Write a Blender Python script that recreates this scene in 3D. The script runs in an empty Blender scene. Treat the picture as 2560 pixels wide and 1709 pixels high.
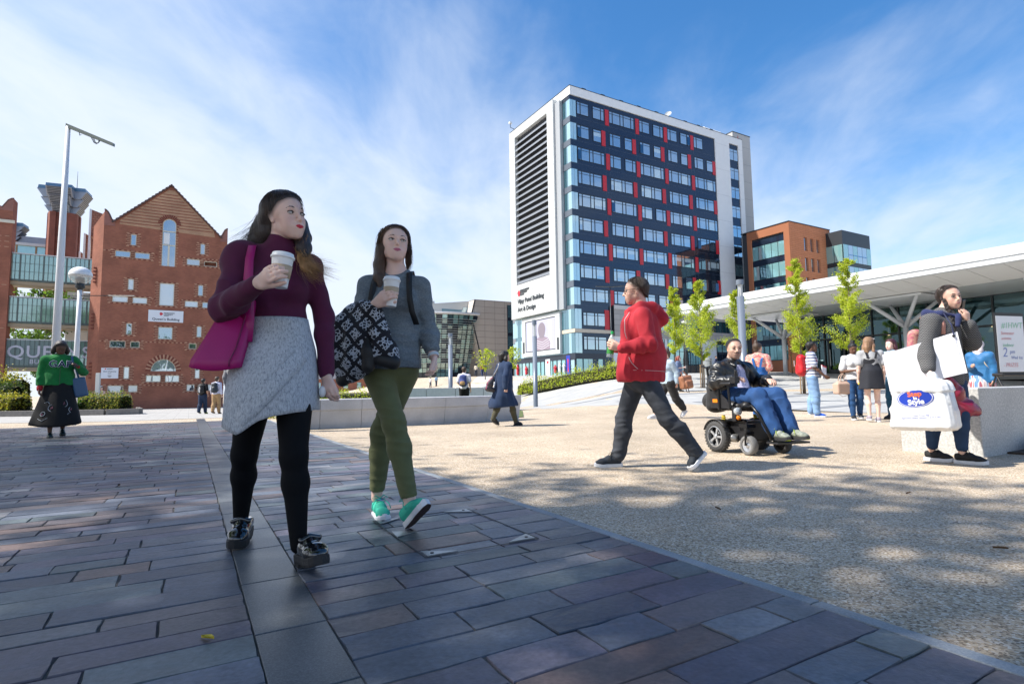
import bpy, math, random
import numpy as np
from mathutils import Vector, Matrix
from mathutils.geometry import delaunay_2d_cdt
R = math.radians
S = bpy.context.scene
COL = S.collection
random.seed(7)
# ------------------------------------------------------------------ camera
cam = bpy.data.objects.new('camera', bpy.data.cameras.new('camera'))
COL.objects.link(cam)
cam.data.sensor_width = 36
cam.data.lens = 36 * 1280 / 2349
cam.data.clip_end = 3000
cam.data.clip_start = .05
_th, _ro = math.atan(108 / 1280), R(.8)
_up0 = Vector((0, -math.sin(_th), math.cos(_th)))
_fw = Vector((0, math.cos(_th), math.sin(_th)))
_rt = Vector((1, 0, 0)) * math.cos(_ro) - _up0 * math.sin(_ro)
_up = _up0 * math.cos(_ro) + Vector((1, 0, 0)) * math.sin(_ro)
cam.matrix_world = Matrix(((_rt.x, _up.x, -_fw.x, 0), (_rt.y, _up.y, -_fw.y, 0), (_rt.z, _up.z, -_fw.z, .755), (0, 0, 0, 1)))
S.camera = cam
# ------------------------------------------------------------------ sky, sun, exposure
SUN_EL, SUN_TO = R(49), Vector((-.985, -.17, 0)).normalized()
w = bpy.data.worlds.new('World'); S.world = w; w.use_nodes = True
nt = w.node_tree; N = nt.nodes; L = nt.links
N.clear()
def nn(t, **k):
    n = N.new(t)
    for a, b in k.items(): setattr(n, a, b)
    return n
sky = nn('ShaderNodeTexSky', sky_type='NISHITA', sun_disc=False, sun_elevation=SUN_EL,
         sun_rotation=math.atan2(SUN_TO.x, SUN_TO.y), altitude=80, air_density=1.0, dust_density=.6, ozone_density=2.5)
tc = nn('ShaderNodeTexCoord'); sep = nn('ShaderNodeSeparateXYZ'); L.new(tc.outputs['Generated'], sep.inputs[0])
def math_(op, a, b=None, c=None, clamp=False):
    n = nn('ShaderNodeMath', operation=op, use_clamp=clamp)
    for i, v in enumerate((a, b, c)):
        if v is None: continue
        if isinstance(v, (int, float)): n.inputs[i].default_value = v
        else: L.new(v, n.inputs[i])
    return n.outputs[0]
zc = math_('ADD', math_('MAXIMUM', sep.outputs[2], 0), .22)
px = math_('DIVIDE', sep.outputs[0], zc); py = math_('DIVIDE', sep.outputs[1], zc)
cmb = nn('ShaderNodeCombineXYZ'); L.new(px, cmb.inputs[0]); L.new(py, cmb.inputs[1])
def cloud(rot, scl, loc, scale, detail, dist, rough):
    mp = nn('ShaderNodeMapping'); mp.inputs['Rotation'].default_value = (0, 0, R(rot)); mp.inputs['Scale'].default_value = scl; mp.inputs['Location'].default_value = loc
    L.new(cmb.outputs[0], mp.inputs[0])
    n = nn('ShaderNodeTexNoise'); n.inputs['Scale'].default_value = scale; n.inputs['Detail'].default_value = detail
    n.inputs['Distortion'].default_value = dist; n.inputs['Roughness'].default_value = rough
    L.new(mp.outputs[0], n.inputs[0]); return n.outputs[0]
c1 = cloud(-38, (1, .42, 1), (.35, 1.2, 0), 1.15, 6, .35, .55)
c2 = cloud(-25, (1, .6, 1), (4, 2, 0), 4.2, 9, .4, .58)
bias = math_('MULTIPLY', sep.outputs[0], -.215)
low = math_('MULTIPLY', math_('SUBTRACT', .42, sep.outputs[2]), .62)
dens = math_('ADD', math_('ADD', math_('MULTIPLY_ADD', c1, .95, math_('MULTIPLY', c2, .40)), bias), low)
cov = nn('ShaderNodeMapRange', interpolation_type='SMOOTHSTEP'); cov.inputs[1].default_value = .37; cov.inputs[2].default_value = .94
cov.inputs[3].default_value = .0; cov.inputs[4].default_value = .96
L.new(dens, cov.inputs[0])
hsv = nn('ShaderNodeHueSaturation'); hsv.inputs['Saturation'].default_value = 1.3; L.new(sky.outputs[0], hsv.inputs['Color'])
mix = nn('ShaderNodeMix', data_type='RGBA'); L.new(cov.outputs[0], mix.inputs[0]); L.new(hsv.outputs[0], mix.inputs[6])
mix.inputs[7].default_value = (4.0, 4.4, 5.05, 1)
bg = nn('ShaderNodeBackground'); bg.inputs[1].default_value = .12; L.new(mix.outputs[2], bg.inputs[0])
L.new(bg.outputs[0], nn('ShaderNodeOutputWorld').inputs[0])
sun = bpy.data.objects.new('sun', bpy.data.lights.new('sun', 'SUN')); COL.objects.link(sun)
sun.data.energy = 4.3; sun.data.angle = R(.8); sun.data.color = (1, .95, .87)
_d = Vector((SUN_TO.x * math.cos(SUN_EL), SUN_TO.y * math.cos(SUN_EL), math.sin(SUN_EL)))
sun.rotation_euler = _d.to_track_quat('Z', 'Y').to_euler()
S.view_settings.view_transform = 'Standard'; S.view_settings.look = 'None'; S.view_settings.exposure = .9; S.view_settings.gamma = 1

# ------------------------------------------------------------------ materials
_M = {}
def M(name, col=(.5, .5, .5), rough=.7, metal=0, spec=.5, var=0, vs=4, bump=0, bs=60, coat=0, alpha=1, trans=0, sheen=0, attr=None, stretch=None):
    if name in _M: return _M[name]
    m = bpy.data.materials.new(name); m.use_nodes = True; _M[name] = m
    t = m.node_tree; b = t.nodes['Principled BSDF']; k = t.links.new
    b.inputs['Base Color'].default_value = (*col, 1); b.inputs['Roughness'].default_value = rough
    b.inputs['Metallic'].default_value = metal; b.inputs['Specular IOR Level'].default_value = spec
    b.inputs['Coat Weight'].default_value = coat; b.inputs['Alpha'].default_value = alpha; b.inputs['Transmission Weight'].default_value = trans
    b.inputs['Sheen Weight'].default_value = sheen
    src = None
    if attr:
        a = t.nodes.new('ShaderNodeAttribute'); a.attribute_name = attr; src = a.outputs[0]; k(src, b.inputs['Base Color'])
    if var or bump:
        co = t.nodes.new('ShaderNodeTexCoord').outputs['Object']
        if stretch:
            mp = t.nodes.new('ShaderNodeMapping'); mp.inputs['Scale'].default_value = stretch; k(co, mp.inputs[0]); co = mp.outputs[0]
    if var:
        n = t.nodes.new('ShaderNodeTexNoise'); n.inputs['Scale'].default_value = vs; n.inputs['Detail'].default_value = 6; k(co, n.inputs[0])
        r = t.nodes.new('ShaderNodeMapRange'); r.inputs[1].default_value = .25; r.inputs[2].default_value = .75; r.inputs[3].default_value = 1 - var; r.inputs[4].default_value = 1 + var
        k(n.outputs[0], r.inputs[0])
        x = t.nodes.new('ShaderNodeVectorMath'); x.operation = 'SCALE'
        if src: k(src, x.inputs[0])
        else: x.inputs[0].default_value = col
        k(r.outputs[0], x.inputs['Scale']); k(x.outputs[0], b.inputs['Base Color'])
    if bump:
        n = t.nodes.new('ShaderNodeTexNoise'); n.inputs['Scale'].default_value = bs; n.inputs['Detail'].default_value = 4; k(co, n.inputs[0])
        u = t.nodes.new('ShaderNodeBump'); u.inputs['Strength'].default_value = bump; u.inputs['Distance'].default_value = .01; k(n.outputs[0], u.inputs['Height']); k(u.outputs[0], b.inputs['Normal'])
    return m
def ramp_mat(name, stops, scale, rough=.8, kind='NOISE', bump=.3, detail=8, stretch=None, coord='Object', second=None, spec=.5, rand=0):
    """speckled surface: noise / voronoi colour ramp"""
    m = bpy.data.materials.new(name); m.use_nodes = True; _M[name] = m
    t = m.node_tree; b = t.nodes['Principled BSDF']; k = t.links.new
    co = t.nodes.new('ShaderNodeNewGeometry').outputs['Position'] if coord == 'World' else t.nodes.new('ShaderNodeTexCoord').outputs[coord]
    if stretch:
        mp = t.nodes.new('ShaderNodeMapping'); mp.inputs['Scale'].default_value = stretch; k(co, mp.inputs[0]); co = mp.outputs[0]
    if kind == 'VORONOI':
        n = t.nodes.new('ShaderNodeTexVoronoi'); n.inputs['Scale'].default_value = scale; k(co, n.inputs[0])
        sp = t.nodes.new('ShaderNodeSeparateColor'); k(n.outputs['Color'], sp.inputs[0]); f = sp.outputs[0]; hgt = n.outputs['Distance']
    else:
        n = t.nodes.new('ShaderNodeTexNoise'); n.inputs['Scale'].default_value = scale; n.inputs['Detail'].default_value = detail; n.inputs['Roughness'].default_value = .65; k(co, n.inputs[0]); f = n.outputs[0]; hgt = f
    r = t.nodes.new('ShaderNodeValToRGB'); k(f, r.inputs[0])
    e = r.color_ramp.elements
    while len(e) < len(stops): e.new(.5)
    for q, (p, c) in zip(e, stops): q.position = p; q.color = (*c, 1)
    out = r.outputs[0]
    for second in ([second] if isinstance(second, tuple) else second or []):
        n2 = t.nodes.new('ShaderNodeTexNoise'); n2.inputs['Scale'].default_value = second[0]; n2.inputs['Detail'].default_value = 5; k(co, n2.inputs[0])
        mr = t.nodes.new('ShaderNodeMapRange'); mr.inputs[1].default_value = .3; mr.inputs[2].default_value = .7; mr.inputs[3].default_value = 1 - second[1]; mr.inputs[4].default_value = 1 + second[1]; k(n2.outputs[0], mr.inputs[0])
        x = t.nodes.new('ShaderNodeVectorMath'); x.operation = 'SCALE'; k(out, x.inputs[0]); k(mr.outputs[0], x.inputs['Scale']); out = x.outputs[0]
    if rand:
        oi = t.nodes.new('ShaderNodeObjectInfo'); mr = t.nodes.new('ShaderNodeMapRange'); mr.inputs[3].default_value = 1 - rand; mr.inputs[4].default_value = 1 + rand; k(oi.outputs['Random'], mr.inputs[0]); x = t.nodes.new('ShaderNodeVectorMath'); x.operation = 'SCALE'; k(out, x.inputs[0]); k(mr.outputs[0], x.inputs['Scale']); out = x.outputs[0]
    k(out, b.inputs['Base Color']); b.inputs['Roughness'].default_value = rough; b.inputs['Specular IOR Level'].default_value = spec
    if bump:
        u = t.nodes.new('ShaderNodeBump'); u.inputs['Strength'].default_value = bump; u.inputs['Distance'].default_value = .006
        k(hgt, u.inputs['Height']); k(u.outputs[0], b.inputs['Normal'])
    return m
def brick_mat(name, c1, c2, mort, rot=(R(90), 0, 0), bw=.225, bh=.075, ms=.009, offset=.5, var=.22, bump=.5):
    m = bpy.data.materials.new(name); m.use_nodes = True; _M[name] = m
    t = m.node_tree; b = t.nodes['Principled BSDF']; k = t.links.new
    tcn = t.nodes.new('ShaderNodeTexCoord'); mp = t.nodes.new('ShaderNodeMapping'); mp.inputs['Rotation'].default_value = rot
    k(tcn.outputs['Object'], mp.inputs[0])
    n = t.nodes.new('ShaderNodeTexBrick'); k(mp.outputs[0], n.inputs[0]); n.offset = offset
    n.inputs['Color1'].default_value = (*c1, 1); n.inputs['Color2'].default_value = (*c2, 1); n.inputs['Mortar'].default_value = (*mort, 1)
    n.inputs['Scale'].default_value = 1; n.inputs['Mortar Size'].default_value = ms; n.inputs['Brick Width'].default_value = bw; n.inputs['Row Height'].default_value = bh
    z = t.nodes.new('ShaderNodeTexNoise'); z.inputs['Scale'].default_value = .7; z.inputs['Detail'].default_value = 6; k(tcn.outputs['Object'], z.inputs[0])
    mr = t.nodes.new('ShaderNodeMapRange'); mr.inputs[1].default_value = .3; mr.inputs[2].default_value = .7; mr.inputs[3].default_value = 1 - var; mr.inputs[4].default_value = 1 + var; k(z.outputs[0], mr.inputs[0])
    x = t.nodes.new('ShaderNodeVectorMath'); x.operation = 'SCALE'; k(n.outputs[0], x.inputs[0]); k(mr.outputs[0], x.inputs['Scale']); k(x.outputs[0], b.inputs['Base Color'])
    u = t.nodes.new('ShaderNodeBump'); u.inputs['Strength'].default_value = bump; u.inputs['Distance'].default_value = .008; u.invert = True; k(n.outputs['Fac'], u.inputs['Height']); k(u.outputs[0], b.inputs['Normal'])
    b.inputs['Roughness'].default_value = .85
    return m
def glass_mat(name, tint, refl=.4, gcol=(.8, .9, 1), rough=.02, see=0):
    """coated facade glass: a dark body under a mirror-like coat; see = share you look through"""
    m = bpy.data.materials.new(name); m.use_nodes = True; _M[name] = m
    t = m.node_tree; k = t.links.new; t.nodes.remove(t.nodes['Principled BSDF']); o = t.nodes['Material Output']
    d = t.nodes.new('ShaderNodeBsdfDiffuse'); d.inputs[0].default_value = (*tint, 1)
    g = t.nodes.new('ShaderNodeBsdfGlossy'); g.inputs[0].default_value = (*gcol, 1); g.inputs['Roughness'].default_value = rough
    co = t.nodes.new('ShaderNodeTexCoord'); n = t.nodes.new('ShaderNodeTexNoise'); n.inputs['Scale'].default_value = .5; k(co.outputs['Object'], n.inputs[0])
    u = t.nodes.new('ShaderNodeBump'); u.inputs['Strength'].default_value = .06; u.inputs['Distance'].default_value = .15; k(n.outputs[0], u.inputs['Height']); k(u.outputs[0], g.inputs['Normal'])
    body = d.outputs[0]
    if see:
        tr = t.nodes.new('ShaderNodeBsdfTransparent'); tr.inputs[0].default_value = (.75, .9, .88, 1)
        s = t.nodes.new('ShaderNodeMixShader'); s.inputs[0].default_value = see; k(body, s.inputs[1]); k(tr.outputs[0], s.inputs[2]); body = s.outputs[0]
    s = t.nodes.new('ShaderNodeMixShader'); f = t.nodes.new('ShaderNodeLayerWeight'); f.inputs[0].default_value = .35
    mr = t.nodes.new('ShaderNodeMapRange'); mr.inputs[3].default_value = refl; mr.inputs[4].default_value = 1; k(f.outputs['Fresnel'], mr.inputs[0]); k(mr.outputs[0], s.inputs[0])
    k(body, s.inputs[1]); k(g.outputs[0], s.inputs[2]); k(s.outputs[0], o.inputs[0])
    return m
# ------------------------------------------------------------------ mesh helpers
class MB:
    def __init__(s): s.v = []; s.f = []; s.m = []; s.mats = []
    def mi(s, m):
        if m not in s.mats: s.mats.append(m)
        return s.mats.index(m)
    def add(s, vs, fs, m):
        o = len(s.v); s.v += [tuple(p) for p in vs]; i = s.mi(m)
        for f in fs: s.f.append(tuple(o + j for j in f)); s.m.append(i)
        return s
    def box(s, x0, y0, z0, x1, y1, z1, m):
        return s.add([(x0, y0, z0), (x1, y0, z0), (x1, y1, z0), (x0, y1, z0), (x0, y0, z1), (x1, y0, z1), (x1, y1, z1), (x0, y1, z1)],
                     [(0, 3, 2, 1), (4, 5, 6, 7), (0, 1, 5, 4), (1, 2, 6, 5), (2, 3, 7, 6), (3, 0, 4, 7)], m)
    def poly(s, pts, vec, m):
        """closed planar polygon extruded along vec"""
        n = len(pts); vec = Vector(vec); a = [Vector(p) for p in pts]; b = [p + vec for p in a]
        return s.add(a + b, [tuple(range(n))[::-1], tuple(range(n, 2 * n))] + [(i, (i + 1) % n, n + (i + 1) % n, n + i) for i in range(n)], m)
    def tube(s, pts, rad, m, n=8, cap=True):
        pts = [Vector(p) for p in pts]
        rad = rad if isinstance(rad, (list, tuple)) else [rad] * len(pts)
        o = len(s.v); i = s.mi(m); ref = None
        for q, p in enumerate(pts):
            t = (pts[min(q + 1, len(pts) - 1)] - pts[max(q - 1, 0)]).normalized()
            if ref is None: ref = t.orthogonal().normalized()
            x = (ref - t * ref.dot(t))
            x = x.normalized() if x.length > 1e-5 else t.orthogonal().normalized()
            ref = x; y = t.cross(x)
            for j in range(n):
                a = 2 * math.pi * j / n
                s.v.append(tuple(p + (x * math.cos(a) + y * math.sin(a)) * rad[q]))
        for q in range(len(pts) - 1):
            for j in range(n):
                s.f.append((o + q * n + j, o + q * n + (j + 1) % n, o + (q + 1) * n + (j + 1) % n, o + (q + 1) * n + j)); s.m.append(i)
        if cap:
            s.f.append(tuple(o + j for j in range(n))[::-1]); s.m.append(i)
            s.f.append(tuple(o + (len(pts) - 1) * n + j for j in range(n))); s.m.append(i)
        return s
    def lathe(s, prof, m, n=20, c=(0, 0, 0)):
        o = len(s.v); i = s.mi(m)
        for r, z in prof:
            for j in range(n): a = 2 * math.pi * j / n; s.v.append((c[0] + r * math.cos(a), c[1] + r * math.sin(a), c[2] + z))
        for q in range(len(prof) - 1):
            for j in range(n): s.f.append((o + q * n + j, o + q * n + (j + 1) % n, o + (q + 1) * n + (j + 1) % n, o + (q + 1) * n + j)); s.m.append(i)
        return s
    def grid(s, P, m, closed=False):
        """P[i][j] -> quads"""
        o = len(s.v); i = s.mi(m); a = len(P); b = len(P[0])
        for r in P: s.v += [tuple(p) for p in r]
        for q in range(a - 1):
            for j in range(b if closed else b - 1): s.f.append((o + q * b + j, o + q * b + (j + 1) % b, o + (q + 1) * b + (j + 1) % b, o + (q + 1) * b + j)); s.m.append(i)
        return s
    def mesh(s, name, smooth=False):
        me = bpy.data.meshes.new(name); me.from_pydata(s.v, [], s.f)
        for m in s.mats: me.materials.append(m)
        me.polygons.foreach_set('material_index', s.m)
        if smooth: me.polygons.foreach_set('use_smooth', [True] * len(me.polygons))
        me.update(); return me
    def build(s, name, parent=None, smooth=False, bevel=0, **t):
        o = bpy.data.objects.new(name, s.mesh(name, smooth)); COL.objects.link(o); o.parent = parent
        if bevel: b = o.modifiers.new('bevel', 'BEVEL'); b.width = bevel; b.segments = 2; b.limit_method = 'ANGLE'
        return tag(o, **t)
def tag(o, label=None, cat=None, group=None, kind=None, loc=None, rz=None):
    if label: o['label'] = label
    if cat: o['category'] = cat
    if group: o['group'] = group
    if kind: o['kind'] = kind
    if loc is not None: o.location = loc
    if rz is not None: o.rotation_euler[2] = rz
    return o
def empty(name, loc=(0, 0, 0), rz=0, **t):
    o = bpy.data.objects.new(name, None); COL.objects.link(o); o.location = loc; o.rotation_euler[2] = rz; o.empty_display_size = .2
    return tag(o, **t)
def inst(name, me, parent=None, loc=(0, 0, 0), rot=(0, 0, 0), scale=(1, 1, 1), **t):
    o = bpy.data.objects.new(name, me); COL.objects.link(o); o.parent = parent; o.location = loc; o.rotation_euler = rot; o.scale = scale
    return tag(o, **t)
def copy_tree(o, parent=None):
    c = o.copy(); COL.objects.link(c); c.parent = parent
    for ch in [x for x in o.children]: copy_tree(ch, c)
    return c
def text_mesh(txt, size, m, depth=.004, align='LEFT', shear=0, bold=0, space=1):
    cu = bpy.data.curves.new('lettering', 'FONT'); cu.body = txt; cu.size = size; cu.extrude = depth; cu.align_x = align; cu.shear = shear; cu.offset = bold; cu.space_character = space
    cu.resolution_u = 3
    o = bpy.data.objects.new('lettering', cu); COL.objects.link(o)
    dg = bpy.context.evaluated_depsgraph_get(); me = bpy.data.meshes.new_from_object(o.evaluated_get(dg))
    bpy.data.objects.remove(o); bpy.data.curves.remove(cu)
    me.materials.clear(); me.materials.append(m); return me
def cdt(outline, holes):
    """triangles of a polygon with holes"""
    vs = [Vector(p) for p in outline]; ed = [(i, (i + 1) % len(outline)) for i in range(len(outline))]
    for h in holes:
        o = len(vs); vs += [Vector(p) for p in h]; ed += [(o + i, o + (i + 1) % len(h)) for i in range(len(h))]
    v, e, f, *_ = delaunay_2d_cdt(vs, ed, [], 1, 1e-5)
    def ins(p, pl):
        c = False; j = len(pl) - 1
        for i in range(len(pl)):
            if (pl[i][1] > p[1]) != (pl[j][1] > p[1]) and p[0] < (pl[j][0] - pl[i][0]) * (p[1] - pl[i][1]) / (pl[j][1] - pl[i][1]) + pl[i][0]: c = not c
            j = i
        return c
    out = []
    for t in f:
        g = sum((v[i] for i in t), Vector((0, 0))) / len(t)
        if ins(g, outline) and not any(ins(g, h) for h in holes): out.append(t)
    return v, out
def holed_wall(mb, outline, holes, m, y=0, depth=.25, mrev=None):
    """front at local y, outline in (x, z); reveals run back into the wall"""
    v, f = cdt(outline, holes)
    mb.add([(p[0], y, p[1]) for p in v], [tuple(t) for t in f], m)
    for h in holes:
        for i in range(len(h)):
            a, b = h[i], h[(i + 1) % len(h)]
            mb.add([(a[0], y, a[1]), (b[0], y, b[1]), (b[0], y + depth, b[1]), (a[0], y + depth, a[1])], [(0, 1, 2, 3)], mrev or m)
    return mb
def interp(y, pts): return float(np.interp(y, [p[0] for p in pts], [p[1] for p in pts]))
def ground_z(x, y):
    r = interp(y, [(0, 0), (17, 0), (26, .5), (28, .68), (36, 1.4), (42, 1.75), (86, 2.75), (130, 2.9)])
    l = interp(y, [(0, 0), (12, 0), (27, -.22), (46, -.5)])
    a = x / max(y, 1); s = min(max((y - 30) / 50, 0), 1); a0 = -.4 * s; a1 = .3 - .45 * s
    t = min(max((a - a0) / (a1 - a0), 0), 1); q = t * t * (3 - 2 * t)
    return l * (1 - q) + r * q
GR = R(30)                      # the whole place is laid out on a grid turned by 30 degrees
GU, GV = Vector((-.5, .8660254, 0)), Vector((.8660254, .5, 0))
# ================================================================== GROUND
m_beige = ramp_mat('resin_gravel', [(0, (.16, .115, .075)), (.3, (.40, .305, .20)), (.6, (.57, .455, .32)), (.85, (.53, .45, .36)), (1, (.76, .70, .60))], 125, .75, 'VORONOI', .55, second=[(.9, .1), (.22, .16), (4, .06)])
m_bed = M('joint_sand', (.10, .092, .085), .95, var=.3, vs=9, bump=.4, bs=200)
m_granite = ramp_mat('pale_granite', [(0, (.16, .16, .17)), (.42, (.42, .42, .43)), (.6, (.55, .55, .56)), (1, (.72, .72, .71))], 130, .55, 'NOISE', .12, second=(2.2, .12))
m_band = ramp_mat('dark_granite', [(0, (.025, .03, .036)), (.45, (.075, .085, .095)), (.62, (.12, .13, .14)), (1, (.3, .31, .32))], 170, .34, 'NOISE', .15, second=(1.7, .25))
m_kerb = ramp_mat('kerb_granite', [(0, (.12, .14, .15)), (.5, (.26, .28, .3)), (1, (.5, .51, .52))], 120, .6, 'NOISE', .2, second=(3, .2))
m_flags = brick_mat('pale_flags', (.36, .35, .33), (.42, .40, .375), (.24, .23, .22), (0, 0, -GR), .9, .45, .012, .5, .12, .2)
m_path = brick_mat('pale_path', (.36, .36, .355), (.41, .41, .40), (.3, .3, .29), (0, 0, -GR), .6, .3, .012, .5, .1, .2)
m_dkpath = M('dark_path_band', (.22, .23, .25), .7, var=.15, vs=3)
m_soil = M('soil', (.06, .042, .03), .95, var=.4, vs=12, bump=.8, bs=40)
m_lawn = M('rough_grass', (.10, .13, .035), .9, var=.35, vs=1.5, bump=.6, bs=30)

def sheet(name, poly, m, dz, step=1.0, parent=None, **t):
    """flat area draped on the terrain: poly in world xy"""
    xs = [p[0] for p in poly]; ys = [p[1] for p in poly]
    pts = []; 
    x0, x1, y0, y1 = min(xs), max(xs), min(ys), max(ys)
    vs = [Vector(p) for p in poly]
    ed = [(i, (i + 1) % len(poly)) for i in range(len(poly))]
    y = y0 + step
    while y < y1:
        st = step * max(1, y / 20); x = x0 + st * .5
        while x < x1: vs.append(Vector((x, y))); x += st
        y += st
    v, e, f, *_ = delaunay_2d_cdt(vs, ed, [], 1, 1e-5)
    mb = MB(); mb.add([(p.x, p.y, ground_z(p.x, p.y) + dz) for p in v], [tuple(q) for q in f], m)
    return mb.build(name, parent, smooth=True, kind='structure', **t)
# one sheet to the horizon
mb = MB(); ys = [-60, -20, -6, 0, 3, 6, 9, 12, 15, 17, 19, 21, 23, 25, 27, 29, 31, 33, 35, 37, 39, 42, 45, 48, 52, 56, 60, 66, 72, 80, 90, 105, 130, 170, 240, 400, 900]
mb.grid([[(x, y, ground_z(x, y)) for x in [max(abs(y), 30) * a for a in (-4, -2, -1.5, -1.2, -1, -.9, -.8, -.7, -.6, -.5, -.42, -.36, -.3, -.24, -.18, -.12, -.06, 0, .05, .1, .15, .2, .25, .3, .4, .5, .6, .7, .8, .9, 1, 1.2, 1.5, 2, 4)]] for y in ys][::-1], m_beige)
mb.build('ground', smooth=True, kind='structure')
sheet('paved_path', [(-1.0, 24), (1.2, 24.6), (3.8, 21), (6.8, 18.9), (9.05, 14.9), (13, 13.3), (60, 20), (70, 60), (60, 95), (-6, 95), (-4, 40)], m_path, .006)
for q, (a, b, w_) in enumerate([((2.6, 26.5), (17.5, 34.5), .5), ((4.2, 23.2), (22, 32.6), .35), ((6.5, 20.4), (27, 31), .5), ((8.6, 17.3), (30, 28.2), .4), ((2.4, 29.5), (13, 35.6), .3)]):
    a = Vector((*a, 0)); b = Vector((*b, 0)); n_ = (b - a).normalized().cross(Vector((0, 0, 1))) * w_; mb = MB(); K_ = 14
    mb.grid([[(p.x, p.y, ground_z(p.x, p.y) + .012) for p in (a.lerp(b, i / K_) + n_ * j / 2 for j in range(3))] for i in range(K_ + 1)], m_dkpath)
    mb.build('path_band', kind='structure')
sheet('flag_paving', [(-45, 17), (-12.5, 17.4), (-10.9, 19.6), (-9, 20.7), (-4.4, 12.9), (-3.0, 13.6), (-4, 22), (-12, 60), (-60, 60), (-70, 30)], m_flags, .006)
sheet('planted_bed', [(-3.6, 13.4), (-1.2, 14.3), (.3, 16.3), (.4, 23), (-2, 42), (-14, 60), (-9, 30)], m_lawn, .02)
# ---- stone paving: courses across the walk, a dark band along it, a slim kerb beside the gravel
sp = MB()
sp.add([(-6.2, -1.5, .0095), (1.84, -1.5, .0095), (1.84, 17.2, .0095), (-6.2, 17.2, .0095)], [(0, 1, 2, 3)], m_bed)
paving = sp.build('stone_paving', kind='structure', rz=GR)
PAV = [((.094, .108, .138), .24), ((.106, .094, .122), .2), ((.118, .098, .102), .16), ((.090, .112, .120), .18), ((.066, .078, .106), .2), ((.15, .104, .092), .06), ((.145, .146, .16), .14)]
pm = [ramp_mat('paver_stone', [(0, tuple(c * .6 for c in col)), (.42, col), (.62, tuple(min(1, c * 1.2) for c in col)), (1, tuple(min(1, c * 1.7 + .02) for c in col))], 9, .42, 'NOISE', .9, 12, coord='World', second=[(55, .2), (2.2, .16)], rand=.22) for col, _ in PAV]
rnd = random.Random(3)
def unit_paver(m, r):
    j = lambda s=.012: r.uniform(-s, s)
    c = [(-.5 + j(.006), -.5 + j(.02)), (.5 + j(.006), -.5 + j(.02)), (.5 + j(.006), .5 + j(.02)), (-.5 + j(.006), .5 + j(.02))]
    pts = []
    for q in range(4):          # hand-split edges: two extra points a side
        a, b = c[q], c[(q + 1) % 4]
        for k in (0, .35, .7): pts.append((a[0] + (b[0] - a[0]) * k + (j(.008) if q % 2 else 0), a[1] + (b[1] - a[1]) * k + (0 if q % 2 else j(.03))))
    n = len(pts); mb = MB()
    bot = [(x, y, -.03) for x, y in pts]; mid = [(x, y, -.004 + j(.002)) for x, y in pts]; top = [(x * .991, y * .972, j(.0016)) for x, y in pts]
    mb.add(bot + mid + top, [(i, (i + 1) % n, n + (i + 1) % n, n + i) for i in range(n)] + [(n + i, n + (i + 1) % n, 2 * n + (i + 1) % n, 2 * n + i) for i in range(n)] + [tuple(range(2 * n, 3 * n))], m)
    return mb.mesh('paver')
units = [[unit_paver(m, rnd) for _ in range(4)] for m in pm]
cells = []; u = -.3
while u < 16.9:
    wd = rnd.choice((.12, .135, .15, .165, .165, .19))
    for (va, vb) in ((max(-6.1, -.33 * u - 1.6), .1945), (.4105, 1.8445)):
        v = vb if va < 0 else va
        sgn = -1 if va < 0 else 1
        while (v > va) if sgn < 0 else (v < vb - .02):
            ln = rnd.choice((.26, .32, .38, .42, .5, .58, .68))
            if sgn > 0: 
                ln = min(ln, vb - v)
                if vb - v - ln < .14: ln = vb - v
            a, b = (v - ln, v) if sgn < 0 else (v, v + ln)
            cells.append(((a + b) / 2, u + wd / 2, b - a - .007, wd - .007)); v += sgn * ln
    u += wd
def seen(c):
    x = c[0] * GV.x + c[1] * GU.x; y = c[0] * GV.y + c[1] * GU.y
    return -1 if y < 1.15 or abs(x) > .95 * y + .35 else c[2] * c[3] / (y * y * y)
cells.sort(key=seen, reverse=True)
far = MB(); farm = []
wts = [p[1] for p in PAV]
for i, (a, b, ln, wd) in enumerate(cells):
    k = rnd.choices(range(len(pm)), wts)[0]; q = rnd.randrange(4); z = .0145 + rnd.uniform(-.0015, .0022)
    if i < 290:
        o = inst('paver', units[k][q], paving, (a, b, z), (rnd.uniform(-.003, .003), rnd.uniform(-.003, .003), math.pi * rnd.randrange(2)), (ln, wd, 1))
    else:
        far.add([(a + x * ln, b + y * wd, z + h) for x, y, h in ((-.5, -.5, -.02), (.5, -.5, -.02), (.5, .5, -.02), (-.5, .5, -.02), (-.49, -.475, 0), (.49, -.475, 0), (.49, .475, 0), (-.49, .475, 0))],
                [(4, 5, 6, 7), (0, 1, 5, 4), (1, 2, 6, 5), (2, 3, 7, 6), (3, 0, 4, 7)], pm[k])
far.build('paver_field', paving, kind='stuff')
# dark granite band, slab by slab
u = -.4
while u < 18.6:
    ln = rnd.choice((.42, .46, .52)); mb = MB(); mb.box(.196, u + .003, -.01, .409, u + ln - .003, .0155, m_band); mb.build('band_slab', paving, bevel=.003); u += ln
u = -.6
while u < 17.1:
    mb = MB(); mb.box(1.846, u + .002, -.01, 1.905, u + .896, .016, m_kerb); mb.build('kerb_stone', paving, bevel=.003); u += .9
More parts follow.
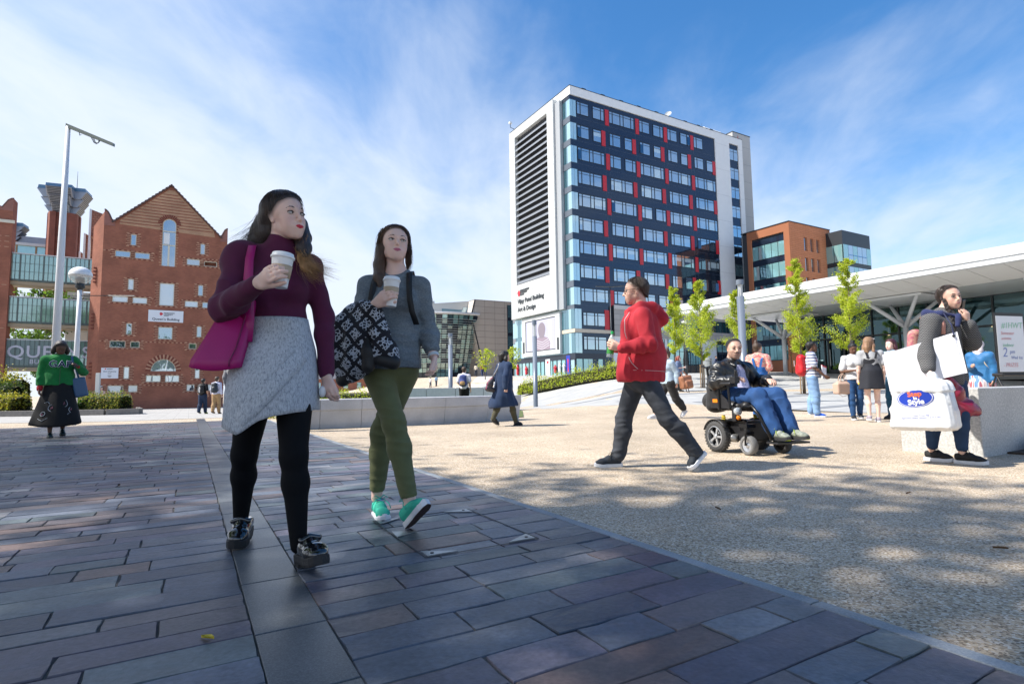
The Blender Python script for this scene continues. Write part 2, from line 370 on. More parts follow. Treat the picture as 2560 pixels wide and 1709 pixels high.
# access cover let into the paving
m_steel = M('worn_steel', (.38, .4, .41), .38, .9, var=.2, vs=20, bump=.1, bs=90)
cv = empty('access_cover', (0, 0, 0), GR, label='slate-filled access cover with steel corner triangles let into the paving', cat='access cover')
def cvp(x, y): return (x, y)
C4 = [(.93, 2.40), (.93, 3.22), (1.52, 3.22), (1.52, 2.40)]
mb = MB()
for i in range(4):
    a, b = Vector((*C4[i], .0172)), Vector((*C4[(i + 1) % 4], .0172)); n_ = (b - a).normalized().cross(Vector((0, 0, 1))) * .004
    mb.poly([a - n_, b - n_, b + n_, a + n_], (0, 0, .0015), M('dull_iron', (.05, .055, .06), .5, .5))
mb.build('frame', cv)
for (cx, cy), (dx, dy) in zip(C4, ((1, 1), (1, -1), (-1, -1), (-1, 1))):
    mb = MB(); mb.poly([(cx + dx * .012, cy + dy * .012, .0172), (cx + dx * .16, cy + dy * .012, .0172), (cx + dx * .012, cy + dy * .10, .0172)][::(1 if dx * dy > 0 else -1)], (0, 0, .004), m_steel)
    c = mb.build('corner_plate', cv); k = MB(); k.lathe([(.0, .002), (.009, .002), (.009, 0)], M('bolt_hole', (.02, .02, .02), .5), 8, (cx + dx * .045, cy + dy * .04, .0215)); k.build('bolt', c)
mb = MB(); mb.poly([(.93, 2.8, .0172), (1.06, 2.86, .0172), (.94, 2.92, .0172)], (0, 0, .004), m_steel); mb.build('corner_plate', cv)
# litter: a few dry leaves
for i, (x, y) in enumerate([(-.93, 1.75), (-3.2, 4.6), (-2.3, 6.3), (1.25, 3.5), (2.7, 3.9), (3.3, 3.1), (-4.8, 7.4), (2.2, 2.6)]):
    mb = MB(); a = rnd.uniform(0, 6); l = rnd.uniform(.018, .032)
    mb.grid([[(math.cos(a) * l * s - math.sin(a) * l * .38 * t * (1 - abs(s)), math.sin(a) * l * s + math.cos(a) * l * .38 * t * (1 - abs(s)), .004 + .008 * abs(t) + .004 * s) for t in (-1, 0, 1)] for s in (-.98, -.5, 0, .5, .98)],
            M('yellow_leaf', (.55, .42, .03), .6) if i == 0 else M('brown_leaf', (.11, .06, .025), .8))
    mb.build('fallen_leaf', label='yellow fallen leaf on the dark paving near the front' if i == 0 else 'small dry brown leaf lying on the ground', cat='leaf', group=None if i == 0 else 'dry leaves on the ground', loc=(x, y, .0165 if i in (0, 1, 2, 6) else .002))

# ================================================================== GRANITE BENCH AND PLANTER WALLS
def path_frames(pts, n):
    """smooth path resampled: (point, left normal)"""
    P = [Vector((*p, 0)) for p in pts]; out = []
    for i in range(n + 1):
        s = i / n * (len(P) - 1); k = min(int(s), len(P) - 2); f = s - k
        p0, p1, p2, p3 = P[max(k - 1, 0)], P[k], P[k + 1], P[min(k + 2, len(P) - 1)]
        q = .5 * ((2 * p1) + (p2 - p0) * f + (2 * p0 - 5 * p1 + 4 * p2 - p3) * f * f + (3 * p1 - p0 - 3 * p2 + p3) * f ** 3); out.append(q)
    return [(out[i], (out[min(i + 1, n)] - out[max(i - 1, 0)]).normalized()) for i in range(n + 1)]
def block_wall(name, pts, sec, nblk, parent, m=None, per=3, gap=.004):
    """stone blocks following a path; sec = (depth, height) profile"""
    fr = path_frames(pts, nblk * per)
    for b in range(nblk):
        mb = MB(); rows = []
        for i in range(per + 1):
            p, t = fr[b * per + i]; sh = gap * (1 if i == 0 else -1 if i == per else 0); p = p + t * sh; n_ = Vector((-t.y, t.x, 0))
            rows.append([p + n_ * d + Vector((0, 0, z + ground_z(p.x, p.y) * 0)) for d, z in sec])
        mb.grid(rows, m or m_granite, closed=True)
        k = len(sec); mb.add(rows[0], [tuple(range(k))], m or m_granite); mb.add(rows[-1], [tuple(range(k))[::-1]], m or m_granite)
        mb.build(name, parent, bevel=.006)
SEC = [(.10, -.05), (.07, .1), (.05, .25), (.03, .36), (0, .385), (0, .585), (.012, .6), (.62, .6), (.62, -.05)]
bench = empty('granite_bench', (-4.04, 11.31, 0), label='long pale granite bench with an undercut front curving behind the two women', cat='bench')
block_wall('bench_block', [(x + 4.04, y - 11.31) for x, y in ((-4.5, 11.12), (-4.04, 11.31), (-2.75, 11.95), (-1.3, 12.84), (.22, 14.59))], SEC, 7, bench)
pl = empty('granite_planter', (4.75, 5.72, 0), GR, label='pale granite planter wall behind the woman with the shopping bags', cat='planter')
m_gr2 = ramp_mat('speckled_granite', [(0, (.12, .12, .125)), (.45, (.4, .4, .39)), (.6, (.55, .54, .52)), (1, (.78, .77, .74))], 45, .6, 'NOISE', .15, second=(2, .1))
mb = MB(); mb.box(0, .0, -.05, 1.3, .75, .7, m_gr2); mb.build('end_block', pl, bevel=.01)
for i in range(3): mb = MB(); mb.box(1.306 + i * 1.4, .0, -.05, 2.70 + i * 1.4, .55, .7, m_gr2); mb.build('wall_block', pl, bevel=.01)
mb = MB(); mb.box(.55, -.62, -.02, 4.5, -.6, .06, m_steel); mb.build('edging', pl)
mb = MB(); mb.box(.55, -.6, -.02, 4.5, -.004, .02, m_soil); mb.build('pebble_bed', pl)
m_peb = ramp_mat('river_stone', [(0, (.09, .1, .085)), (.5, (.22, .22, .19)), (.75, (.3, .28, .23)), (1, (.42, .4, .36))], 5, .6, 'NOISE', .1, 4, second=(14, .2))
def boulder(r, sx, sy, sz, m, seed, n=10):
    q = random.Random(seed); ph = [q.uniform(0, 6) for _ in range(4)]; mb = MB(); rows = []
    for i in range(n + 1):
        th = math.pi * i / n
        rows.append([(r * sx * math.sin(th) * math.cos(a) * (1 + .09 * math.sin(2 * a + ph[0]) + .05 * math.sin(3 * a + ph[1] + th)), r * sy * math.sin(th) * math.sin(a) * (1 + .07 * math.sin(2 * a + ph[2])), r * sz * math.cos(th) * (1 + .06 * math.sin(a + ph[3]))) for a in [2 * math.pi * j / 16 for j in range(16)]])
    mb.grid(rows, m, closed=True); return mb
bi = 0
for (x, y, r, sx, sy, sz) in [(.98, -.28, .17, 1.3, .8, .5), (1.33, -.36, .15, 1.2, .8, .55), (1.62, -.25, .2, 1.2, .9, .55), (1.95, -.4, .14, 1.1, .9, .6), (2.2, -.22, .18, 1.2, .8, .5), (1.15, -.12, .1, 1.2, .8, .6), (2.6, -.35, .2, 1.2, .9, .5), (3.1, -.3, .2, 1, .9, .55)]:
    p = Vector((4.75, 5.72, 0)) + GV * x + GU * y
    boulder(r, sx, sy, sz, m_peb, bi + 3).build('boulder', smooth=True, label=('smooth river boulder nearest the left end of the granite planter', 'low river boulder just right of the nearest one by the planter')[bi] if bi < 2 else 'smooth grey-brown river boulder further right along the granite planter', cat='boulder', group='boulders beside the granite planter', loc=(p.x, p.y, .02 + r * sz * .8), rz=bi * .7); bi += 1
sw = empty('low_granite_wall', (-5.6, 27, -.25), label='plain white granite wall end beyond the long bench', cat='wall')
m_wg = M('white_granite', (.62, .63, .64), .6, var=.08, vs=8)
p0 = Vector((-5.72, 24, -.05))
for i in range(4): mb = MB(); q = i * 1.3; mb.box(q + .01 if i else 0, 0, -.5, q + 1.29, .5, .95, m_wg); mb.build('wall_block', sw, bevel=.01)
sw.location = (-4.85, 23.2, -.1); sw.rotation_euler[2] = R(24)

# ================================================================== FOLIAGE
def leaf_mesh(name, P, size, mats, seed=0, up=.3, aspect=.6, drop=0):
    """P: (n,3) leaf centres -> folded leaf quads (2 quads each), random turn"""
    g = np.random.default_rng(seed); n = len(P); P = np.asarray(P)
    d = g.normal(size=(n, 3)); d /= np.linalg.norm(d, axis=1)[:, None]
    nn_ = g.normal(size=(n, 3)); nn_[:, 2] += up * 3; nn_ -= (nn_ * d).sum(1)[:, None] * d; nn_ /= np.linalg.norm(nn_, axis=1)[:, None] + 1e-9
    s_ = np.cross(d, nn_); sz = size * g.uniform(.6, 1.35, (n, 1))
    a = P - d * sz * .5; b = P + d * sz * .5; l = P + s_ * sz * aspect * .5 + nn_ * sz * .12; r = P - s_ * sz * aspect * .5 + nn_ * sz * .12
    V = np.stack([a, l, b, r], 1).reshape(-1, 3)
    me = bpy.data.meshes.new(name); me.vertices.add(4 * n); me.vertices.foreach_set('co', V.ravel())
    me.loops.add(6 * n); q = np.arange(n)[:, None] * 4
    me.loops.foreach_set('vertex_index', (q + np.array([[0, 1, 2, 0, 2, 3]])).ravel().astype(np.int32))
    me.polygons.add(2 * n); me.polygons.foreach_set('loop_start', np.arange(2 * n, dtype=np.int32) * 3); me.polygons.foreach_set('loop_total', np.full(2 * n, 3, np.int32))
    for m in mats: me.materials.append(m)
    me.polygons.foreach_set('material_index', np.repeat(g.integers(0, len(mats), n), 2).astype(np.int32)); me.update(calc_edges=True); return me
def leafm(name, c, tr=.45):
    m = bpy.data.materials.new(name); m.use_nodes = True; t = m.node_tree; k = t.links.new; b = t.nodes['Principled BSDF']
    b.inputs['Base Color'].default_value = (*c, 1); b.inputs['Roughness'].default_value = .5
    x = t.nodes.new('ShaderNodeBsdfTranslucent'); x.inputs[0].default_value = (c[0] * 1.4, c[1] * 1.4, c[2] * .8, 1)
    s = t.nodes.new('ShaderNodeMixShader'); s.inputs[0].default_value = tr; k(b.outputs[0], s.inputs[1]); k(x.outputs[0], s.inputs[2]); k(s.outputs[0], t.nodes['Material Output'].inputs[0]); return m
LF = dict(spring=[leafm('spring_leaf', c) for c in ((.40, .48, .03), (.46, .52, .05), (.30, .40, .02), (.52, .54, .09))],
          green=[leafm('green_leaf', c) for c in ((.07, .14, .02), (.10, .19, .03), (.14, .24, .04), (.05, .10, .015))],
          hedge=[leafm('hedge_leaf', c) for c in ((.13, .18, .03), (.20, .24, .04), (.28, .29, .07), (.09, .13, .02), (.33, .26, .07))],
          dark=[leafm('dark_leaf', c) for c in ((.03, .06, .012), (.05, .09, .02), (.08, .13, .03))],
          gold=[leafm('golden_leaf', c) for c in ((.30, .27, .03), (.40, .36, .06), (.18, .20, .03))],
          bronze=[leafm('bronze_leaf', c) for c in ((.30, .20, .06), (.26, .24, .06), (.2, .11, .04))])
m_bark = M('bark', (.14, .11, .08), .9, var=.3, vs=30, bump=.7, bs=60, stretch=(1, 1, .25))
m_stake = M('timber_stake', (.30, .20, .11), .85, var=.2, vs=8, stretch=(1, 1, .2))
def tree(name, loc, h, crown0, rad, nleaf, leaf, kind, label, seed, shape='cone', trunk=.05, group=None, stake=False, nb=40):
    g = random.Random(seed); z0 = ground_z(loc[0], loc[1]); root = empty(name, (loc[0], loc[1], z0), label=label, cat='tree', group=group)
    tb = MB(); lean = g.uniform(-.02, .02)
    tp = [(lean * h * s + .02 * math.sin(5 * s + seed), .02 * math.sin(4 * s + 2 * seed), h * s) for s in np.linspace(0, .96, 9)]
    tb.tube(tp, [trunk * (1.05 - .97 * s) for s in np.linspace(0, 1, 9)], m_bark, 8)
    pts = []
    for i in range(nb):
        s = crown0 / h + (1 - crown0 / h) * (i + g.random()) / nb * .97; z = h * s; f = (z - crown0) / (h - crown0)
        if shape == 'cone': rr = rad * (min(1, f / .16) ** .6) * (1 - f) ** .62 * g.uniform(.65, 1.2)
        else: rr = rad * math.sqrt(max(.02, 1 - (2 * f - 1) ** 2)) * g.uniform(.6, 1.08)
        a = g.uniform(0, 6.28); up_ = (.75 if shape == 'cone' else .45) * rr; c = int(min(s / .96, 1) * 8); b0 = Vector(tp[min(c, 8)]); b0.z = z
        tip = b0 + Vector((math.cos(a) * rr, math.sin(a) * rr, up_)); mid = b0.lerp(tip, .5) + Vector((0, 0, -.08 * rr))
        tb.tube([b0, mid, tip], [trunk * .34 * (1 - f * .6), trunk * .2 * (1 - f * .5), .004], m_bark, 5)
        k = max(6, int(nleaf / nb * g.uniform(.6, 1.4)))
        cl = max(.10, rr * .30)
        for _ in range(k):
            t = g.random() ** .55; p = (b0.lerp(mid, t * 2) if t < .5 else mid.lerp(tip, t * 2 - 1)); sp_ = cl * (.55 + .6 * t)
            pts.append((p.x + g.gauss(0, sp_ * .5), p.y + g.gauss(0, sp_ * .5), p.z + g.gauss(0, sp_ * .45)))
    tb.build('trunk', root, smooth=True)
    inst('crown', leaf_mesh('crown', pts, leaf, LF[kind], seed), root)
    if stake:
        mb = MB()
        for dx in (-.09, .1): mb.tube([(dx, .03, -.05), (dx * .9, .03, 1.15)], .03, m_stake, 7)
        mb.box(-.12, .01, 1.0, .12, .05, 1.06, M('rubber_tie', (.02, .02, .02))); mb.build('stake', root)
        mb = MB(); mb.lathe([(0, .015), (.4, .015), (.45, .002)], m_soil, 14); mb.build('tree_pit', root)
    return root
gs = 'young trees on the pale paving'
tree('sapling_tree', (9.75, 33.3), 5.6, 1.5, .9, 11000, .08, 'spring', 'young yellow-green tree just right of the man in the red hoodie', 11, trunk=.045, group=gs, stake=True)
tree('sapling_tree', (9.62, 28.3), 5.5, 1.3, .95, 11500, .075, 'spring', 'young yellow-green tree with two timber stakes, before the red-panelled tower', 12, trunk=.045, group=gs, stake=True)
tree('sapling_tree', (12.9, 31.6), 5.3, 1.2, .95, 10000, .075, 'spring', 'young yellow-green tree half hidden by the thick grey lighting column', 13, trunk=.045, group=gs, stake=True)
tree('sapling_tree', (12.45, 24.0), 5.9, 1.4, .85, 12000, .066, 'spring', 'tall young yellow-green tree behind the man with the red backpack', 14, trunk=.05, group=gs, stake=True)
tree('sapling_tree', (14.1, 23.2), 5.8, 1.5, .88, 12000, .066, 'spring', 'young yellow-green tree before the white canopy above the girl with the bun', 15, trunk=.05, group=gs, stake=True)
tree('thin_tree', (19.3, 38.5), 3.6, 1.2, .8, 260, .11, 'bronze', 'sparse bronze-leaved little tree against the glass front', 16, trunk=.03)
tree('small_tree', (-3.0, 62), 3.3, .9, 1.1, 700, .2, 'spring', 'small yellow-green tree beside the leaning glass building', 17, trunk=.05, shape='ball')
tree('small_tree', (.2, 66), 3.4, .8, 1.0, 600, .2, 'spring', 'small yellow-green tree behind the woman in the navy coat', 18, trunk=.05, shape='ball')
tree('broad_tree', (-47, 56), 11.5, 3, 4.2, 5200, .32, 'green', 'leafy green tree seen between the two upper glass bridges', 19, shape='ball', trunk=.2, nb=60)
tree('broad_tree', (-50, 66), 8.2, 2, 4.6, 2000, .3, 'gold', 'thin-leaved tree seen above the lowest glass bridge', 20, shape='ball', trunk=.2, nb=70)
# the trees whose shade falls over the foreground stand left of and behind the photographer
sh = 'trees shading the foreground'
for i, (x, y, h, c0, rad, n_) in enumerate([(-6.7, .7, 9.6, 4.6, 3.8, 6000), (-2.6, -.6, 9.6, 5.2, 3.7, 8200), (-12.6, 3.9, 10, 5, 3.5, 5600), (1.8, -1.9, 9.4, 5, 3.6, 7000), (-16.8, 5.2, 13, 6.6, 3.9, 7500), (-20.5, 7.2, 13, 6.6, 4.0, 7000), (-24.6, 8.6, 13, 6.2, 3.8, 6500)]):
    tree('plane_tree', (x, y), h, c0, rad, n_, .24, 'green', 'large leafy tree beside the walk, casting its shade over the paving', 30 + i, shape='ball', trunk=.19, group=sh, nb=64)

def hedge(name, pts, wid, h, dens, leaf, kind, label, seed, uneven=.15, z=None, cat='hedge', core=True, **t):
    """clipped or loose planting along a path"""
    g = np.random.default_rng(seed); fr = path_frames(pts, 24); root = empty(name, (fr[0][0].x, fr[0][0].y, 0), label=label, cat=cat, **t); P = []; o = fr[0][0]
    L_ = sum((fr[i + 1][0] - fr[i][0]).length for i in range(24)); n = int(dens * L_)
    if core:
        mb = MB(); rows = []
        for p, tt in fr:
            nv = Vector((-tt.y, tt.x, 0)); zz = ground_z(p.x, p.y) if z is None else z
            rows.append([tuple(p - o + nv * a + Vector((0, 0, zz + b))) for a, b in ((-wid * .42, 0), (-wid * .38, h * .72), (0, h * .84), (wid * .38, h * .72), (wid * .42, 0))])
        mb.grid(rows, M('twigs', (.035, .035, .018), .95)); mb.build('branches', root)
    for _ in range(n):
        s = g.random() * 23.99; k = int(s); f = s - k; p = fr[k][0].lerp(fr[k + 1][0], f); tt = fr[k][1]; nv = Vector((-tt.y, tt.x, 0))
        a = math.pi * g.random(); hh = h * (1 + uneven * math.sin(s * 2.3 + seed) + uneven * g.normal() * .5); rr = 1 + .06 * g.normal()
        q = p - o + nv * (math.copysign(abs(math.cos(a)) ** .6, math.cos(a)) * wid * .5 * rr)
        P.append((q.x, q.y, (ground_z(p.x, p.y) if z is None else z) + max(.03, (math.sin(a) ** .6 * hh * rr) * (g.random() ** .35))))
    inst('foliage', leaf_mesh('foliage', P, leaf, LF[kind], seed, up=.15), root)
    return root
hedge('hedge', [(.7, 41.5), (3.6, 39.6), (6.9, 37.7), (9.5, 36.6)], 1.5, 1.0, 900, .10, 'spring', 'loose yellow-green hedge along the pale path before the tower', 41, .22)
hedge('grass_planting', [(-7.5, 19.5), (-4.5, 18.2), (-2.6, 18.0), (-1.4, 17.6)], 3.0, .32, 900, .09, 'gold', 'low feathery yellow-green planting behind the granite bench', 42, .4, core=False, cat='planting')
hedge('hedge', [(-18, 42), (-13, 43), (-8, 44)], 1.6, 1.3, 500, .12, 'spring', 'far yellow-green hedge seen past the grey handbag arm of the second woman', 43, .2)
# raised bed at the left
m_edge = M('bed_kerb', (.22, .2, .18), .85, var=.2, vs=8)
bed = [(-34, 25.6), (-24.8, 26.2), (-19.6, 27.0), (-18.6, 27.9), (-20.5, 30.5), (-34, 31)]
bk = empty('raised_bed', (-24, 27, ground_z(-24, 27)), label='raised planting bed with a low stone kerb on the left', cat='planting bed')
mb = MB(); mb.poly([(x + 24, y - 27, -.2) for x, y in bed], (0, 0, .42), m_soil); mb.build('soil', bk)
for i in range(4):
    a, b = Vector((bed[i][0] + 24, bed[i][1] - 27, -.2)), Vector((bed[i + 1][0] + 24, bed[i + 1][1] - 27, -.2)); n_ = (b - a).normalized().cross(Vector((0, 0, 1))) * .18
    mb = MB(); mb.poly([a, b, b + n_, a + n_], (0, 0, .48), m_edge); mb.build('kerb_stone', bk, bevel=.01)
zb = ground_z(-22, 28) + .2
hedge('shrub', [(-25.6, 27.6), (-24.2, 27.6)], 1.3, .85, 1500, .12, 'gold', 'golden variegated shrub at the far left front of the bed', 44, .2, z=zb, cat='shrub')
hedge('shrub', [(-31, 29.2), (-28, 29.2), (-26.0, 29.4)], 1.2, 1.55, 1300, .11, 'dark', 'clipped dark green hedge behind the golden shrub', 45, .08, z=zb, cat='shrub')
hedge('shrub', [(-31, 30.4), (-29, 30.6), (-26.8, 30.6)], 1.2, 2.0, 900, .15, 'gold', 'tall loose yellow-green shrub above the dark hedge', 46, .18, z=zb, cat='shrub')
hedge('shrub', [(-21.9, 28.2), (-19.6, 28.4)], 1.2, .85, 1700, .09, 'hedge', 'pale cream-edged shrub at the right end of the bed', 47, .12, z=zb, cat='shrub')
hedge('shrub', [(-22.6, 27.5), (-21.2, 27.6)], .7, .5, 1300, .12, 'green', 'low tuft of fresh grass-green leaves in front of the cream-edged shrub', 48, .2, z=zb, cat='shrub')
hedge('shrub', [(-23.8, 30.2), (-22.7, 30.3)], 1.0, .95, 1200, .1, 'dark', 'rounded dark shrub beside the globe lamp', 49, .1, z=zb, cat='shrub')
# ================================================================== TOWER (local x along the long front, y back, z world height)
g_dark = glass_mat('dark_spandrel', (.013, .020, .034), .06, (.42, .52, .68), .06)
g_win = glass_mat('window_glass', (.03, .055, .09), .52, (.8, .92, 1), .01)
g_blind = glass_mat('blind_behind_glass', (.42, .52, .56), .3, (.85, .95, 1), .02)
g_pale = glass_mat('pale_corner_glass', (.28, .46, .5), .42, (.85, .97, 1), .02)
g_teal = glass_mat('teal_glass', (.02, .075, .09), .38, (.7, .92, .98), .02)
g_tealb = glass_mat('teal_blind_glass', (.2, .38, .38), .28, (.7, .95, .98), .03)
m_white = M('white_cladding', (.72, .73, .73), .45, var=.03, vs=1)
m_grey = M('grey_cladding', (.52, .54, .54), .4, .1, var=.04, vs=.6)
m_dgrey = M('dark_frame', (.035, .042, .05), .4, .3)
m_red = M('red_panel', (.50, .020, .030), .35, var=.06, vs=2)
m_navy = M('navy_cladding', (.028, .036, .052), .3, .2, var=.1, vs=1)
m_slat = M('louvre_metal', (.20, .22, .25), .5, .2)
m_beigeb = M('beige_band', (.55, .47, .37), .6)
m_ink = M('dark_lettering', (.05, .06, .07), .5)
m_logo = M('red_emblem', (.6, .03, .05), .5)
TW = empty('tower_block', (9.79, 86, 0), GR, label='eleven-storey tower with dark glass front and red panels, white frame and louvred end', cat='building')
mb = MB(); mb.box(.05, .3, 2, 41.7, 18.9, 48.9, m_navy); mb.build('core', TW)
mb = MB(); mb.box(0, .06, 2.2, 33.9, .3, 47.75, g_dark); mb.build('spandrel_wall', TW)
# white frame: roof band, wide column, slim column
mb = MB(); mb.box(-.05, -.12, 47.78, 41.8, .4, 49.22, m_white); mb.box(-.05, .4, 47.78, .45, 19, 49.22, m_white); mb.box(-.1, -.15, 49.22, 41.85, 19, 49.32, m_dgrey); mb.build('roof_band', TW)
mb = MB(); mb.box(33.9, -.12, 2.2, 37.95, .4, 47.78, m_white); mb.build('white_column', TW)
mb = MB(); mb.box(40.6, -.12, 2.2, 41.8, .4, 47.78, m_white); mb.build('white_column', TW)
mb = MB(); mb.box(37.95, .1, 2.2, 40.6, .4, 47.78, g_dark); mb.build('strip_wall', TW)
for z in range(7, 48, 5):
    for x0, x1 in ((33.9, 37.95), (40.6, 41.8)): mb = MB(); mb.box(x0 + .02, -.128, z, x1 - .02, -.118, z + .03, M('column_joint', (.4, .41, .42), .6)); mb.build('panel_joint', TW)  # thin grey strips across the white columns as panel joints
mb = MB(); mb.box(41.85, 2.0, 2.2, 47.2, 14, 51.8, M('stair_tower_cladding', (.42, .42, .41), .6, var=.04, vs=.4)); mb.box(41.8, 1.95, 51.8, 47.3, 14.1, 51.95, m_dgrey); mb.build('stair_tower', TW)
for z in np.arange(6, 51, 3.6): mb = MB(); mb.box(41.9, 1.985, z, 47.2, 1.995, z + .04, m_slat); mb.build('panel_joint', TW)
# crest on the stair tower
mb = MB(); mb.poly([(43.1 + 1.1 * a, 1.9, 48.0 + 1.5 * b) for a, b in ((0, 1), (.18, 1.7), (.3, 2.2), (.32, 1.3), (.8, .9), (1, .2), (.7, -.6), (.5, -1.1), (.45, -.5), (.1, -.2), (-.1, .3))], (0, .08, 0), m_logo); mb.build('emblem', TW)
LV = [44.27 - 3.815 * i for i in range(12)]
# window units: frame + panes, a few kinds of each shared between all copies
NW, WW = .56, 1.52
def unit_meshes(kind):
    fr = MB(); x = 0; cells_ = []
    for c in kind:
        w_ = NW if c == 'n' else WW
        cells_.append((x, x + w_)); x += w_ + .16
    W_ = x - .16
    fr.box(-.07, -.02, -.07, W_ + .07, .06, 0, m_dgrey); fr.box(-.07, -.02, 1.95, W_ + .07, .06, 2.02, m_dgrey); fr.box(-.07, -.02, 0, 0, .06, 1.95, m_dgrey); fr.box(W_, -.02, 0, W_ + .07, .06, 1.95, m_dgrey)
    for a, b in cells_[:-1]: fr.box(b, -.02, 0, b + .16, .06, 1.95, m_dgrey)
    for a, b in cells_: fr.box(a, -.016, 1.55, b, .06, 1.63, m_dgrey)
    panes = []
    for q in range(5):
        r = random.Random(q * 7 + len(kind)); mb = MB()
        for a, b in cells_:
            bl = r.random() < (.1, .35, .6, .85, .95)[q]
            zb_ = r.choice((0, 0, .5, .9)) if bl else 1.55; mb.box(a, .01, .0, b, .04, max(zb_, .02), g_win); zb_ < 1.5 and mb.box(a, .01, max(zb_, .02), b, .04, 1.55, g_blind); mb.box(a, .012, 1.63, b, .04, 1.95, g_win)
        panes.append(mb.mesh('pane'))
    return fr.mesh('window'), panes, W_
KIND = {k: unit_meshes(k) for k in ('nw', 'wn', 'nwnwn', 'nwnw', 'w', 'n', 'wnw')}
sash = MB(); sash.box(0, -.02, 0, NW, .03, 1.5, M('blue_sash', (.02, .09, .2), .12, .3)); sash_me = sash.mesh('open_sash')
r_ = random.Random(21)
def put(kind, x, z, row):
    fr, pn, W_ = KIND[kind]; q = min(4, max(0, int(row * .42 + r_.uniform(-1, 1.2))))
    o = inst('window', fr, TW, (x, 0, z)); inst('pane', pn[q], o)
    if r_.random() < .16: inst('open_sash', sash_me, o, (0 if kind[0] == 'n' else W_ - NW, -.03, .03), (0, 0, -R(22)))
    return W_
red_a = MB(); red_a.box(0, -.03, 0, .76, .06, 2.72, m_red); red_am = red_a.mesh('red_panel')
red_b = MB(); red_b.box(0, -.03, 0, .8, .06, 2.6, m_red); red_bm = red_b.mesh('red_panel')
for i in range(9):
    z = LV[i]; A = i % 2 == 0
    for k in range(5):
        b0 = 1.42 + k * 6.71
        if A:
            if (i, k) in ((0, 0), (0, 2), (0, 3), (0, 4), (2, 1), (4, 2), (8, 2), (8, 3), (8, 1)):
                put('nw', b0, z + .68, i)
                if b0 + 5.5 < 33: put('wn', b0 + 3.25, z + .68, i)
            elif b0 + 5.3 < 33.8: put('nwnwn', b0, z + .68, i)
            else: put('nwnw', b0, z + .68, i)
            if k < 4: inst('red_panel', red_am, TW, (7.21 + 6.71 * k, 0, z + .05))
        else:
            if i in (1,) or (i, k) in ((5, 9), (7, 3), (7, 4)): put('nw', b0, z + .6, i); put('w', b0 + 3.25, z + .6, i)
            else: put('nwnw', b0, z + .6, i)
            inst('red_panel', red_bm, TW, (6.36 + 6.71 * k if k < 4 else 33.05, 0, z + .15))
    # glazed corner
    for x0, x1 in ((.03, .58), (.62, 1.18)): mb = MB(); mb.box(x0, 0, z + .02, x1, .08, z + 2.75, g_pale); mb.build('corner_pane', TW)
    for y0, y1 in ((.03, .95), (1.0, 1.5), (1.55, 2.0)): mb = MB(); mb.box(-.01, y0, z + .02, .06, y1, z + 2.75, g_pale if y0 < .9 else g_teal); mb.build('corner_pane', TW)
    # narrow stair windows between the two white columns
    o = MB(); o.box(38.02, .06, z + .25, 40.55, .11, z + 2.6, m_dgrey); o = o.build('window', TW); mb = MB()
    for x0 in (38.1, 39.36): mb.box(x0, .03, z + .33, x0 + 1.1, .058, z + 1.95, g_win if i < 6 else g_teal); mb.box(x0, .035, z + 2.05, x0 + 1.1, .058, z + 2.5, g_win if i < 6 else g_teal)
    mb.build('pane', o)
for i in range(12):
    mb = MB(); mb.box(0.0, .04, LV[i] - 1.05, 33.9, .058, LV[i] - 1.01, m_dgrey); mb.build('panel_joint', TW)
    mb = MB(); mb.box(0.0, .045, LV[i] - .02, 33.9, .058, LV[i], M('seam', (.09, .12, .17), .4)); mb.build('panel_joint', TW)
for k in range(5):
    for dx in (0, .85): mb = MB(); mb.box(7.15 + 6.71 * k + dx, .05, 3, 7.17 + 6.71 * k + dx, .062, 47.7, M('seam')); mb.build('panel_joint', TW)
# left end: white-grey louvre frame
mb = MB(); mb.box(-.04, 2.05, 2.3, .05, 19, 47.7, g_teal); mb.build('end_wall', TW)
for i in range(11):
    mb = MB(); mb.box(-.08, 18.0, LV[i] - .95, .06, 19.02, LV[i] - .05, m_slat); mb.build('spandrel_panel', TW)
    mb = MB(); mb.box(-.07, 18.0, LV[i], .06, 19.0, LV[i] + 2.75, g_pale); mb.build('corner_pane', TW)
    mb = MB(); mb.box(-.06, .02, LV[i] - 1.0, .06, 2.05, LV[i] - .02, M('spandrel_blue', (.1, .12, .15), .3)); mb.build('spandrel_panel', TW)
FX = -.95
fr = MB()
fr.box(FX, 3.45, 13.3, 0, 5.3, 48.35, m_grey); fr.box(FX, 15.95, 13.3, 0, 17.95, 48.35, m_grey)
fr.box(FX, 5.3, 46.8, 0, 15.95, 48.35, m_grey); fr.box(FX, 5.3, 13.3, 0, 15.95, 19.3, m_grey)
fr.box(FX + .35, 2.05, 13.25, 0, 3.45, 47.6, M('shaded_return', (.36, .38, .4), .4, .2)); fr.build('louvre_frame', TW)  # darker grey paints in the shade on the frame's right-facing return
jl = M('cladding_joint', (.27, .28, .29), .6)
for z in np.arange(13.3, 48.4, 1.5):
    for a, b in (((3.45, 5.3), (15.95, 17.95)) if 19.4 < z < 46.8 else ((3.45, 17.95),)): mb = MB(); mb.box(FX - .006, a + .01, z, FX + .004, b - .01, z + .05, jl); mb.build('panel_joint', TW)
for y in np.arange(5.3, 17, 1.78):
    for a, b in ((13.35, 19.25), (46.85, 48.3)): mb = MB(); mb.box(FX - .006, y, a, FX + .004, y + .05, b, jl); mb.build('panel_joint', TW)
mb = MB(); mb.box(-.25, 5.3, 19.3, -.12, 15.95, 46.8, M('louvre_void', (.035, .04, .048), .8)); mb.build('louvre_back', TW)
lv = MB(); lv.poly([(-.88, 5.32, 0), (-.82, 5.32, .40), (-.2, 5.32, .80), (-.2, 5.32, .62)], (0, 10.6, 0), m_slat); lvm = lv.mesh('louvre')
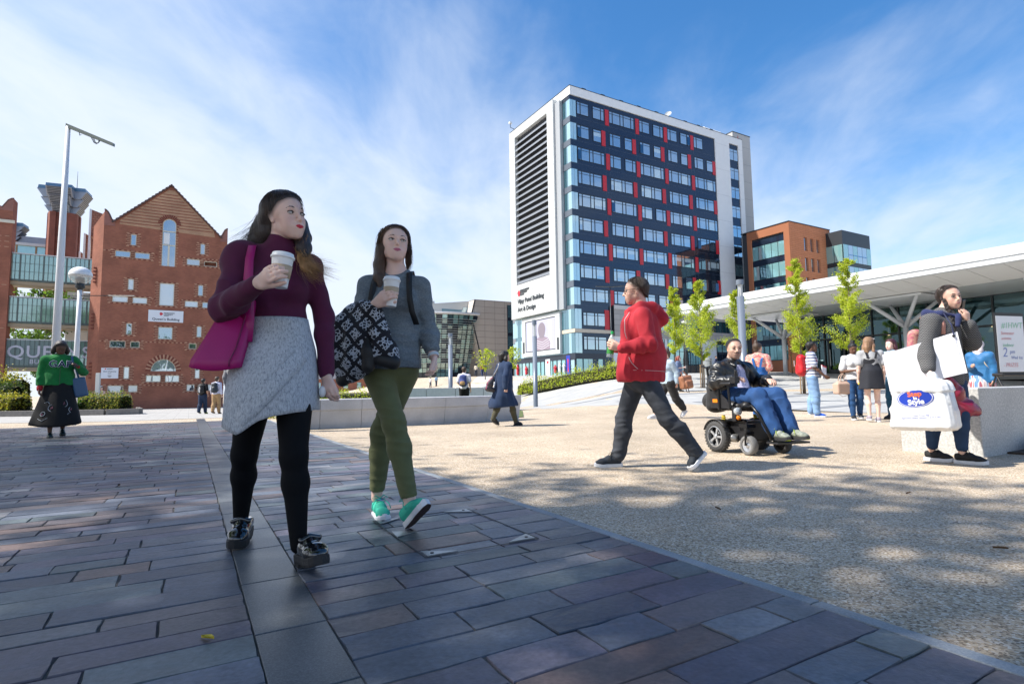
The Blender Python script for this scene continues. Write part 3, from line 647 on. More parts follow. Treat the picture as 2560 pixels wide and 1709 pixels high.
for k in range(24): inst('louvre', lvm, TW, (0, 0, 19.45 + k * 1.12))
# lettering on the end wall
LT = Matrix.Rotation(R(-90), 4, 'Z') @ Matrix.Rotation(R(90), 4, 'X')
for txt, sz, y, z, m in (('Vijay Patel Building', 1.12, 15.6, 15.9, m_ink), ('Art & Design', 1.12, 15.6, 14.45, m_ink), ('DE MONTFORT', .44, 14.75, 18.0, m_ink), ('UNIVERSITY', .44, 14.75, 17.62, m_ink), ('LEICESTER', .30, 14.75, 17.3, m_ink)):
    o = inst('lettering', text_mesh(txt, sz, m, .03, bold=.012), TW); o.matrix_local = Matrix.Translation((FX - .06, y, z)) @ LT
mb = MB(); mb.poly([(FX - .04, 15.15 + .42 * math.cos(a) * (1 + .18 * math.sin(3 * a)), 17.72 + .5 * math.sin(a) * (1 + .14 * math.cos(4 * a))) for a in np.linspace(0, 6.28, 15)[:-1]], (-.05, 0, 0), m_logo); mb.build('emblem', TW)
# big screen
mb = MB()
for a in ((3.4, 6.3, 4.7, 13.0), (13.95, 6.3, 15.1, 13.0), (4.7, 6.3, 13.95, 7.05), (4.7, 12.45, 13.95, 13.0)): mb.box(-.5, a[0], a[1], 0, a[2], a[3], m_grey)
mb.build('screen_surround', TW)
for y in np.arange(3.4, 15, 1.9): mb = MB(); mb.box(-.506, y, 6.3, -.496, y + .04, 7.04, jl); mb.build('panel_joint', TW)
for y0 in (3.7, 14.3): mb = MB(); mb.box(-.53, y0, 6.95, -.5, y0 + .5, 8.9, m_dgrey); mb.build('side_grille', TW)
scr = MB(); scr.box(-.42, 4.7, 7.05, -.3, 13.95, 12.45, m_dgrey); scr = scr.build('screen', TW)
def emit(name, c, s=.30):
    m = bpy.data.materials.new(name); m.use_nodes = True; b = m.node_tree.nodes['Principled BSDF']; b.inputs['Base Color'].default_value = (*[v * .4 for v in c], 1); b.inputs['Emission Color'].default_value = (*c, 1); b.inputs['Emission Strength'].default_value = s; b.inputs['Roughness'].default_value = .3; return m
e_bg, e_lt, e_sk, e_tp, e_st = emit('screen_lilac', (.62, .62, .78)), emit('screen_pale', (.8, .82, .92)), emit('screen_brown', (.33, .28, .33)), emit('screen_mauve', (.42, .33, .4)), emit('screen_stripe', (.75, .72, .8))
def flat(name, pts, m, x): mb_ = MB(); mb_.poly([(x, 4.85 + p[0] * 8.95, 7.2 + p[1] * 5.1) for p in pts], (-.006, 0, 0), m); return mb_.build(name, scr)
flat('picture', [(0, 0), (1, 0), (1, 1), (0, 1)], e_bg, -.425)
for a, b in ((.72, .80), (.86, .97)): flat('picture', [(a, .02), (b, .02), (b - .02, .98), (a - .02, .98)], e_lt, -.433)
flat('picture', [(.10, .05), (.2, .05), (.22, .98), (.12, .98)], e_lt, -.433)
flat('picture', [(.17, .0), (.15, .2), (.2, .36), (.36, .44), (.46, .47), (.62, .40), (.69, .2), (.68, 0)], e_tp, -.441)
flat('picture', [(.44 + .125 * math.cos(a), .68 + .235 * math.sin(a) - (.04 if math.sin(a) < -.5 else 0)) for a in np.linspace(0, 6.28, 22)[:-1]], e_sk, -.450)
flat('picture', [(.36, .40), (.36, .55), (.52, .55), (.52, .40)], e_sk, -.448)
for k in range(4):
    z = .03 + k * .075; flat('picture', [(.18, z + .1), (.42, z - .02), (.68, z + .1), (.68, z + .125), (.42, z + .005), (.18, z + .125)], e_st, -.459)
# lower storeys on the corner
for (z0, z1) in ((9.99, 13.1), (6.2, 9.3)):
    for x0, x1 in ((.03, .6), (.64, 1.3)): mb = MB(); mb.box(x0, -.02, z0, x1, .08, z1, g_pale); mb.build('corner_pane', TW)
    for y0, y1 in ((.03, .75), (.8, 1.5), (1.55, 2.4), (2.45, 3.3), (15.2, 16.2), (16.25, 17.2), (17.25, 18.2)): mb = MB(); mb.box(-.1, y0, z0, .06, y1, z1, g_pale if int(y0 * 10) % 3 else g_teal); mb.build('corner_pane', TW)
    for x in (1.7, 3.9): put('nw', x, z0 + .6, 4)
mb = MB(); mb.box(-.14, -.16, 9.4, 7.4, .06, 9.95, m_beigeb); mb.box(-.14, .06, 9.4, .06, 3.3, 9.95, m_beigeb); mb.build('beige_band', TW)
mb = MB(); mb.box(5.95, -.03, 10.0, 6.9, .06, 13.2, m_red); mb.build('red_panel', TW)
mb = MB(); mb.box(-.14, -.1, 5.3, 5.8, .06, 6.15, m_navy); mb.box(-.14, .06, 5.3, .06, 18.6, 6.15, m_navy); mb.build('fascia', TW)
for k, y in enumerate(np.arange(.1, 18.2, 1.22)):
    mb = MB(); mb.box(-.05, y + .1, 2.6, .06, y + 1.12, 5.28, g_tealb if k % 3 else g_pale); mb.build('shop_pane', TW)
    mb = MB(); mb.box(-.12, y - .08, 2.5, .06, y + .08, 5.3, m_dgrey); mb.build('mullion', TW)
for k, x in enumerate((.15, 1.5, 2.4, 4.4)): mb = MB(); mb.box(x, -.05, 2.6, x + (.85 if k else 1.1), .06, 5.28, g_tealb if k != 2 else g_teal); mb.build('shop_pane', TW)
mb = MB(); mb.box(-.16, 1.3, 2.75, -.13, 2.3, 5.9, M('blue_banner', (.02, .04, .35), .5)); bn = mb.build('banner', TW, label='dark blue banner in the corner window')
mb = MB(); mb.poly([(-.17, 1.8 + .3 * math.cos(a) * abs(math.sin(a)), 4.3 + 1.1 * math.sin(a)) for a in np.linspace(.2, 6.0, 12)], (-.01, 0, 0), m_logo); mb.build('picture', bn)
mb = MB(); mb.box(-.16, 6.9, 2.75, -.13, 8.2, 5.6, m_white); bn = mb.build('banner', TW, label='white banner with a red emblem')
mb = MB(); mb.poly([(-.17, 7.55 + .3 * math.cos(a), 5.1 + .25 * math.sin(a)) for a in np.linspace(0, 6.28, 11)[:-1]], (-.01, 0, 0), m_logo); mb.build('emblem', bn)
for y, h, m in ((5.2, 1.3, m_logo), (3.9, 1.6, m_white), (14.2, 1.5, m_logo), (17.2, 1.9, m_logo), (2.7, 1.5, m_white)):
    mb = MB(); mb.lathe([(.08, 0), (.22, .2), (.2, h * .5), (.3, h * .75), (.12, h * .85), (.16, h), (0, h * 1.05)], m, 8, (-.3, y, 3.2)); mb.build('window_display', TW)
# roof plant
for x in (2.6, 6.6, 10.6, 14.6, 18.8, 26, 29.5, 33): mb = MB(); mb.box(x, .1, 49.32, x + .8, .5, 49.62, m_dgrey); mb.build('roof_light', TW)
mb = MB(); mb.tube([(.3, .3, 49.55), (41.5, .3, 49.55)], .035, m_slat, 5); mb.build('safety_rail', TW)
dish = empty('satellite_dish', (0, 0, 0), label='small satellite dish on the tower roof edge', cat='satellite dish'); dish.matrix_world = Matrix.Translation((9.79, 86, 0)) @ Matrix.Rotation(GR, 4, 'Z') @ Matrix.Translation((22.6, .6, 49.32))
mb = MB(); mb.tube([(0, 0, 0), (0, 0, .6)], .05, m_slat, 6); mb.build('mast', dish)
mb = MB(); mb.lathe([(0, 0), (.25, .04), (.5, .16), (.62, .27)], m_grey, 16); o = mb.build('reflector', dish, smooth=True); o.location = (0, 0, .75); o.rotation_euler = (R(62), 0, R(-60))
cm = empty('roof_camera', label='small camera bracket on the left roof edge of the tower', cat='camera'); cm.matrix_world = Matrix.Translation((9.79, 86, 0)) @ Matrix.Rotation(GR, 4, 'Z') @ Matrix.Translation((-.3, 17.2, 49.2))
mb = MB(); mb.tube([(0, 0, 0), (-.6, .3, .3), (-.6, .3, 1.2)], .06, m_dgrey, 6); mb.build('bracket', cm); mb = MB(); mb.box(-.85, .1, 1.0, -.35, .5, 1.35, m_white); mb.build('housing', cm)
dm = empty('roof_plant', label='round white ventilation unit on the right end of the tower roof', cat='roof plant'); dm.matrix_world = Matrix.Translation((9.79, 86, 0)) @ Matrix.Rotation(GR, 4, 'Z') @ Matrix.Translation((36.6, 3.2, 49.3))
mb = MB(); mb.tube([(-2.3, 0, 1.1), (2.2, 0, 1.1)], 1.15, m_white, 20); mb.build('drum', dm); mb = MB(); mb.box(-2.6, -1, 0, 2.4, 1, .4, m_slat); mb.build('base', dm)
mb = MB(); mb.tube([(2.2, 0, 1.1), (2.5, 0, 1.1)], .9, m_grey, 16); mb.build('end_cap', dm)
mb = MB(); mb.tube([(-2.9, -.6, 0), (-2.9, -.6, 2.6)], .025, m_dgrey, 5); mb.build('aerial', dm)
# ---- low wing in front of the tower
AX = empty('low_wing', (9.79, 86, 0), GR, label='two-storey grey-clad wing with white ground floor at the foot of the tower', cat='building')
m_clad = brick_mat('grey_plank_cladding', (.36, .335, .315), (.41, .38, .36), (.2, .19, .18), (R(90), 0, 0), 2.4, .9, .03, .4, .05, .1)
hol = [[(x0, z0), (x1, z0), (x1, z1), (x0, z1)] for x0, x1, z0, z1 in ((16.5, 22.2, 10.4, 12.55), (24.4, 28.2, 10.4, 12.55), (30, 35.5, 10.45, 12.5))]
mb = MB(); holed_wall(mb, [(7.4, 9.0), (46, 9.0), (46, 14.0), (7.4, 14.0)], hol, m_clad, -.6, .3); mb.box(7.4, -.3, 9.0, 46, .02, 14, m_dgrey); mb.add([(7.4, -.6, 14), (46, -.6, 14), (46, .05, 14), (7.4, .05, 14)], [(0, 1, 2, 3)], m_beigeb); mb.add([(7.4, -.6, 9), (46, -.6, 9), (46, .05, 9), (7.4, .05, 9)], [(0, 1, 2, 3)], m_white); mb.build('upper_wall', AX)
mb = MB(); mb.box(7.4, -.68, 13.4, 46, -.605, 14.05, M('pale_parapet', (.55, .52, .49), .6)); mb.build('parapet', AX)
for h in hol:
    x0, z0 = h[0]; x1, z1 = h[2]; mb = MB(); mb.box(x0, -.34, z0, x1, -.3, z1, g_teal); w_ = mb.build('window', AX); n_ = max(2, int((x1 - x0) / 1.1)); mb = MB()
    for k in range(1, n_): x = x0 + (x1 - x0) * k / n_; mb.box(x - .05, -.4, z0, x + .05, -.342, z1, m_dgrey)
    mb.build('frame', w_)
mb = MB(); mb.box(35.0, -.6, 13.0, 36.6, -.56, 13.4, m_slat)
mb = MB(); mb.box(7.4, -.28, 2.2, 46, .02, 9.0, m_white); mb.build('ground_floor_wall', AX)
for x0, x1 in ((9, 13), (14, 18.5), (19.4, 27.3), (31.6, 34.4)):
    mb = MB(); mb.box(x0, -.36, 2.6, x1, -.282, 8.9, g_teal if x1 < 30 else g_dark); w_ = mb.build('window', AX); n_ = max(2, int((x1 - x0) / 1.25)); mb = MB()
    for k in range(n_ + 1): x = x0 + (x1 - x0) * k / n_; mb.box(x - .05, -.41, 2.6, x + .05, -.362, 8.9, m_dgrey)
    for z in (4.6, 5.0, 6.8): mb.box(x0, -.40, z, x1, -.364, z + (.08 if z != 5.0 else .04), m_dgrey)
    mb.build('frame', w_)
    for k in range(n_): x = x0 + (x1 - x0) * k / n_; mb = MB(); mb.box(x + .1, -.368, 7.0, x + (x1 - x0) / n_ - .1, -.362, 8.3, g_tealb); mb.build('pane', w_)
mb = MB(); mb.box(34.6, -2.4, 6.7, 47, -.29, 7.3, m_white); mb.build('entrance_canopy', AX)
mb = MB(); mb.box(36, -.4, 2.6, 46, -.3, 6.6, g_teal); mb.build('window', AX)

# ================================================================== ORANGE BUILDING
OB = empty('orange_building', (47.4, 93.1, 0), GR, label='terracotta-orange block with a big glazed end and a glass box on its right', cat='building')
m_or = brick_mat('terracotta_tile', (.50, .19, .085), (.54, .21, .10), (.30, .11, .05), (R(90), 0, 0), 1.6, .32, .02, .5, .05, .15)
m_or2 = brick_mat('terracotta_tile_end', (.50, .19, .085), (.54, .21, .10), (.30, .11, .05), (R(90), 0, R(90)), 1.6, .32, .02, .5, .05, .15)
oz = lambda z: .755 + (z - .755) * 1.33
wx = [(x * 1.33, z) for z in (18.2, 15.53, 12.9, 10.3, 7.7) for x in (3.08, 4.45, 5.78)]
hol = [[(x, oz(z)), (x + .95, oz(z)), (x + .95, oz(z) + 2.4), (x, oz(z) + 2.4)] for x, z in wx]
mb = MB(); holed_wall(mb, [(0, 2), (12, 2), (12, oz(21.65)), (0, oz(21.65))], hol, m_or, 0, .35); mb.add([(0, 0, oz(21.65)), (12, 0, oz(21.65)), (12, 9.5, oz(21.65)), (0, 9.5, oz(21.65))], [(0, 1, 2, 3)], m_dgrey); mb.build('front_wall', OB)
for h in hol: mb = MB(); mb.box(h[0][0], .25, h[0][1], h[2][0], .3, h[2][1], g_win); w_ = mb.build('window', OB); mb = MB(); mb.box(h[0][0], .18, h[0][1], h[0][0] + .32, .249, h[2][1], m_dgrey); mb.build('frame', w_)
mb = MB()                                   # glazed end wall in its orange frame (faces left)
for a in ((0, 2, 1.05, 28.55), (7.45, 2, 8.3, 28.55), (1.05, 27.05, 7.45, 28.55), (1.05, 2, 7.45, 5)): mb.box(0.002, a[0] + .002, a[1], .3, a[2], a[3] - .01, m_or2)
mb.build('end_frame', OB)
mb = MB(); mb.box(.3, 1.05, 2, .5, 9.5, 28.5, m_dgrey); mb.build('end_core', OB)
r_ = random.Random(5)
for k, z in enumerate((23.1, 19.5, 15.9, 12.3, 8.7, 5.1)):
    for j in range(5): mb = MB(); y = 1.1 + j * 1.27; mb.box(.2, y + .04, z + .05, .29, y + 1.2, z + 2.5, r_.choice((g_teal, g_tealb, g_tealb))); mb.build('pane', OB)
    mb = MB(); mb.box(.2, 1.06, z + 2.6, .29, 7.44, z + 3.55, g_dark); mb.build('spandrel_panel', OB)
mb = MB(); mb.box(-.1, -.1, oz(21.65), 12, 9.5, oz(21.65) + .15, m_dgrey); mb.build('parapet', OB)
GB = MB(); GB.box(10.65, -2.9, 2, 19.5, 6, oz(21.05), m_dgrey); GB = GB.build('glass_box', OB)
for k, z in enumerate((22.2, 18.4, 14.6, 10.8, 7)):
    for j in range(6): mb = MB(); x = 10.75 + j * 1.46; mb.box(x, -2.98, z, x + 1.38, -2.9, z + 3.0, (g_win, g_win, g_tealb)[j % 3] if j else g_tealb); mb.build('pane', GB)
    for y in (-2.8, -1.3): mb = MB(); mb.box(10.57, y, z, 10.65, y + 1.4, z + 3.0, g_tealb); mb.build('pane', GB)
    if k < 2:
        for j in range(4): mb = MB(); mb.box(0, 0, 0, 1.3, .06, 1.6, g_win); o = mb.build('open_sash', GB); o.location = (12.2 + j * 1.46, -3.02, z + 1.2); o.rotation_euler[0] = R(-14)

# ================================================================== PAVILION WITH WHITE CANOPY (local x along GV (back), y along GU; edge at x = 0)
PV = empty('canopy_pavilion', (11.56, 37.8, 0), GR, label='glass-fronted pavilion under a long white canopy on branching columns', cat='building')
m_soff = M('soffit_panel', (.64, .64, .63), .5, var=.03, vs=.8)
m_fasc = M('white_fascia', (.60, .62, .64), .35)
Z0 = 5.62
mb = MB(); mb.box(-.02, -34, Z0 + .30, 14.5, .25, Z0 + .74, m_fasc); mb.build('roof_slab', PV)
mb = MB(); mb.box(.03, -34, Z0 + .06, .4, .2, Z0 + .30, m_fasc); mb.build('fascia', PV)
mb = MB(); mb.box(.4, -.35, Z0 + .06, 14.5, .2, Z0 + .30, m_fasc); mb.build('fascia', PV)
for k in range(26):                        # soffit panels with open joints; flush inner ceiling beyond
    y = -.4 - k * 1.3
    mb = MB(); mb.poly([(.42, y, Z0 + .1), (3.6, y, Z0 - .18), (3.6, y, Z0 - .15), (.42, y, Z0 + .13)], (0, -1.27, 0), m_soff); mb.build('soffit_panel', PV)
mb = MB(); mb.box(.42, -34, Z0 + .2, 14.4, -.36, Z0 + .29, m_dgrey); mb.build('roof_void', PV)
for k in range(13): mb = MB(); y = -1.0 - k * 2.6; mb.box(3.64, y - 2.57, Z0 - .17, 10.5, y, Z0 - .12, M('gloss_ceiling', (.5, .52, .53), .25)); mb.build('ceiling_panel', PV)
GX = 8.6                                   # glass front
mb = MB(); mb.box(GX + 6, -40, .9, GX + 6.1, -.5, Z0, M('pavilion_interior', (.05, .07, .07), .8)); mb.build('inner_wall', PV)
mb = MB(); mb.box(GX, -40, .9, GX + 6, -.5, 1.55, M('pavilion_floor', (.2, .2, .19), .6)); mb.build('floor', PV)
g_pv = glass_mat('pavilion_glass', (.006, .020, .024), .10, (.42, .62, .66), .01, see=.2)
m_mul = M('slim_mullion', (.025, .03, .035), .4, .2)
r_ = random.Random(9)
for k in range(22):
    y = -3.2 - k * 1.55; zg = 1.50
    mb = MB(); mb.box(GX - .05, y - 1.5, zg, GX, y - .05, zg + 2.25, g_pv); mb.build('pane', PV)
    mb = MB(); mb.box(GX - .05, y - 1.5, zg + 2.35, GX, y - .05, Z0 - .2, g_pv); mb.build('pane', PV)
    mb = MB(); mb.box(GX - .14, y - .05, zg - .1, GX + .05, y + .03, Z0 - .12, m_mul); mb.build('mullion', PV)
for z in (1.45, 3.77, 5.42): mb = MB(); mb.box(GX - .12, -38, z, GX + .03, -3.1, z + .1, m_mul); mb.build('transom', PV)
for y in (-6.6, -5.0):
    d = MB(); 
    for a in ((-1.15, 1.52, -1.03, 3.75), (-.12, 1.52, 0, 3.75), (-1.15, 3.6, 0, 3.75), (-1.15, 1.52, 0, 1.75)): d.box(GX - .2, y + a[0], a[1], GX - .13, y + a[2], a[3], m_mul)
    d = d.build('door', PV); mb = MB(); mb.tube([(GX - .28, y - .2, 2.0), (GX - .28, y - .2, 3.1)], .03, m_steel, 6); mb.build('handle', d)
m_lampw = emit('pendant_glow', (1, .75, .4), 1.6)
for k in range(9): mb = MB(); y = -8 - k * 2.7; mb.lathe([(.02, .9), (.03, .35), (.22, 0), (.2, 0)], m_lampw, 10, (GX + 1.6 + (k % 2) * 1.4, y, 3.6)); mb.build('pendant_lamp', PV)
mb = MB(); mb.box(GX - .3, -3.2, 1.3, GX + .2, -2.2, Z0 - .2, m_or2); mb.build('end_pier', PV)
mb = MB(); mb.box(GX + .2, -3.0, 1.2, 26, -2.8, Z0, g_teal); mb.build('side_glass', PV)
# branching columns
def ycol(y, x, zg, name='branching_column'):
    c = MB(); c.tube([(x, y, zg - .3), (x, y, 3.95)], .135, m_soffg, 14); c = c.build('column', PV, smooth=True)
    for dx, dy in ((-1.5, 1.35), (-1.5, -1.35), (1.2, 1.35), (1.2, -1.35)):
        mb = MB(); mb.tube([(x, y, 3.85), (x + dx, y + dy, Z0 - .2)], [.12, .085], m_soffg, 10); mb.build('branch', c, smooth=True)
    mb = MB(); mb.poly([(x - 1.75, y - 1.6, Z0 - .31), (x + 1.4, y - 1.6, Z0 - .31), (x + 1.4, y + 1.6, Z0 - .31), (x - 1.75, y + 1.6, Z0 - .31)], (0, 0, .1), m_fasc); mb.build('head_plate', c)
m_soffg = M('column_paint', (.5, .52, .55), .4, .1)
ycol(-4.0, 5.2, 1.4); ycol(-11.3, 5.2, 1.0); ycol(-18.6, 5.2, .8); ycol(-25.9, 5.2, .8)

# ================================================================== LEANING GLASS BUILDING (centre)
HG = empty('leaning_glass_building', (-8.71, 130, 0), GR, label='building with an outward-leaning curved glass front and a beige clad block', cat='building')
hz = lambda z: .755 + (z - .755) * 1.3
m_tan = brick_mat('tan_panels', (.44, .40, .36), (.47, .43, .385), (.2, .18, .17), (R(90), 0, 0), 2.7, 1.45, .04, 0, .03, .1)
mb = MB(); mb.poly([(0, 0, hz(17.04)), (-1.03, 0, hz(14.03)), (2.9, 0, hz(2)), (11, 0, hz(2)), (11, 0, hz(17.07))], (0, 14, 0), m_tan); mb.build('clad_block', HG)
mb = MB(); mb.poly([(0, -.1, hz(17.04)), (-1.03, -.1, hz(14.03)), (2.9, -.1, hz(2)), (3.2, -.1, hz(2)), (-.7, -.1, hz(14.0)), (.25, -.1, hz(16.9))], (0, .09, 0), m_dgrey); mb.build('edge_trim', HG)
mb = MB(); mb.box(8.8, -.06, hz(2), 10.7, 0, hz(16.4), g_dark); w_ = mb.build('window_strip', HG)
for a, b in ((14.08, 16.36), (11.2, 13.5), (8.2, 10.6), (5.4, 7.6)): mb = MB(); mb.box(8.95, -.1, hz(a), 10.6, -.062, hz(b), g_teal); mb.build('pane', w_)
# curved glazed front, leaning outwards, with horizontal sun shades
cx, cy = -3, 17.5
def ring(z, a, extra=0):
    f = (z - 2.6) / (hz(14.0) - 2.6); rad = 14.0 + 4.2 * f + extra
    return Vector((cx - 4 * 0 + rad * math.cos(a), cy + rad * math.sin(a), z))
A0, A1, NA = R(-78), R(-200), 30
zs = np.linspace(2.6, hz(14.0), 15)
fs = MB(); fs.grid([[ring(z, A0 + (A1 - A0) * j / NA, -.25) for j in range(NA + 1)] for z in zs], m_dgrey); fs.build('glazing_core', HG)
r_ = random.Random(2)
for k in range(14):
    mb = MB()
    for j in range(NA):
        a, b = A0 + (A1 - A0) * (j + .06) / NA, A0 + (A1 - A0) * (j + .94) / NA; z0, z1 = zs[k] + .06, zs[k + 1] - .06
        mb.add([ring(z0, a), ring(z0, b), ring(z1, b), ring(z1, a)], [(0, 1, 2, 3)], r_.choice((g_teal, g_teal, g_tealb, g_dark)))
    mb.build('glazing_row', HG)
m_shade = M('sun_shade_metal', (.42, .46, .44), .4, .4)
for k in range(22):
    z = 7.0 + k * .52
    if z < hz(13.4): mb = MB(); mb.tube([ring(z, A0 + (A1 - A0) * j / NA, .55) for j in range(NA + 1)], .07, m_shade, 4); mb.build('sun_shade', HG)
for j in range(2, NA, 2): a = A0 + (A1 - A0) * j / NA; mb = MB(); mb.tube([ring(2.6, a, .3), ring(hz(14.2), a, .3)], .07, m_dgrey, 4); mb.build('mullion', HG)
mb = MB(); mb.grid([[ring(hz(14.0), A0 + (A1 - A0) * j / NA, e) + Vector((0, 0, h)) for j in range(NA + 1)] for e, h in ((-3, 0), (.6, 0), (.7, .25), (.6, .55), (-3, .55))], m_fasc); mb.build('parapet', HG)
mb = MB(); mb.poly([(-.2, 3, hz(14.7)), (-.2, 3, hz(17.0)), (-22, 3, hz(14.9)), (-22, 3, hz(14.7))], (0, 12, 0), M('pale_roof', (.58, .57, .53), .6)); mb.build('roof', HG)
mb = MB(); mb.box(-1.6, 2.9, hz(14.7), -.3, 3, hz(15.8), g_pale); mb.box(-7, 2.9, hz(14.7), -1.7, 3, hz(15.3), g_pale); mb.build('clerestory', HG)
mb = MB(); mb.box(-10.5, 4, hz(16), -8.4, 6, hz(16.7), m_grey); mb.build('roof_plant', HG)
mb = MB(); mb.box(7, 16, hz(10), 20, 24, hz(18.2), m_or); mb.build('rear_block', HG)
# far roofline behind the planting, left of the glass building
fb = empty('far_terrace', (-62, 150, 0), R(20), label='low far brick terrace seen between the two women', cat='building')
mb = MB(); mb.box(0, 0, -1, 26, 8, 4.2, M('far_brick', (.3, .13, .09), .9, var=.2, vs=.5)); mb.build('wall', fb)
mb = MB(); mb.poly([(0, -.4, 4.2), (0, 8.4, 4.2), (0, 4, 7.2)], (26, 0, 0), M('far_slate', (.12, .12, .14), .8)); mb.build('roof', fb)
for k in range(7): mb = MB(); mb.box(1.6 + k * 3.6, -.05, 1.6, 2.8 + k * 3.6, 0, 3.2, g_teal); mb.build('window', fb)
# ================================================================== BRICK BUILDING AT THE LEFT (local x along the front, y back, z world)
QB = empty('gabled_brick_building', (-32.57, 46.8, 0), GR, label='tall red-brick building with a striped gable, arched window and many small windows', cat='building')
QS = 1.8
qz = lambda z: .755 + (z - .755) * QS
qx = lambda s: s * QS
m_brick = brick_mat('red_brick', (.27, .092, .055), (.33, .118, .068), (.24, .11, .075))
m_brick45 = brick_mat('red_brick_splay', (.27, .092, .055), (.33, .118, .068), (.24, .11, .075), (R(90), 0, R(48)))
m_yel = brick_mat('buff_brick', (.42, .235, .135), (.47, .27, .16), (.3, .2, .14))
m_pale = M('buff_brick_block', (.43, .235, .15), .85, var=.15, vs=6)
m_dkb = M('dark_brick_block', (.17, .045, .03), .85, var=.15, vs=6)
m_coping = M('terracotta_coping', (.27, .12, .095), .8, var=.2, vs=2)
m_tile = brick_mat('clay_tiles', (.30, .13, .085), (.36, .16, .10), (.16, .06, .04), (R(90), 0, 0), .3, .22, .02, .5, .2)
m_frame = M('cream_window_frame', (.62, .58, .47), .5)
g_qw = glass_mat('brick_building_glass', (.05, .08, .11), .42, (.85, .92, 1), .01)
g_qb = glass_mat('blind_window', (.55, .6, .62), .2, (.9, .95, 1), .02)
g_qf = glass_mat('fanlight_glass', (.3, .38, .40), .45, (.9, .96, 1), .01)
RW = dict(slit=[(.03, 8.36, .26, 7.82, 0), (2.93, 8.24, 3.14, 7.7, 0), (0, 6.2, .23, 5.68, 1), (2.89, 6.14, 3.11, 5.6, 0), (0, 4.09, .23, 3.55, 0), (2.89, 4.07, 3.1, 3.53, 0), (-.02, 2.04, .2, 1.48, 2), (2.87, 2.03, 3.08, 1.49, 2)],
          wide=[(-.55, 7.51, .05, 7.22, 0), (.22, 7.5, .82, 7.21, 0), (2.36, 7.42, 2.93, 7.11, 0), (3.11, 7.37, 3.69, 7.11, 3), (-.58, 5.35, .03, 5.07, 1), (.2, 5.34, .79, 5.05, 1), (2.34, 5.31, 2.91, 5.01, 1), (3.09, 5.29, 3.66, 5.0, 0),
                (-.6, 3.25, .01, 2.93, 0), (.19, 3.24, .56, 2.94, 0), (2.57, 3.22, 2.9, 2.94, 0), (3.08, 3.21, 3.66, 2.92, 0), (.86, 1.65, 1.46, 1.33, 2), (1.63, 1.65, 2.22, 1.32, 2), (-.6, 1.18, 0, .84, 0), (.18, 1.18, .55, .86, 0), (2.54, 1.2, 2.88, .88, 0), (3.05, 1.2, 3.6, .88, 0)],
          big=[(1.27, 6.11, 1.88, 5.01, 1), (1.28, 3.97, 1.87, 3.38, 0)])
gm = (g_qw, g_qb, g_qf, g_qw)
holes = []
for k, ws in RW.items():
    for (a, b, c, d, t) in ws: holes.append([(qx(a), qz(d)), (qx(c), qz(d)), (qx(c), qz(b)), (qx(a), qz(b))])
ax0, ax1, az, ab = qx(1.3), qx(1.87), qz(9.02), qz(6.95)
arch = [(ax0, ab), (ax1, ab), (ax1, az)] + [((ax0 + ax1) / 2 + (ax1 - ax0) / 2 * math.cos(a), az + (ax1 - ax0) / 2 * math.sin(a)) for a in np.linspace(0, math.pi, 13)[1:-1]] + [(ax0, az)]
hx, hw_, hb = qx(1.555), qx(.515), qz(1.84)
half = [(hx - hw_, hb), (hx + hw_, hb)] + [(hx + hw_ * math.cos(a), hb + hw_ * 1.13 * math.sin(a)) for a in np.linspace(0, math.pi, 17)[1:-1]]
holes += [arch, half]
top = [(qx(4.14), -2), (qx(4.13), qz(9.14)), (qx(4.08), qz(9.12)), (qx(4.0), qz(9.05)), (qx(3.93), qz(8.9)), (qx(3.87), qz(8.76)), (qx(3.8), qz(8.70)), (qx(1.61), qz(10.98)), (qx(-.6), qz(8.93)), (qx(-.66), qz(8.90)), (qx(-.74), qz(8.96)), (qx(-.8), qz(9.12)), (qx(-.88), qz(9.28)), (qx(-.97), qz(9.37)), (qx(-1.02), qz(9.39)), (qx(-1.02), -2)]
mb = MB(); holed_wall(mb, top, holes, m_brick, 0, .22); mb.build('front_wall', QB)
mb = MB(); mb.poly([(p[0], .5, p[1] - .15) for p in top], (0, 9, 0), m_brick); mb.build('body', QB)
mb = MB(); mb.add([(qx(-1.02), 0, -2), (qx(-1.5), 1.0, -2), (qx(-1.47), 1.0, 15.0), (qx(-1.02), 0, qz(9.3))], [(0, 1, 2, 3)], m_brick45); mb.add([(qx(-1.5), 1.0, -2), (qx(-1.5), 8, -2), (qx(-1.47), 8, 15), (qx(-1.47), 1.0, 15)], [(0, 1, 2, 3)], m_brick45); mb.build('splayed_wall', QB)
for z0 in (11.3, 7.4, 3.3):                # stepped corbels on the splay
    for k in range(5): mb = MB(); f = .5 - .06 * abs(k - 2); p = Vector((qx(-1.02), 0, 0)).lerp(Vector((qx(-1.49), 1, 0)), .62); mb.box(p.x - .12 * f * 2, p.y - .16, z0 - k * .3, p.x + .1, p.y, z0 + .12 - k * .3, m_dkb); mb.build('corbel', QB)
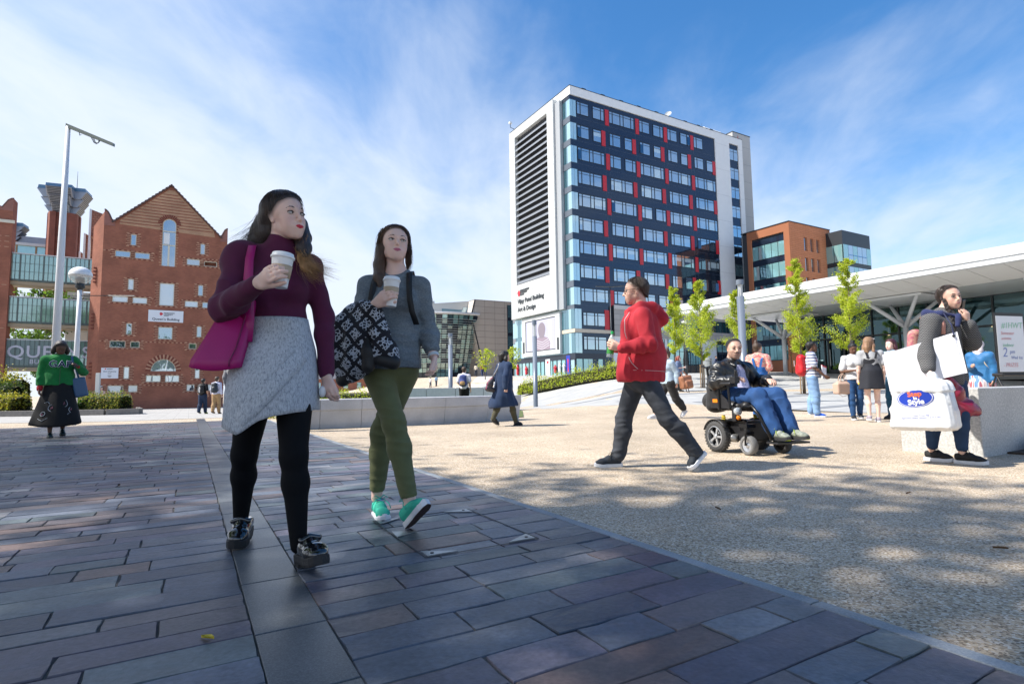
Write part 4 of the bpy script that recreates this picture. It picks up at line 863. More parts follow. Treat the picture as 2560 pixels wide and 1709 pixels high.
# striped gable: buff brick sheet with red courses, built course by course
gl = lambda z: (1.61 - (10.98 - z) / (10.98 - 8.93) * 2.21, 1.61 + (10.98 - z) / (10.98 - 8.7) * 2.19)
hole_up = [p for p in arch if p[1] > qz(8.58)]
arch_up = [(ax1 + .0, qz(8.58)), (ax1, az)] + arch[3:-1] + [(ax0, az), (ax0, qz(8.58))]
xl, xr = gl(8.95); xl2, xr2 = gl(10.84)
mb = MB(); holed_wall(mb, [(qx(-.43), qz(8.78)), (ax0 - .001, qz(8.70)), (ax0 - .001, az), *[(p[0], p[1] + .001) for p in arch[3:-1][::-1]], (ax1 + .001, az), (ax1 + .001, qz(8.68)), (qx(3.56), qz(8.62)), (qx(3.5), qz(8.95)), (qx(1.75), qz(10.75)), (qx(1.5), qz(10.75)), (qx(-.4), qz(8.98))], [], m_yel, -.012, 0); mb.build('gable_panel', QB)
for k in range(12):
    z = 8.86 + k * .148; a, b = gl(z + .05); a += .14; b -= .14
    if b - a < .3: break
    segs = [(a, b)]
    if z < 9.33:
        hw2 = .31 if z < 9.0 else math.sqrt(max(.0, .31 ** 2 - (z - 9.0) ** 2)) + .0
        segs = [(a, 1.585 - hw2 - .09), (1.585 + hw2 + .09, b)]
    for s0, s1 in segs: mb = MB(); mb.box(qx(s0), -.03, qz(z), qx(s1), -.013, qz(z) + .07, M('stripe_brick', (.25, .085, .055), .85, var=.15, vs=6)); mb.build('brick_course', QB)
# roof verges with tile edges
for sgn, (p, q) in enumerate((((qx(-.72), qz(8.83)), (qx(1.63), qz(11.03))), ((qx(3.88), qz(8.62)), (qx(1.59), qz(11.03))))):
    p, q = Vector((p[0], 0, p[1])), Vector((q[0], 0, q[1])); n_ = 17
    for k in range(n_):
        a, b = p.lerp(q, k / n_), p.lerp(q, (k + 1.08) / n_); up_ = Vector((0, 0, .1)); mb = MB(); mb.poly([a - up_ * .6, b - up_ * 1.4, b + up_ * .1, a + up_], (0, 9, 0), M('dark_tile', (.10, .06, .055), .8, var=.2, vs=5)); o = mb.build('roof_tile', QB); o.location.y = -.18
for hp in ([p for p in top[1:7]], [p for p in top[8:15]]):
    pts = [Vector((x, -.06, z)) for x, z in hp]; mb = MB(); low = min(p.z for p in pts) - .45
    mb.poly([(p.x, -.03, p.z) for p in pts] + [(pts[-1].x, -.03, low), (pts[0].x, -.03, low)], (0, .028, 0), m_coping); mb.tube([p + Vector((0, .0, .02)) for p in pts], .06, M('dark_tile'), 6); mb.build('horn_coping', QB)
# windows, each with a frame, a pane and a toothed brick surround
def qwin(a, b, c, d, t, kind):
    x0, x1, z0, z1 = qx(a), qx(c), qz(d), qz(b); f = .055
    mb = MB(); mb.box(x0, .05, z0, x1, .12, z0 + f, m_frame); mb.box(x0, .05, z1 - f, x1, .12, z1, m_frame); mb.box(x0, .05, z0 + f, x0 + f, .12, z1 - f, m_frame); mb.box(x1 - f, .05, z0 + f, x1, .12, z1 - f, m_frame)
    w_ = mb.build('window', QB)
    mb = MB(); mb.box(x0 + f, .09, z0 + f, x1 - f, .11, z1 - f, gm[t]); o = mb.build('pane', w_)
    if t == 3: o.rotation_euler[0] = R(-3)
    mb = MB(); h = .075; n_ = int(round((z1 - z0) / h / 2)); hh = (z1 - z0) / n_ / 2
    for k in range(n_ + 1):
        for sg, x in ((-1, x0), (1, x1)):
            z = z0 - hh * .5 + 2 * k * hh; ln = .34 if k % 2 else .24
            xa, xb = sorted((x + sg * .004, x + sg * ln)); mb.box(xa, -.018, z, xb, .03, z + hh * .92, m_pale)
            if k < n_: xa, xb = sorted((x + sg * .004, x + sg * .30)); mb.box(xa, -.01, z + hh, xb, .03, z + hh * 1.9, m_dkb)
    n_ = max(2, int((x1 - x0 + .6) / .17)); sw_ = (x1 - x0 + .6) / n_
    for k in range(n_):
        for z in (z1 + .012, z0 - .095 - hh * .5):
            mb.box(x0 - .3 + k * sw_, -.0195, z, x0 - .3 + (k + .96) * sw_, .03, z + .085, (m_pale, m_dkb)[k % 2])
    mb.build('brick_surround', w_); return w_
for k, ws in RW.items():
    for q in ws: qwin(*q, k)
for z in (7.45, 5.29, 3.2, 1.15):           # string courses under each storey
    mb = MB()
    for k in range(58):
        x = qx(-1.0) + k * .16
        if x < qx(4.08) and not any(qx(a) - .4 < x < qx(c) + .25 and qz(d) < qz(z) < qz(b) + .1 for ws in RW.values() for (a, b, c, d, t) in ws) and not (ax0 - .4 < x < ax1 + .25 and z > 7): mb.box(x, -.022, qz(z), x + .155, .0, qz(z) + .085, (m_pale, m_dkb)[k % 2])
    mb.build('string_course', QB, kind='stuff')
# tall arched window
fw = MB(); f = .06
fw.tube([(p[0], .08, p[1]) for p in arch + [arch[0]]], .05, m_frame, 5)
for z in (8.68, 8.0): fw.box(ax0, .04, qz(z) - .04, ax1, .12, qz(z) + .04, m_frame)
fw.box((ax0 + ax1) / 2 - .07, .04, ab, (ax0 + ax1) / 2 + .07, .12, qz(8.0), m_frame); fw.box(ax0 + .1, .045, qz(8.05), ax0 + .55, .085, qz(8.6), m_white)
aw = fw.build('arched_window', QB); mb = MB(); mb.poly([(p[0], .11, p[1]) for p in arch], (0, .02, 0), g_qw); mb.build('pane', aw)
mb = MB()
for k in range(16):
    z = ab + k * .235
    for sg, x in ((-1, ax0), (1, ax1)):
        if z < az: xa, xb = sorted((x + sg * .01, x + sg * (.2 if k % 2 else .14))); mb.box(xa, -.045, z, xb, .0, z + .1, (m_pale if z < qz(8.6) else m_dkb))
for k in range(15):
    a = math.pi * (k + .5) / 15; c_, s_ = math.cos(a), math.sin(a); o = Vector(((ax0 + ax1) / 2, -.045, az)); r0 = (ax1 - ax0) / 2 + .02; r1 = r0 + .34; w0, w1 = .045, .062; t_ = Vector((-s_, 0, c_)); d_ = Vector((c_, 0, s_))
    mb.poly([o + d_ * r0 - t_ * w0, o + d_ * r1 - t_ * w1, o + d_ * r1 + t_ * w1, o + d_ * r0 + t_ * w0], (0, .06, 0), m_dkb)
mb.build('brick_surround', aw)
# semicircular window with voussoirs
fw = MB(); fw.tube([(p[0], .08, p[1]) for p in half + [half[0]]], .045, m_frame, 5); hwn = fw.build('half_round_window', QB)
mb = MB(); mb.poly([(p[0], .11, p[1]) for p in half], (0, .02, 0), g_qf); mb.build('pane', hwn)
mb = MB()
for k in range(27):
    a = math.pi * (k + .5) / 27; c_, s_ = math.cos(a), math.sin(a) * 1.1; o = Vector((hx, -.02, hb)); d_ = Vector((c_, 0, s_)); t_ = Vector((-s_, 0, c_)).normalized(); r0 = hw_ * 1.03; r1 = r0 + .36
    mb.poly([o + d_ * r0 - t_ * .052, o + d_ * r1 - t_ * .068, o + d_ * r1 + t_ * .068, o + d_ * r0 + t_ * .052], (0, .05, 0), (m_dkb, m_pale)[k % 2])
mb.build('voussoirs', hwn)
# signs on the brick wall
def wall_sign(name, x0, z0, x1, z1, label, lines, logo=None, logos=.2):
    s = empty(name, label=label, cat='sign'); s.matrix_world = Matrix.Translation((-32.57, 46.8, 0)) @ Matrix.Rotation(GR, 4, 'Z') @ Matrix.Translation((x0, -.1, z0))
    mb = MB(); mb.box(0, 0, 0, x1 - x0, .09, z1 - z0, M('sign_white', (.72, .74, .78), .4)); mb.build('board', s)
    for txt, sz, x, z, m, al in lines: o = inst('lettering', text_mesh(txt, sz, m, .003, al, bold=.004), s); o.matrix_local = Matrix.Translation((x, -.008, z)) @ Matrix.Rotation(R(90), 4, 'X')
    if logo: mb = MB(); mb.poly([(logo[0] + logos * math.cos(a) * (1 + .2 * math.sin(3 * a + 1)), -.006, logo[1] + logos * math.sin(a) * (1 + .15 * math.cos(4 * a))) for a in np.linspace(0, 6.28, 17)[:-1]], (0, -.006, 0), m_logo); mb.build('emblem', s)
    return s
m_blk = M('sign_ink', (.06, .07, .1), .5)
wall_sign('building_sign', qx(.86), qz(4.21), qx(2.3), qz(4.77), "white sign reading Queen's Building high on the brick wall", [("Queen's Building", .30, 1.30, .14, m_blk, 'CENTER'), ('DE MONTFORT', .115, 1.14, .74, m_blk, 'LEFT'), ('UNIVERSITY', .125, 1.14, .61, m_blk, 'LEFT'), ('LEICESTER', .075, 1.14, .52, m_blk, 'LEFT')], (.93, .69), .125)
wall_sign('entrance_sign', qx(-.86), qz(1.5), qx(-.21), qz(1.99), 'white two-part sign low on the left of the brick wall', [('UNIVERSITY', .075, .58, .75, m_blk, 'CENTER'), ('School of Engineering', .1, .58, .55, m_blk, 'CENTER'), ('Reception', .06, .58, .4, m_blk, 'CENTER'), ('Building', .08, .58, .2, m_blk, 'CENTER'), ('Queens', .05, .58, .1, m_blk, 'CENTER')], (.28, .78), .05)
wall_sign('small_notice', qx(-.95), qz(.98), qx(-.79), qz(1.16), 'tiny square white notice beside the ground-floor window', [('21', .14, .14, .08, m_logo, 'CENTER')])
# ---- rear parts seen above the bridges: stepped gables, cream wall
RB = empty('rear_brick_range', (-32.57, 46.8, 0), GR, label='stepped clay-tiled roofs of the range behind the brick gable', cat='building')
for (x, y, w_, zt, zb_) in ((-3.9, 9.0, 1.5, 18.6, 16.0), (-4.75, 12.5, .75, 17.0, 14.4), (-5.5, 15.5, .6, 15.7, 13.6)):
    mb = MB(); mb.poly([(x, y, zb_), (x + w_, y, zb_ - .3), (x + w_, y, zt - .5), (x, y, zt)], (0, 3, 0), m_tile); mb.build('tiled_roof', RB)
    mb = MB(); mb.poly([(x - .16, y - .05, zb_ - 4.0), (x - .16, y - .05, zt + .05), (x + .02, y - .05, zt), (x + .02, y - .05, zb_ - 4.0)], (0, .3, 0), m_white); mb.build('barge_board', RB)
mb = MB(); mb.box(-3.6, 9.2, 5, -2.3, 9.5, 16, M('cream_render', (.66, .64, .55), .7)); mb.box(-3.3, 9.1, 14.2, -2.4, 9.2, 15.8, g_dark); mb.build('cream_wall', RB)
WB = empty('cream_clad_building', (-32.57, 46.8, 0), GR, label='cream panelled building behind the glass bridges with tiny square windows', cat='building')
mb = MB(); mb.box(-6.2, 14, -1, 4, 20, 11.2, brick_mat('cream_panels', (.62, .62, .56), (.66, .65, .6), (.4, .4, .36), (R(90), 0, 0), 2.2, 1.2, .04, 0, .05, .1)); mb.build('wall', WB)
for x, z in ((-4.9, 5.2), (-3.0, 5.3), (-4.9, 1.6), (-2.9, 1.6)): mb = MB(); mb.box(x, 13.92, z, x + .6, 14, z + .5, g_dark); mb.build('window', WB)
mb = MB(); mb.box(-6.2, 13.6, 10.3, 4, 13.9, 10.5, m_dgrey); mb.box(-6.2, 13.6, 9.3, 4, 13.7, 9.35, m_dgrey)
for x in np.arange(-6.2, 4, 1.4): mb.box(x, 13.6, 8.8, x + .08, 13.7, 10.3, m_dgrey)
mb.build('balcony_rail', WB)
mb = MB(); mb.box(-4.0, 13.9, -1, -2.6, 14, 2.2, M('dark_doorway', (.1, .03, .03), .7)); mb.build('doorway', WB)
# ---- left wing
LW = empty('left_brick_wing', (-32.57, 46.8, 0), GR, label='dark red-brick wing with curved coping cut off by the left edge', cat='building')
wt = [(-8.45, -2), (-8.45, 17.27), (-8.6, 17.25), (-8.8, 17.1), (-9.0, 16.75), (-9.16, 16.46), (-9.35, 16.5), (-9.6, 16.9), (-9.9, 17.6), (-16, 19.5), (-16, -2)]
mb = MB(); mb.poly([(x, 3.6, z) for x, z in wt], (0, 1.2, 0), m_brick); mb.build('wall', LW)
mb = MB(); mb.poly([(-8.46, 3.57, 16.2)] + [(x, 3.57, z) for x, z in wt[1:8]] + [(-9.6, 3.57, 16.2)], (0, .028, 0), m_coping); mb.build('horn_coping', LW)
mb = MB(); mb.tube([(x, 3.6, z + .02) for x, z in wt[1:8]], .06, M('dark_tile'), 6); mb.build('coping_edge', LW)
for z in (13.6, 9.8, 6.2): mb = MB(); 
for z in (14.0, 13.55, 13.1, 9.9, 6.3):
    for k in range(4): mb = MB(); mb.box(-8.9 - k * .5, 3.585, z, -8.6 - k * .5, 3.6, z + .075, m_pale); mb.build('brick_course', LW)
mb = MB(); mb.box(-16, 3.5, 15.15, -8.3, 3.6, 15.4, m_frame); mb.build('white_pipe', LW)
# ---- three glazed bridges
m_gbr = glass_mat('bridge_glass', (.24, .38, .34), .22, (.8, 1, .95), .04, see=.18)
m_brf = M('bridge_frame', (.10, .13, .12), .5, .2)
for n_, (z0, z1, lab) in enumerate(((10.36, 12.7, 'topmost glazed footbridge joining the two brick wings'), (6.8, 9.0, 'middle glazed footbridge joining the two brick wings'), (3.12, 5.42, 'lowest glazed footbridge, with large white QUEENS lettering'))):
    B = empty('glass_bridge', (-32.57, 46.8, 0), GR, label=lab, cat='footbridge')
    mb = MB(); mb.box(-8.55, 3.95, z0 - .27, -2.6, 5.8, z0, M('bridge_beam', (.33, .26, .17), .7)); mb.build('deck', B)
    mb = MB(); mb.box(-8.55, 5.6, z0, -2.6, 5.65, z1, m_gbr); mb.build('rear_glazing', B)
    mb = MB(); mb.box(-8.55, 3.93, z1, -2.6, 5.8, z1 + .09, m_grey); mb.build('roof', B)
    np_ = 19
    for k in range(np_):
        x0 = -8.5 + k * 5.88 / np_; x1 = x0 + 5.88 / np_
        mb = MB(); mb.box(x0 + .02, 3.99, z0 + .2, x1 - .02, 4.01, z1 - .03, m_gbr); mb.build('pane', B)
        mb = MB(); w_ = .055 if k % 5 == 2 else .018; mb.box(x0 - w_, 3.95, z0, x0 + w_, 4.03, z1, m_brf); mb.build('mullion', B)
    for q, z in enumerate((z0 + .05, z0 + .85, z0 + 1.55)): mb = MB(); mb.box(-8.5, 3.96 + .002 * q, z, -2.65, 3.98, z + (.14 if q == 0 else .025), m_brf); mb.build('transom', B)
    if n_ == 2:
        m_qt = M('pale_lettering', (.50, .50, .56), .6)
        for txt, sz, x, z in (('QUEENS', 1.42, -8.42, z0 + .85), ('BUILDING', .5, -6.92, z0 + .33)):
            me = text_mesh(txt, sz, m_qt, .003, bold=.012 * sz, space=1.08)
            o = inst('lettering', me, B); o.matrix_local = Matrix.Translation((x, 3.94, z)) @ Matrix.Rotation(R(90), 4, 'X')
        for k in range(17): mb = MB(); mb.box(-8.48 + k * .235, 3.975, z0 + .2, -8.25 + k * .235, 3.985, z1 - .05, M('sign_film', (.16, .22, .21), .5)); mb.build('backing_film', B)
# ---- ventilation stacks with splayed metal heads
m_zinc = M('zinc', (.30, .32, .36), .45, .6, var=.15, vs=1.5)
m_zblue = M('blue_zinc_edge', (.10, .19, .29), .4, .4)
def stack(loc, rz, h0, h1, wid, label, seed):
    r = empty('vent_stack', loc, rz, label=label, cat='ventilation stack')
    mb = MB(); n_ = 8; pr = []
    w2 = wid / 2
    for k in range(4):
        c_, s_ = math.cos(k * math.pi / 2), math.sin(k * math.pi / 2)
        for a, b in ((1, -.62), (1, -.25), (.86, -.25), (.86, .02), (1, .02), (1, .34), (.86, .34), (.86, .62)): pr.append((w2 * (a * c_ - b * s_), w2 * (a * s_ + b * c_)))
    mb.poly([(x, y, h0) for x, y in pr], (0, 0, h1 - h0), brick_mat('stack_brick', (.22, .066, .042), (.26, .08, .05), (.18, .075, .055)) if 'stack_brick' not in _M else _M['stack_brick']); mb.build('shaft', r)
    for k in range(4):                     # four flaring louvred vents
        T_ = Matrix.Rotation(k * math.pi / 2, 4, 'Z'); H = h1 - .1; e = wid * .38; o = wid * .70; hh = wid * .92
        for q in range(3):
            a0, a1 = q / 3, (q + 1) / 3; x0, x1 = e + (o - e) * a0, e + (o - e) * a1 + .12; z0, z1 = H + hh * a0, H + hh * a1; y = e * (.72 + .18 * q)
            mb = MB(); mb.add([T_ @ Vector(p) for p in ((x0, -y, z0), (x0, y, z0), (x1 + .15, y, z1 + .04), (x1 + .15, -y, z1 + .04), (0, -y, z0), (0, y, z0), (0, y, z1), (0, -y, z1))], [(0, 1, 2, 3), (0, 3, 7, 4), (1, 5, 6, 2), (3, 2, 6, 7), (0, 4, 5, 1)], m_zinc); mb.build('vent_hood', r)
            for j in range(6):
                f = (j + .5) / 6; xa = x0 + (x1 + .15 - x0) * f + .02; za = z0 + (z1 - z0) * f
                mb = MB(); mb.add([T_ @ Vector(p) for p in ((xa, -y * .9, za - .03), (xa, y * .9, za - .03), (xa + .05, y * .9, za + .03), (xa + .05, -y * .9, za + .03))], [(0, 1, 2, 3)], m_dgrey); mb.build('slat', r)
        mb = MB(); y = e * 1.08; mb.add([T_ @ Vector(p) for p in ((o + .2, -y, H + hh), (o + .2, y, H + hh), (o + .12, y, H + hh + .42), (o + .12, -y, H + hh + .42), (0, -y, H + hh), (0, y, H + hh), (0, y, H + hh + .42), (0, -y, H + hh + .42))], [(0, 1, 2, 3), (0, 3, 7, 4), (1, 5, 6, 2), (3, 2, 6, 7)], m_zblue); mb.build('rim', r)
    return r
st = stack((-51.1, 62.5, 0), R(22), 8, 21.3, 2.9, 'tall red-brick ventilation stack with a splayed zinc head behind the white mast', 1)
mb = MB(); mb.tube([(1.2, -.6, 23), (1.2, -.6, 26.4)], [.05, .015], m_dgrey, 5); mb.build('aerial', st)
stack((-56.9, 62.0, 0), R(22), 8, 18.2, 1.9, 'smaller zinc-headed ventilation stack at the left edge', 2)
GL = empty('rooflight', (-56.8, 60.5, 0), GR, label='glazed barrel rooflight between the two ventilation stacks', cat='rooflight')
mb = MB(); mb.box(0, 0, 15.5, 5.2, 3, 17.6, g_tealb); mb.build('glazing', GL); mb = MB(); mb.box(-.2, -.3, 17.6, 5.2, 3.2, 17.9, m_grey); mb.build('gutter', GL)
mb = MB(); mb.box(1.5, 1, 17.9, 4.8, 3, 18.9, m_zinc); mb.build('vent_box', GL)
for x in (1.6, 3.3): mb = MB(); mb.box(x, -.06, 15.5, x + .16, -.01, 17.6, m_stake); mb.build('rib', GL)

# ================================================================== LAMPS, POSTS, SMALL STREET FURNITURE
m_wpost = M('white_post_paint', (.68, .7, .74), .35)
m_post = M('grey_post_paint', (.16, .19, .24), .4, .2)
mast = empty('white_mast', (-11.49, 14, 0), label='tall white mast with a drooping horizontal arm', cat='mast')
mb = MB(); mb.tube([(0, 0, -.3), (0, 0, 4.4), (.01, 0, 7.72)], [.095, .08, .05], m_wpost, 14); mb.build('post', mast, smooth=True)
mb = MB(); mb.poly([(-.03, -.04, 7.70), (1.22, -.04, 7.17), (1.22, -.04, 7.25), (-.03, -.04, 7.80)], (0, .08, 0), M('arm_metal', (.2, .23, .22), .4, .4)); a_ = mb.build('arm', mast)
mb = MB()
for k in range(3): mb.tube([(.62 + k * .03, 0, 7.42), (.7 + k * .03, 0, 7.28 - .02 * k), (.82, 0, 7.27), (.86 - .02 * k, 0, 7.34)], .008, m_dgrey, 4)
mb.tube([(.3, 0, 7.58), (.32, 0, 7.48), (.36, 0, 7.5)], .008, m_dgrey, 4); mb.build('loose_cable', a_)
gl_ = empty('globe_lamp', (-11.74, 15, 0), label='white post lamp with a half-clear globe beside the woman in green', cat='lamp')
mb = MB(); mb.tube([(0, 0, -.3), (0, 0, 2.2), (0, 0, 3.62)], [.075, .06, .05], m_wpost, 12); mb.build('post', gl_, smooth=True)
mb = MB(); mb.lathe([(.05, 3.6), (.12, 3.68), (.1, 3.74), (.11, 3.92), (.06, 3.95)], m_dgrey, 14); mb.build('lamp_fitting', gl_, smooth=True)
mb = MB(); mb.lathe([(.27 * math.cos(a), 4.0 + .24 * math.sin(a)) for a in np.linspace(0, 1.57, 9)], M('globe_white', (.75, .77, .8), .3), 24); mb.build('globe_top', gl_, smooth=True)
mb = MB(); mb.lathe([(.27 * math.cos(a), 4.0 + .24 * math.sin(a)) for a in np.linspace(-1.3, 0, 8)], M('globe_clear', (.8, .82, .84), .15, alpha=.35), 24); mb.build('globe_bowl', gl_, smooth=True)
mb = MB(); mb.tube([(.05, 0, 3.45), (1.5, 0, 3.42)], .012, m_dgrey, 5); mb.build('banner_arm', gl_)
def column_lamp(x, y, h, r, label, z=None, fl=.62):
    z = ground_z(x, y) if z is None else z; c = empty('lighting_column', (x, y, z), label=label, cat='lamp', group='grey lighting columns')
    mb = MB(); mb.lathe([(r * 1.02, -.3), (r, .1), (r, h - .32 * fl * 3), (r * .9, h - fl)], m_post, 18); mb.build('shaft', c, smooth=True)
    mb = MB()
    for a in range(4): mb.tube([(r * .85 * math.cos(a * 1.57 + .4), r * .85 * math.sin(a * 1.57 + .4), h - fl), (r * .85 * math.cos(a * 1.57 + .4), r * .85 * math.sin(a * 1.57 + .4), h - .28 * fl)], r * .12, m_steel, 6)
    mb.build('cage', c)
    mb = MB(); mb.lathe([(r * .45, h - fl), (r * .5, h - .25 * fl)], M('lamp_tube', (.6, .63, .65), .2), 12); mb.build('lamp_glass', c, smooth=True)
    mb = MB(); mb.lathe([(0, h), (r, h), (r, h - .28 * fl), (0, h - .28 * fl)], m_post, 18); mb.build('cap', c)
    return c
column_lamp(1.2, 29.5, 4.6, .12, 'grey lighting column in front of the tower screen', fl=.9)
column_lamp(-6.1, 55, 6.2, .22, 'grey lighting column before the leaning glass building', fl=1.2)
column_lamp(8.08, 19.5, 4.35, .125, 'thick grey lighting column behind the man in the wheelchair', fl=.62)
def twin(x, y, h, label, lantern=False):
    z = ground_z(x, y); c = empty('street_lamp', (x, y, z), label=label, cat='lamp')
    mb = MB(); mb.tube([(0, 0, -.2), (0, 0, 1.2), (0, 0, h)], [.09, .06, .04], m_dgrey, 8); mb.build('post', c, smooth=True)
    for s in (-1, 1):
        mb = MB()
        if lantern: mb.tube([(0, 0, h - .1), (s * .22, 0, h + .32)], .02, m_dgrey, 5)
        else: mb.poly([(s * .02, -.12, h - .02), (s * 1.35, -.12, h + .06), (s * 1.35, -.12, h + .12), (s * .02, -.12, h + .06)], (0, .24, 0), m_dgrey)
        mb.build('arm', c)
    if lantern: mb = MB(); mb.lathe([(0, h + .3), (.26, h + .3), (.22, h + .42), (0, h + .46)], m_grey, 12); mb.build('lamp_head', c)
    return c
twin(9.4, 52.5, 8.3, 'thin black street lamp with two flat heads left of the red hoodie')
twin(12.0, 38.5, 3.3, 'short black lantern post between two young trees', True)
b_ = empty('litter_bin', (13.4, 38.4, ground_z(13.4, 38.4)), label='round stainless steel litter bin by the white wall', cat='bin')
mb = MB(); mb.lathe([(.30, 0), (.32, .05), (.32, .95)], M('bin_steel', (.5, .52, .53), .35, .7), 20); mb.build('body', b_, smooth=True); mb = MB(); mb.lathe([(.32, .97), (.35, 1.0), (.33, 1.12), (.12, 1.2), (0, 1.2)], M('bin_steel'), 20); mb.build('lid', b_, smooth=True)
for i, (x, y) in enumerate(((12.3, 41.5), (11.2, 42.2))):
    c = empty('bollard', (x, y, ground_z(x, y)), label=('short bollard with a yellow band near the litter bin', 'short bollard with a yellow band left of the lantern post')[i], cat='bollard')
    mb = MB(); mb.tube([(0, 0, -.1), (0, 0, .9)], .06, m_dgrey, 8); mb.build('post', c); mb = MB(); mb.tube([(0, 0, .72), (0, 0, .86)], .064, M('yellow_band', (.7, .45, .03), .5), 8); mb.build('band', c)
# sign post and bench by the brick building
sp_ = empty('totem_sign', (-22.4, 30.2, ground_z(-22.4, 30.2)), label='slim silver sign totem at the corner of the brick building', cat='sign'); mb = MB(); mb.box(-.11, -.05, 0, .11, .05, 2.2, m_grey); mb.build('panel', sp_, bevel=.01)
db = empty('slatted_bin_screen', (-27.0, 36.0, ground_z(-27, 36)), R(30), label='dark blue steel screen in front of the brick wall', cat='screen')
for a in ((-.1, .0, .1, 1.15), (1.8, 0, 2.0, 1.15), (.9, .0, 1.0, 1.06)): mb = MB(); mb.box(a[0], 0, a[1], a[2], .1, a[3], m_post); mb.build('post', db)
mb = MB(); mb.box(.1, .01, 1.0, 1.8, .09, 1.15, m_post); mb.build('rail', db); mb = MB(); mb.box(.1, .01, .3, 1.8, .09, .42, m_post); mb.build('rail', db)
# whiteboard on a folding stand
ez = empty('whiteboard_stand', (9.03, 10.1, .29), R(15), label='portable whiteboard with coloured handwriting on a black folding stand', cat='whiteboard')
m_blkm = M('black_metal', (.02, .02, .022), .4, .3)
mb = MB(); mb.box(-.36, -.02, .62, .36, .0, 1.72, m_blkm); bd = mb.build('frame', ez)
mb = MB(); mb.box(-.33, -.026, .65, .33, -.021, 1.66, M('board_white', (.66, .68, .72), .25)); mb.build('board', bd)
rr = random.Random(4)
m_pens = {'g': M('pen_green', (.25, .5, .36), .5), 'r': M('pen_red', (.62, .3, .32), .5), 'b': M('pen_blue', (.2, .26, .5), .5)}
for txt, sz, x, z, c in (('#1HWT', .15, -.22, 1.44, 'g'), ('Semester', .085, -.24, 1.32, 'r'), ('activities', .07, -.24, 1.23, 'r'), ('indoor', .10, -.22, 1.10, 'g'), ('2', .24, -.24, .92, 'b'), ('pm', .1, -.06, .98, 'b'), ('Wed 1st', .08, -.04, .88, 'b'), ('- PRIZES', .10, -.24, .74, 'r')):
    o = inst('lettering', text_mesh(txt, sz, m_pens[c], .001, shear=.15), bd); o.matrix_local = Matrix.Translation((x, -.0285, z)) @ Matrix.Rotation(R(90), 4, 'X')
mb = MB(); mb.tube([(-.4, 0, .60), (.4, 0, .60)], .022, m_blkm, 8); mb.tube([(-.4, -.12, .60), (-.4, .05, .60)], .03, m_blkm, 8); mb.tube([(.4, -.12, .6), (.4, .05, .6)], .03, m_blkm, 8); mb.build('tray_bar', ez)
for s in (-1, 1):
    for dy in (-.38, .3): mb = MB(); mb.tube([(s * .4, 0, .6), (s * (.52 if dy < 0 else .34), dy * 1.2, -.29)], .014, m_blkm, 6); mb.build('leg', ez)
# ================================================================== FIGURES: bodies and clothes grown as smooth implicit surfaces
f32 = np.float32
def V3(p): return np.array(p, float)
def unit(v): v = V3(v); return v / (np.linalg.norm(v) + 1e-12)
def lerp(a, b, t): return V3(a) + (V3(b) - V3(a)) * t
def nets(f, o, h):
    """naive surface nets -> vertices, quads"""
    s = f < 0; nx, ny, nz = f.shape
    cnt = np.zeros((nx - 1, ny - 1, nz - 1), np.int8)
    for i in (0, 1):
        for j in (0, 1):
            for k in (0, 1): cnt += s[i:nx - 1 + i, j:ny - 1 + j, k:nz - 1 + k]
    mixed = (cnt > 0) & (cnt < 8); ci = np.argwhere(mixed); n = len(ci)
    idx = np.full(mixed.shape, -1, np.int32); idx[mixed] = np.arange(n)
    acc = np.zeros((n, 3)); num = np.zeros(n)
    for ax in range(3):
        u, v = [q for q in range(3) if q != ax]
        for a in (0, 1):
            for b in (0, 1):
                c0 = np.zeros(3, int); c0[u] = a; c0[v] = b; c1 = c0.copy(); c1[ax] = 1
                A = ci + c0; B = ci + c1; va = f[A[:, 0], A[:, 1], A[:, 2]]; vb = f[B[:, 0], B[:, 1], B[:, 2]]
                m = (va < 0) != (vb < 0); t = va[m] / (va[m] - vb[m]); p = np.repeat(c0[None].astype(float), m.sum(), 0); p[:, ax] += t
                acc[m] += p; num[m] += 1
    V = o + (ci + acc / num[:, None]) * h; Q = []
    for ax in range(3):
        u, v = (ax + 1) % 3, (ax + 2) % 3
        sl0 = [slice(None)] * 3; sl1 = [slice(None)] * 3; sl0[ax] = slice(0, -1); sl1[ax] = slice(1, None)
        d = s[tuple(sl0)].astype(np.int8) - s[tuple(sl1)]; e = np.argwhere(d != 0); sg = d[d != 0]
        ok = (e[:, u] > 0) & (e[:, v] > 0) & (e[:, u] < f.shape[u] - 1) & (e[:, v] < f.shape[v] - 1); e = e[ok]; sg = sg[ok]
        du = np.zeros(3, int); du[u] = 1; dv = np.zeros(3, int); dv[v] = 1
        q = [idx[tuple((e - w_).T)] for w_ in (0 * du, du, du + dv, dv)]; q = np.stack(q, 1)
        q[sg < 0] = q[sg < 0][:, ::-1]; Q.append(q)
    return V, np.concatenate(Q)
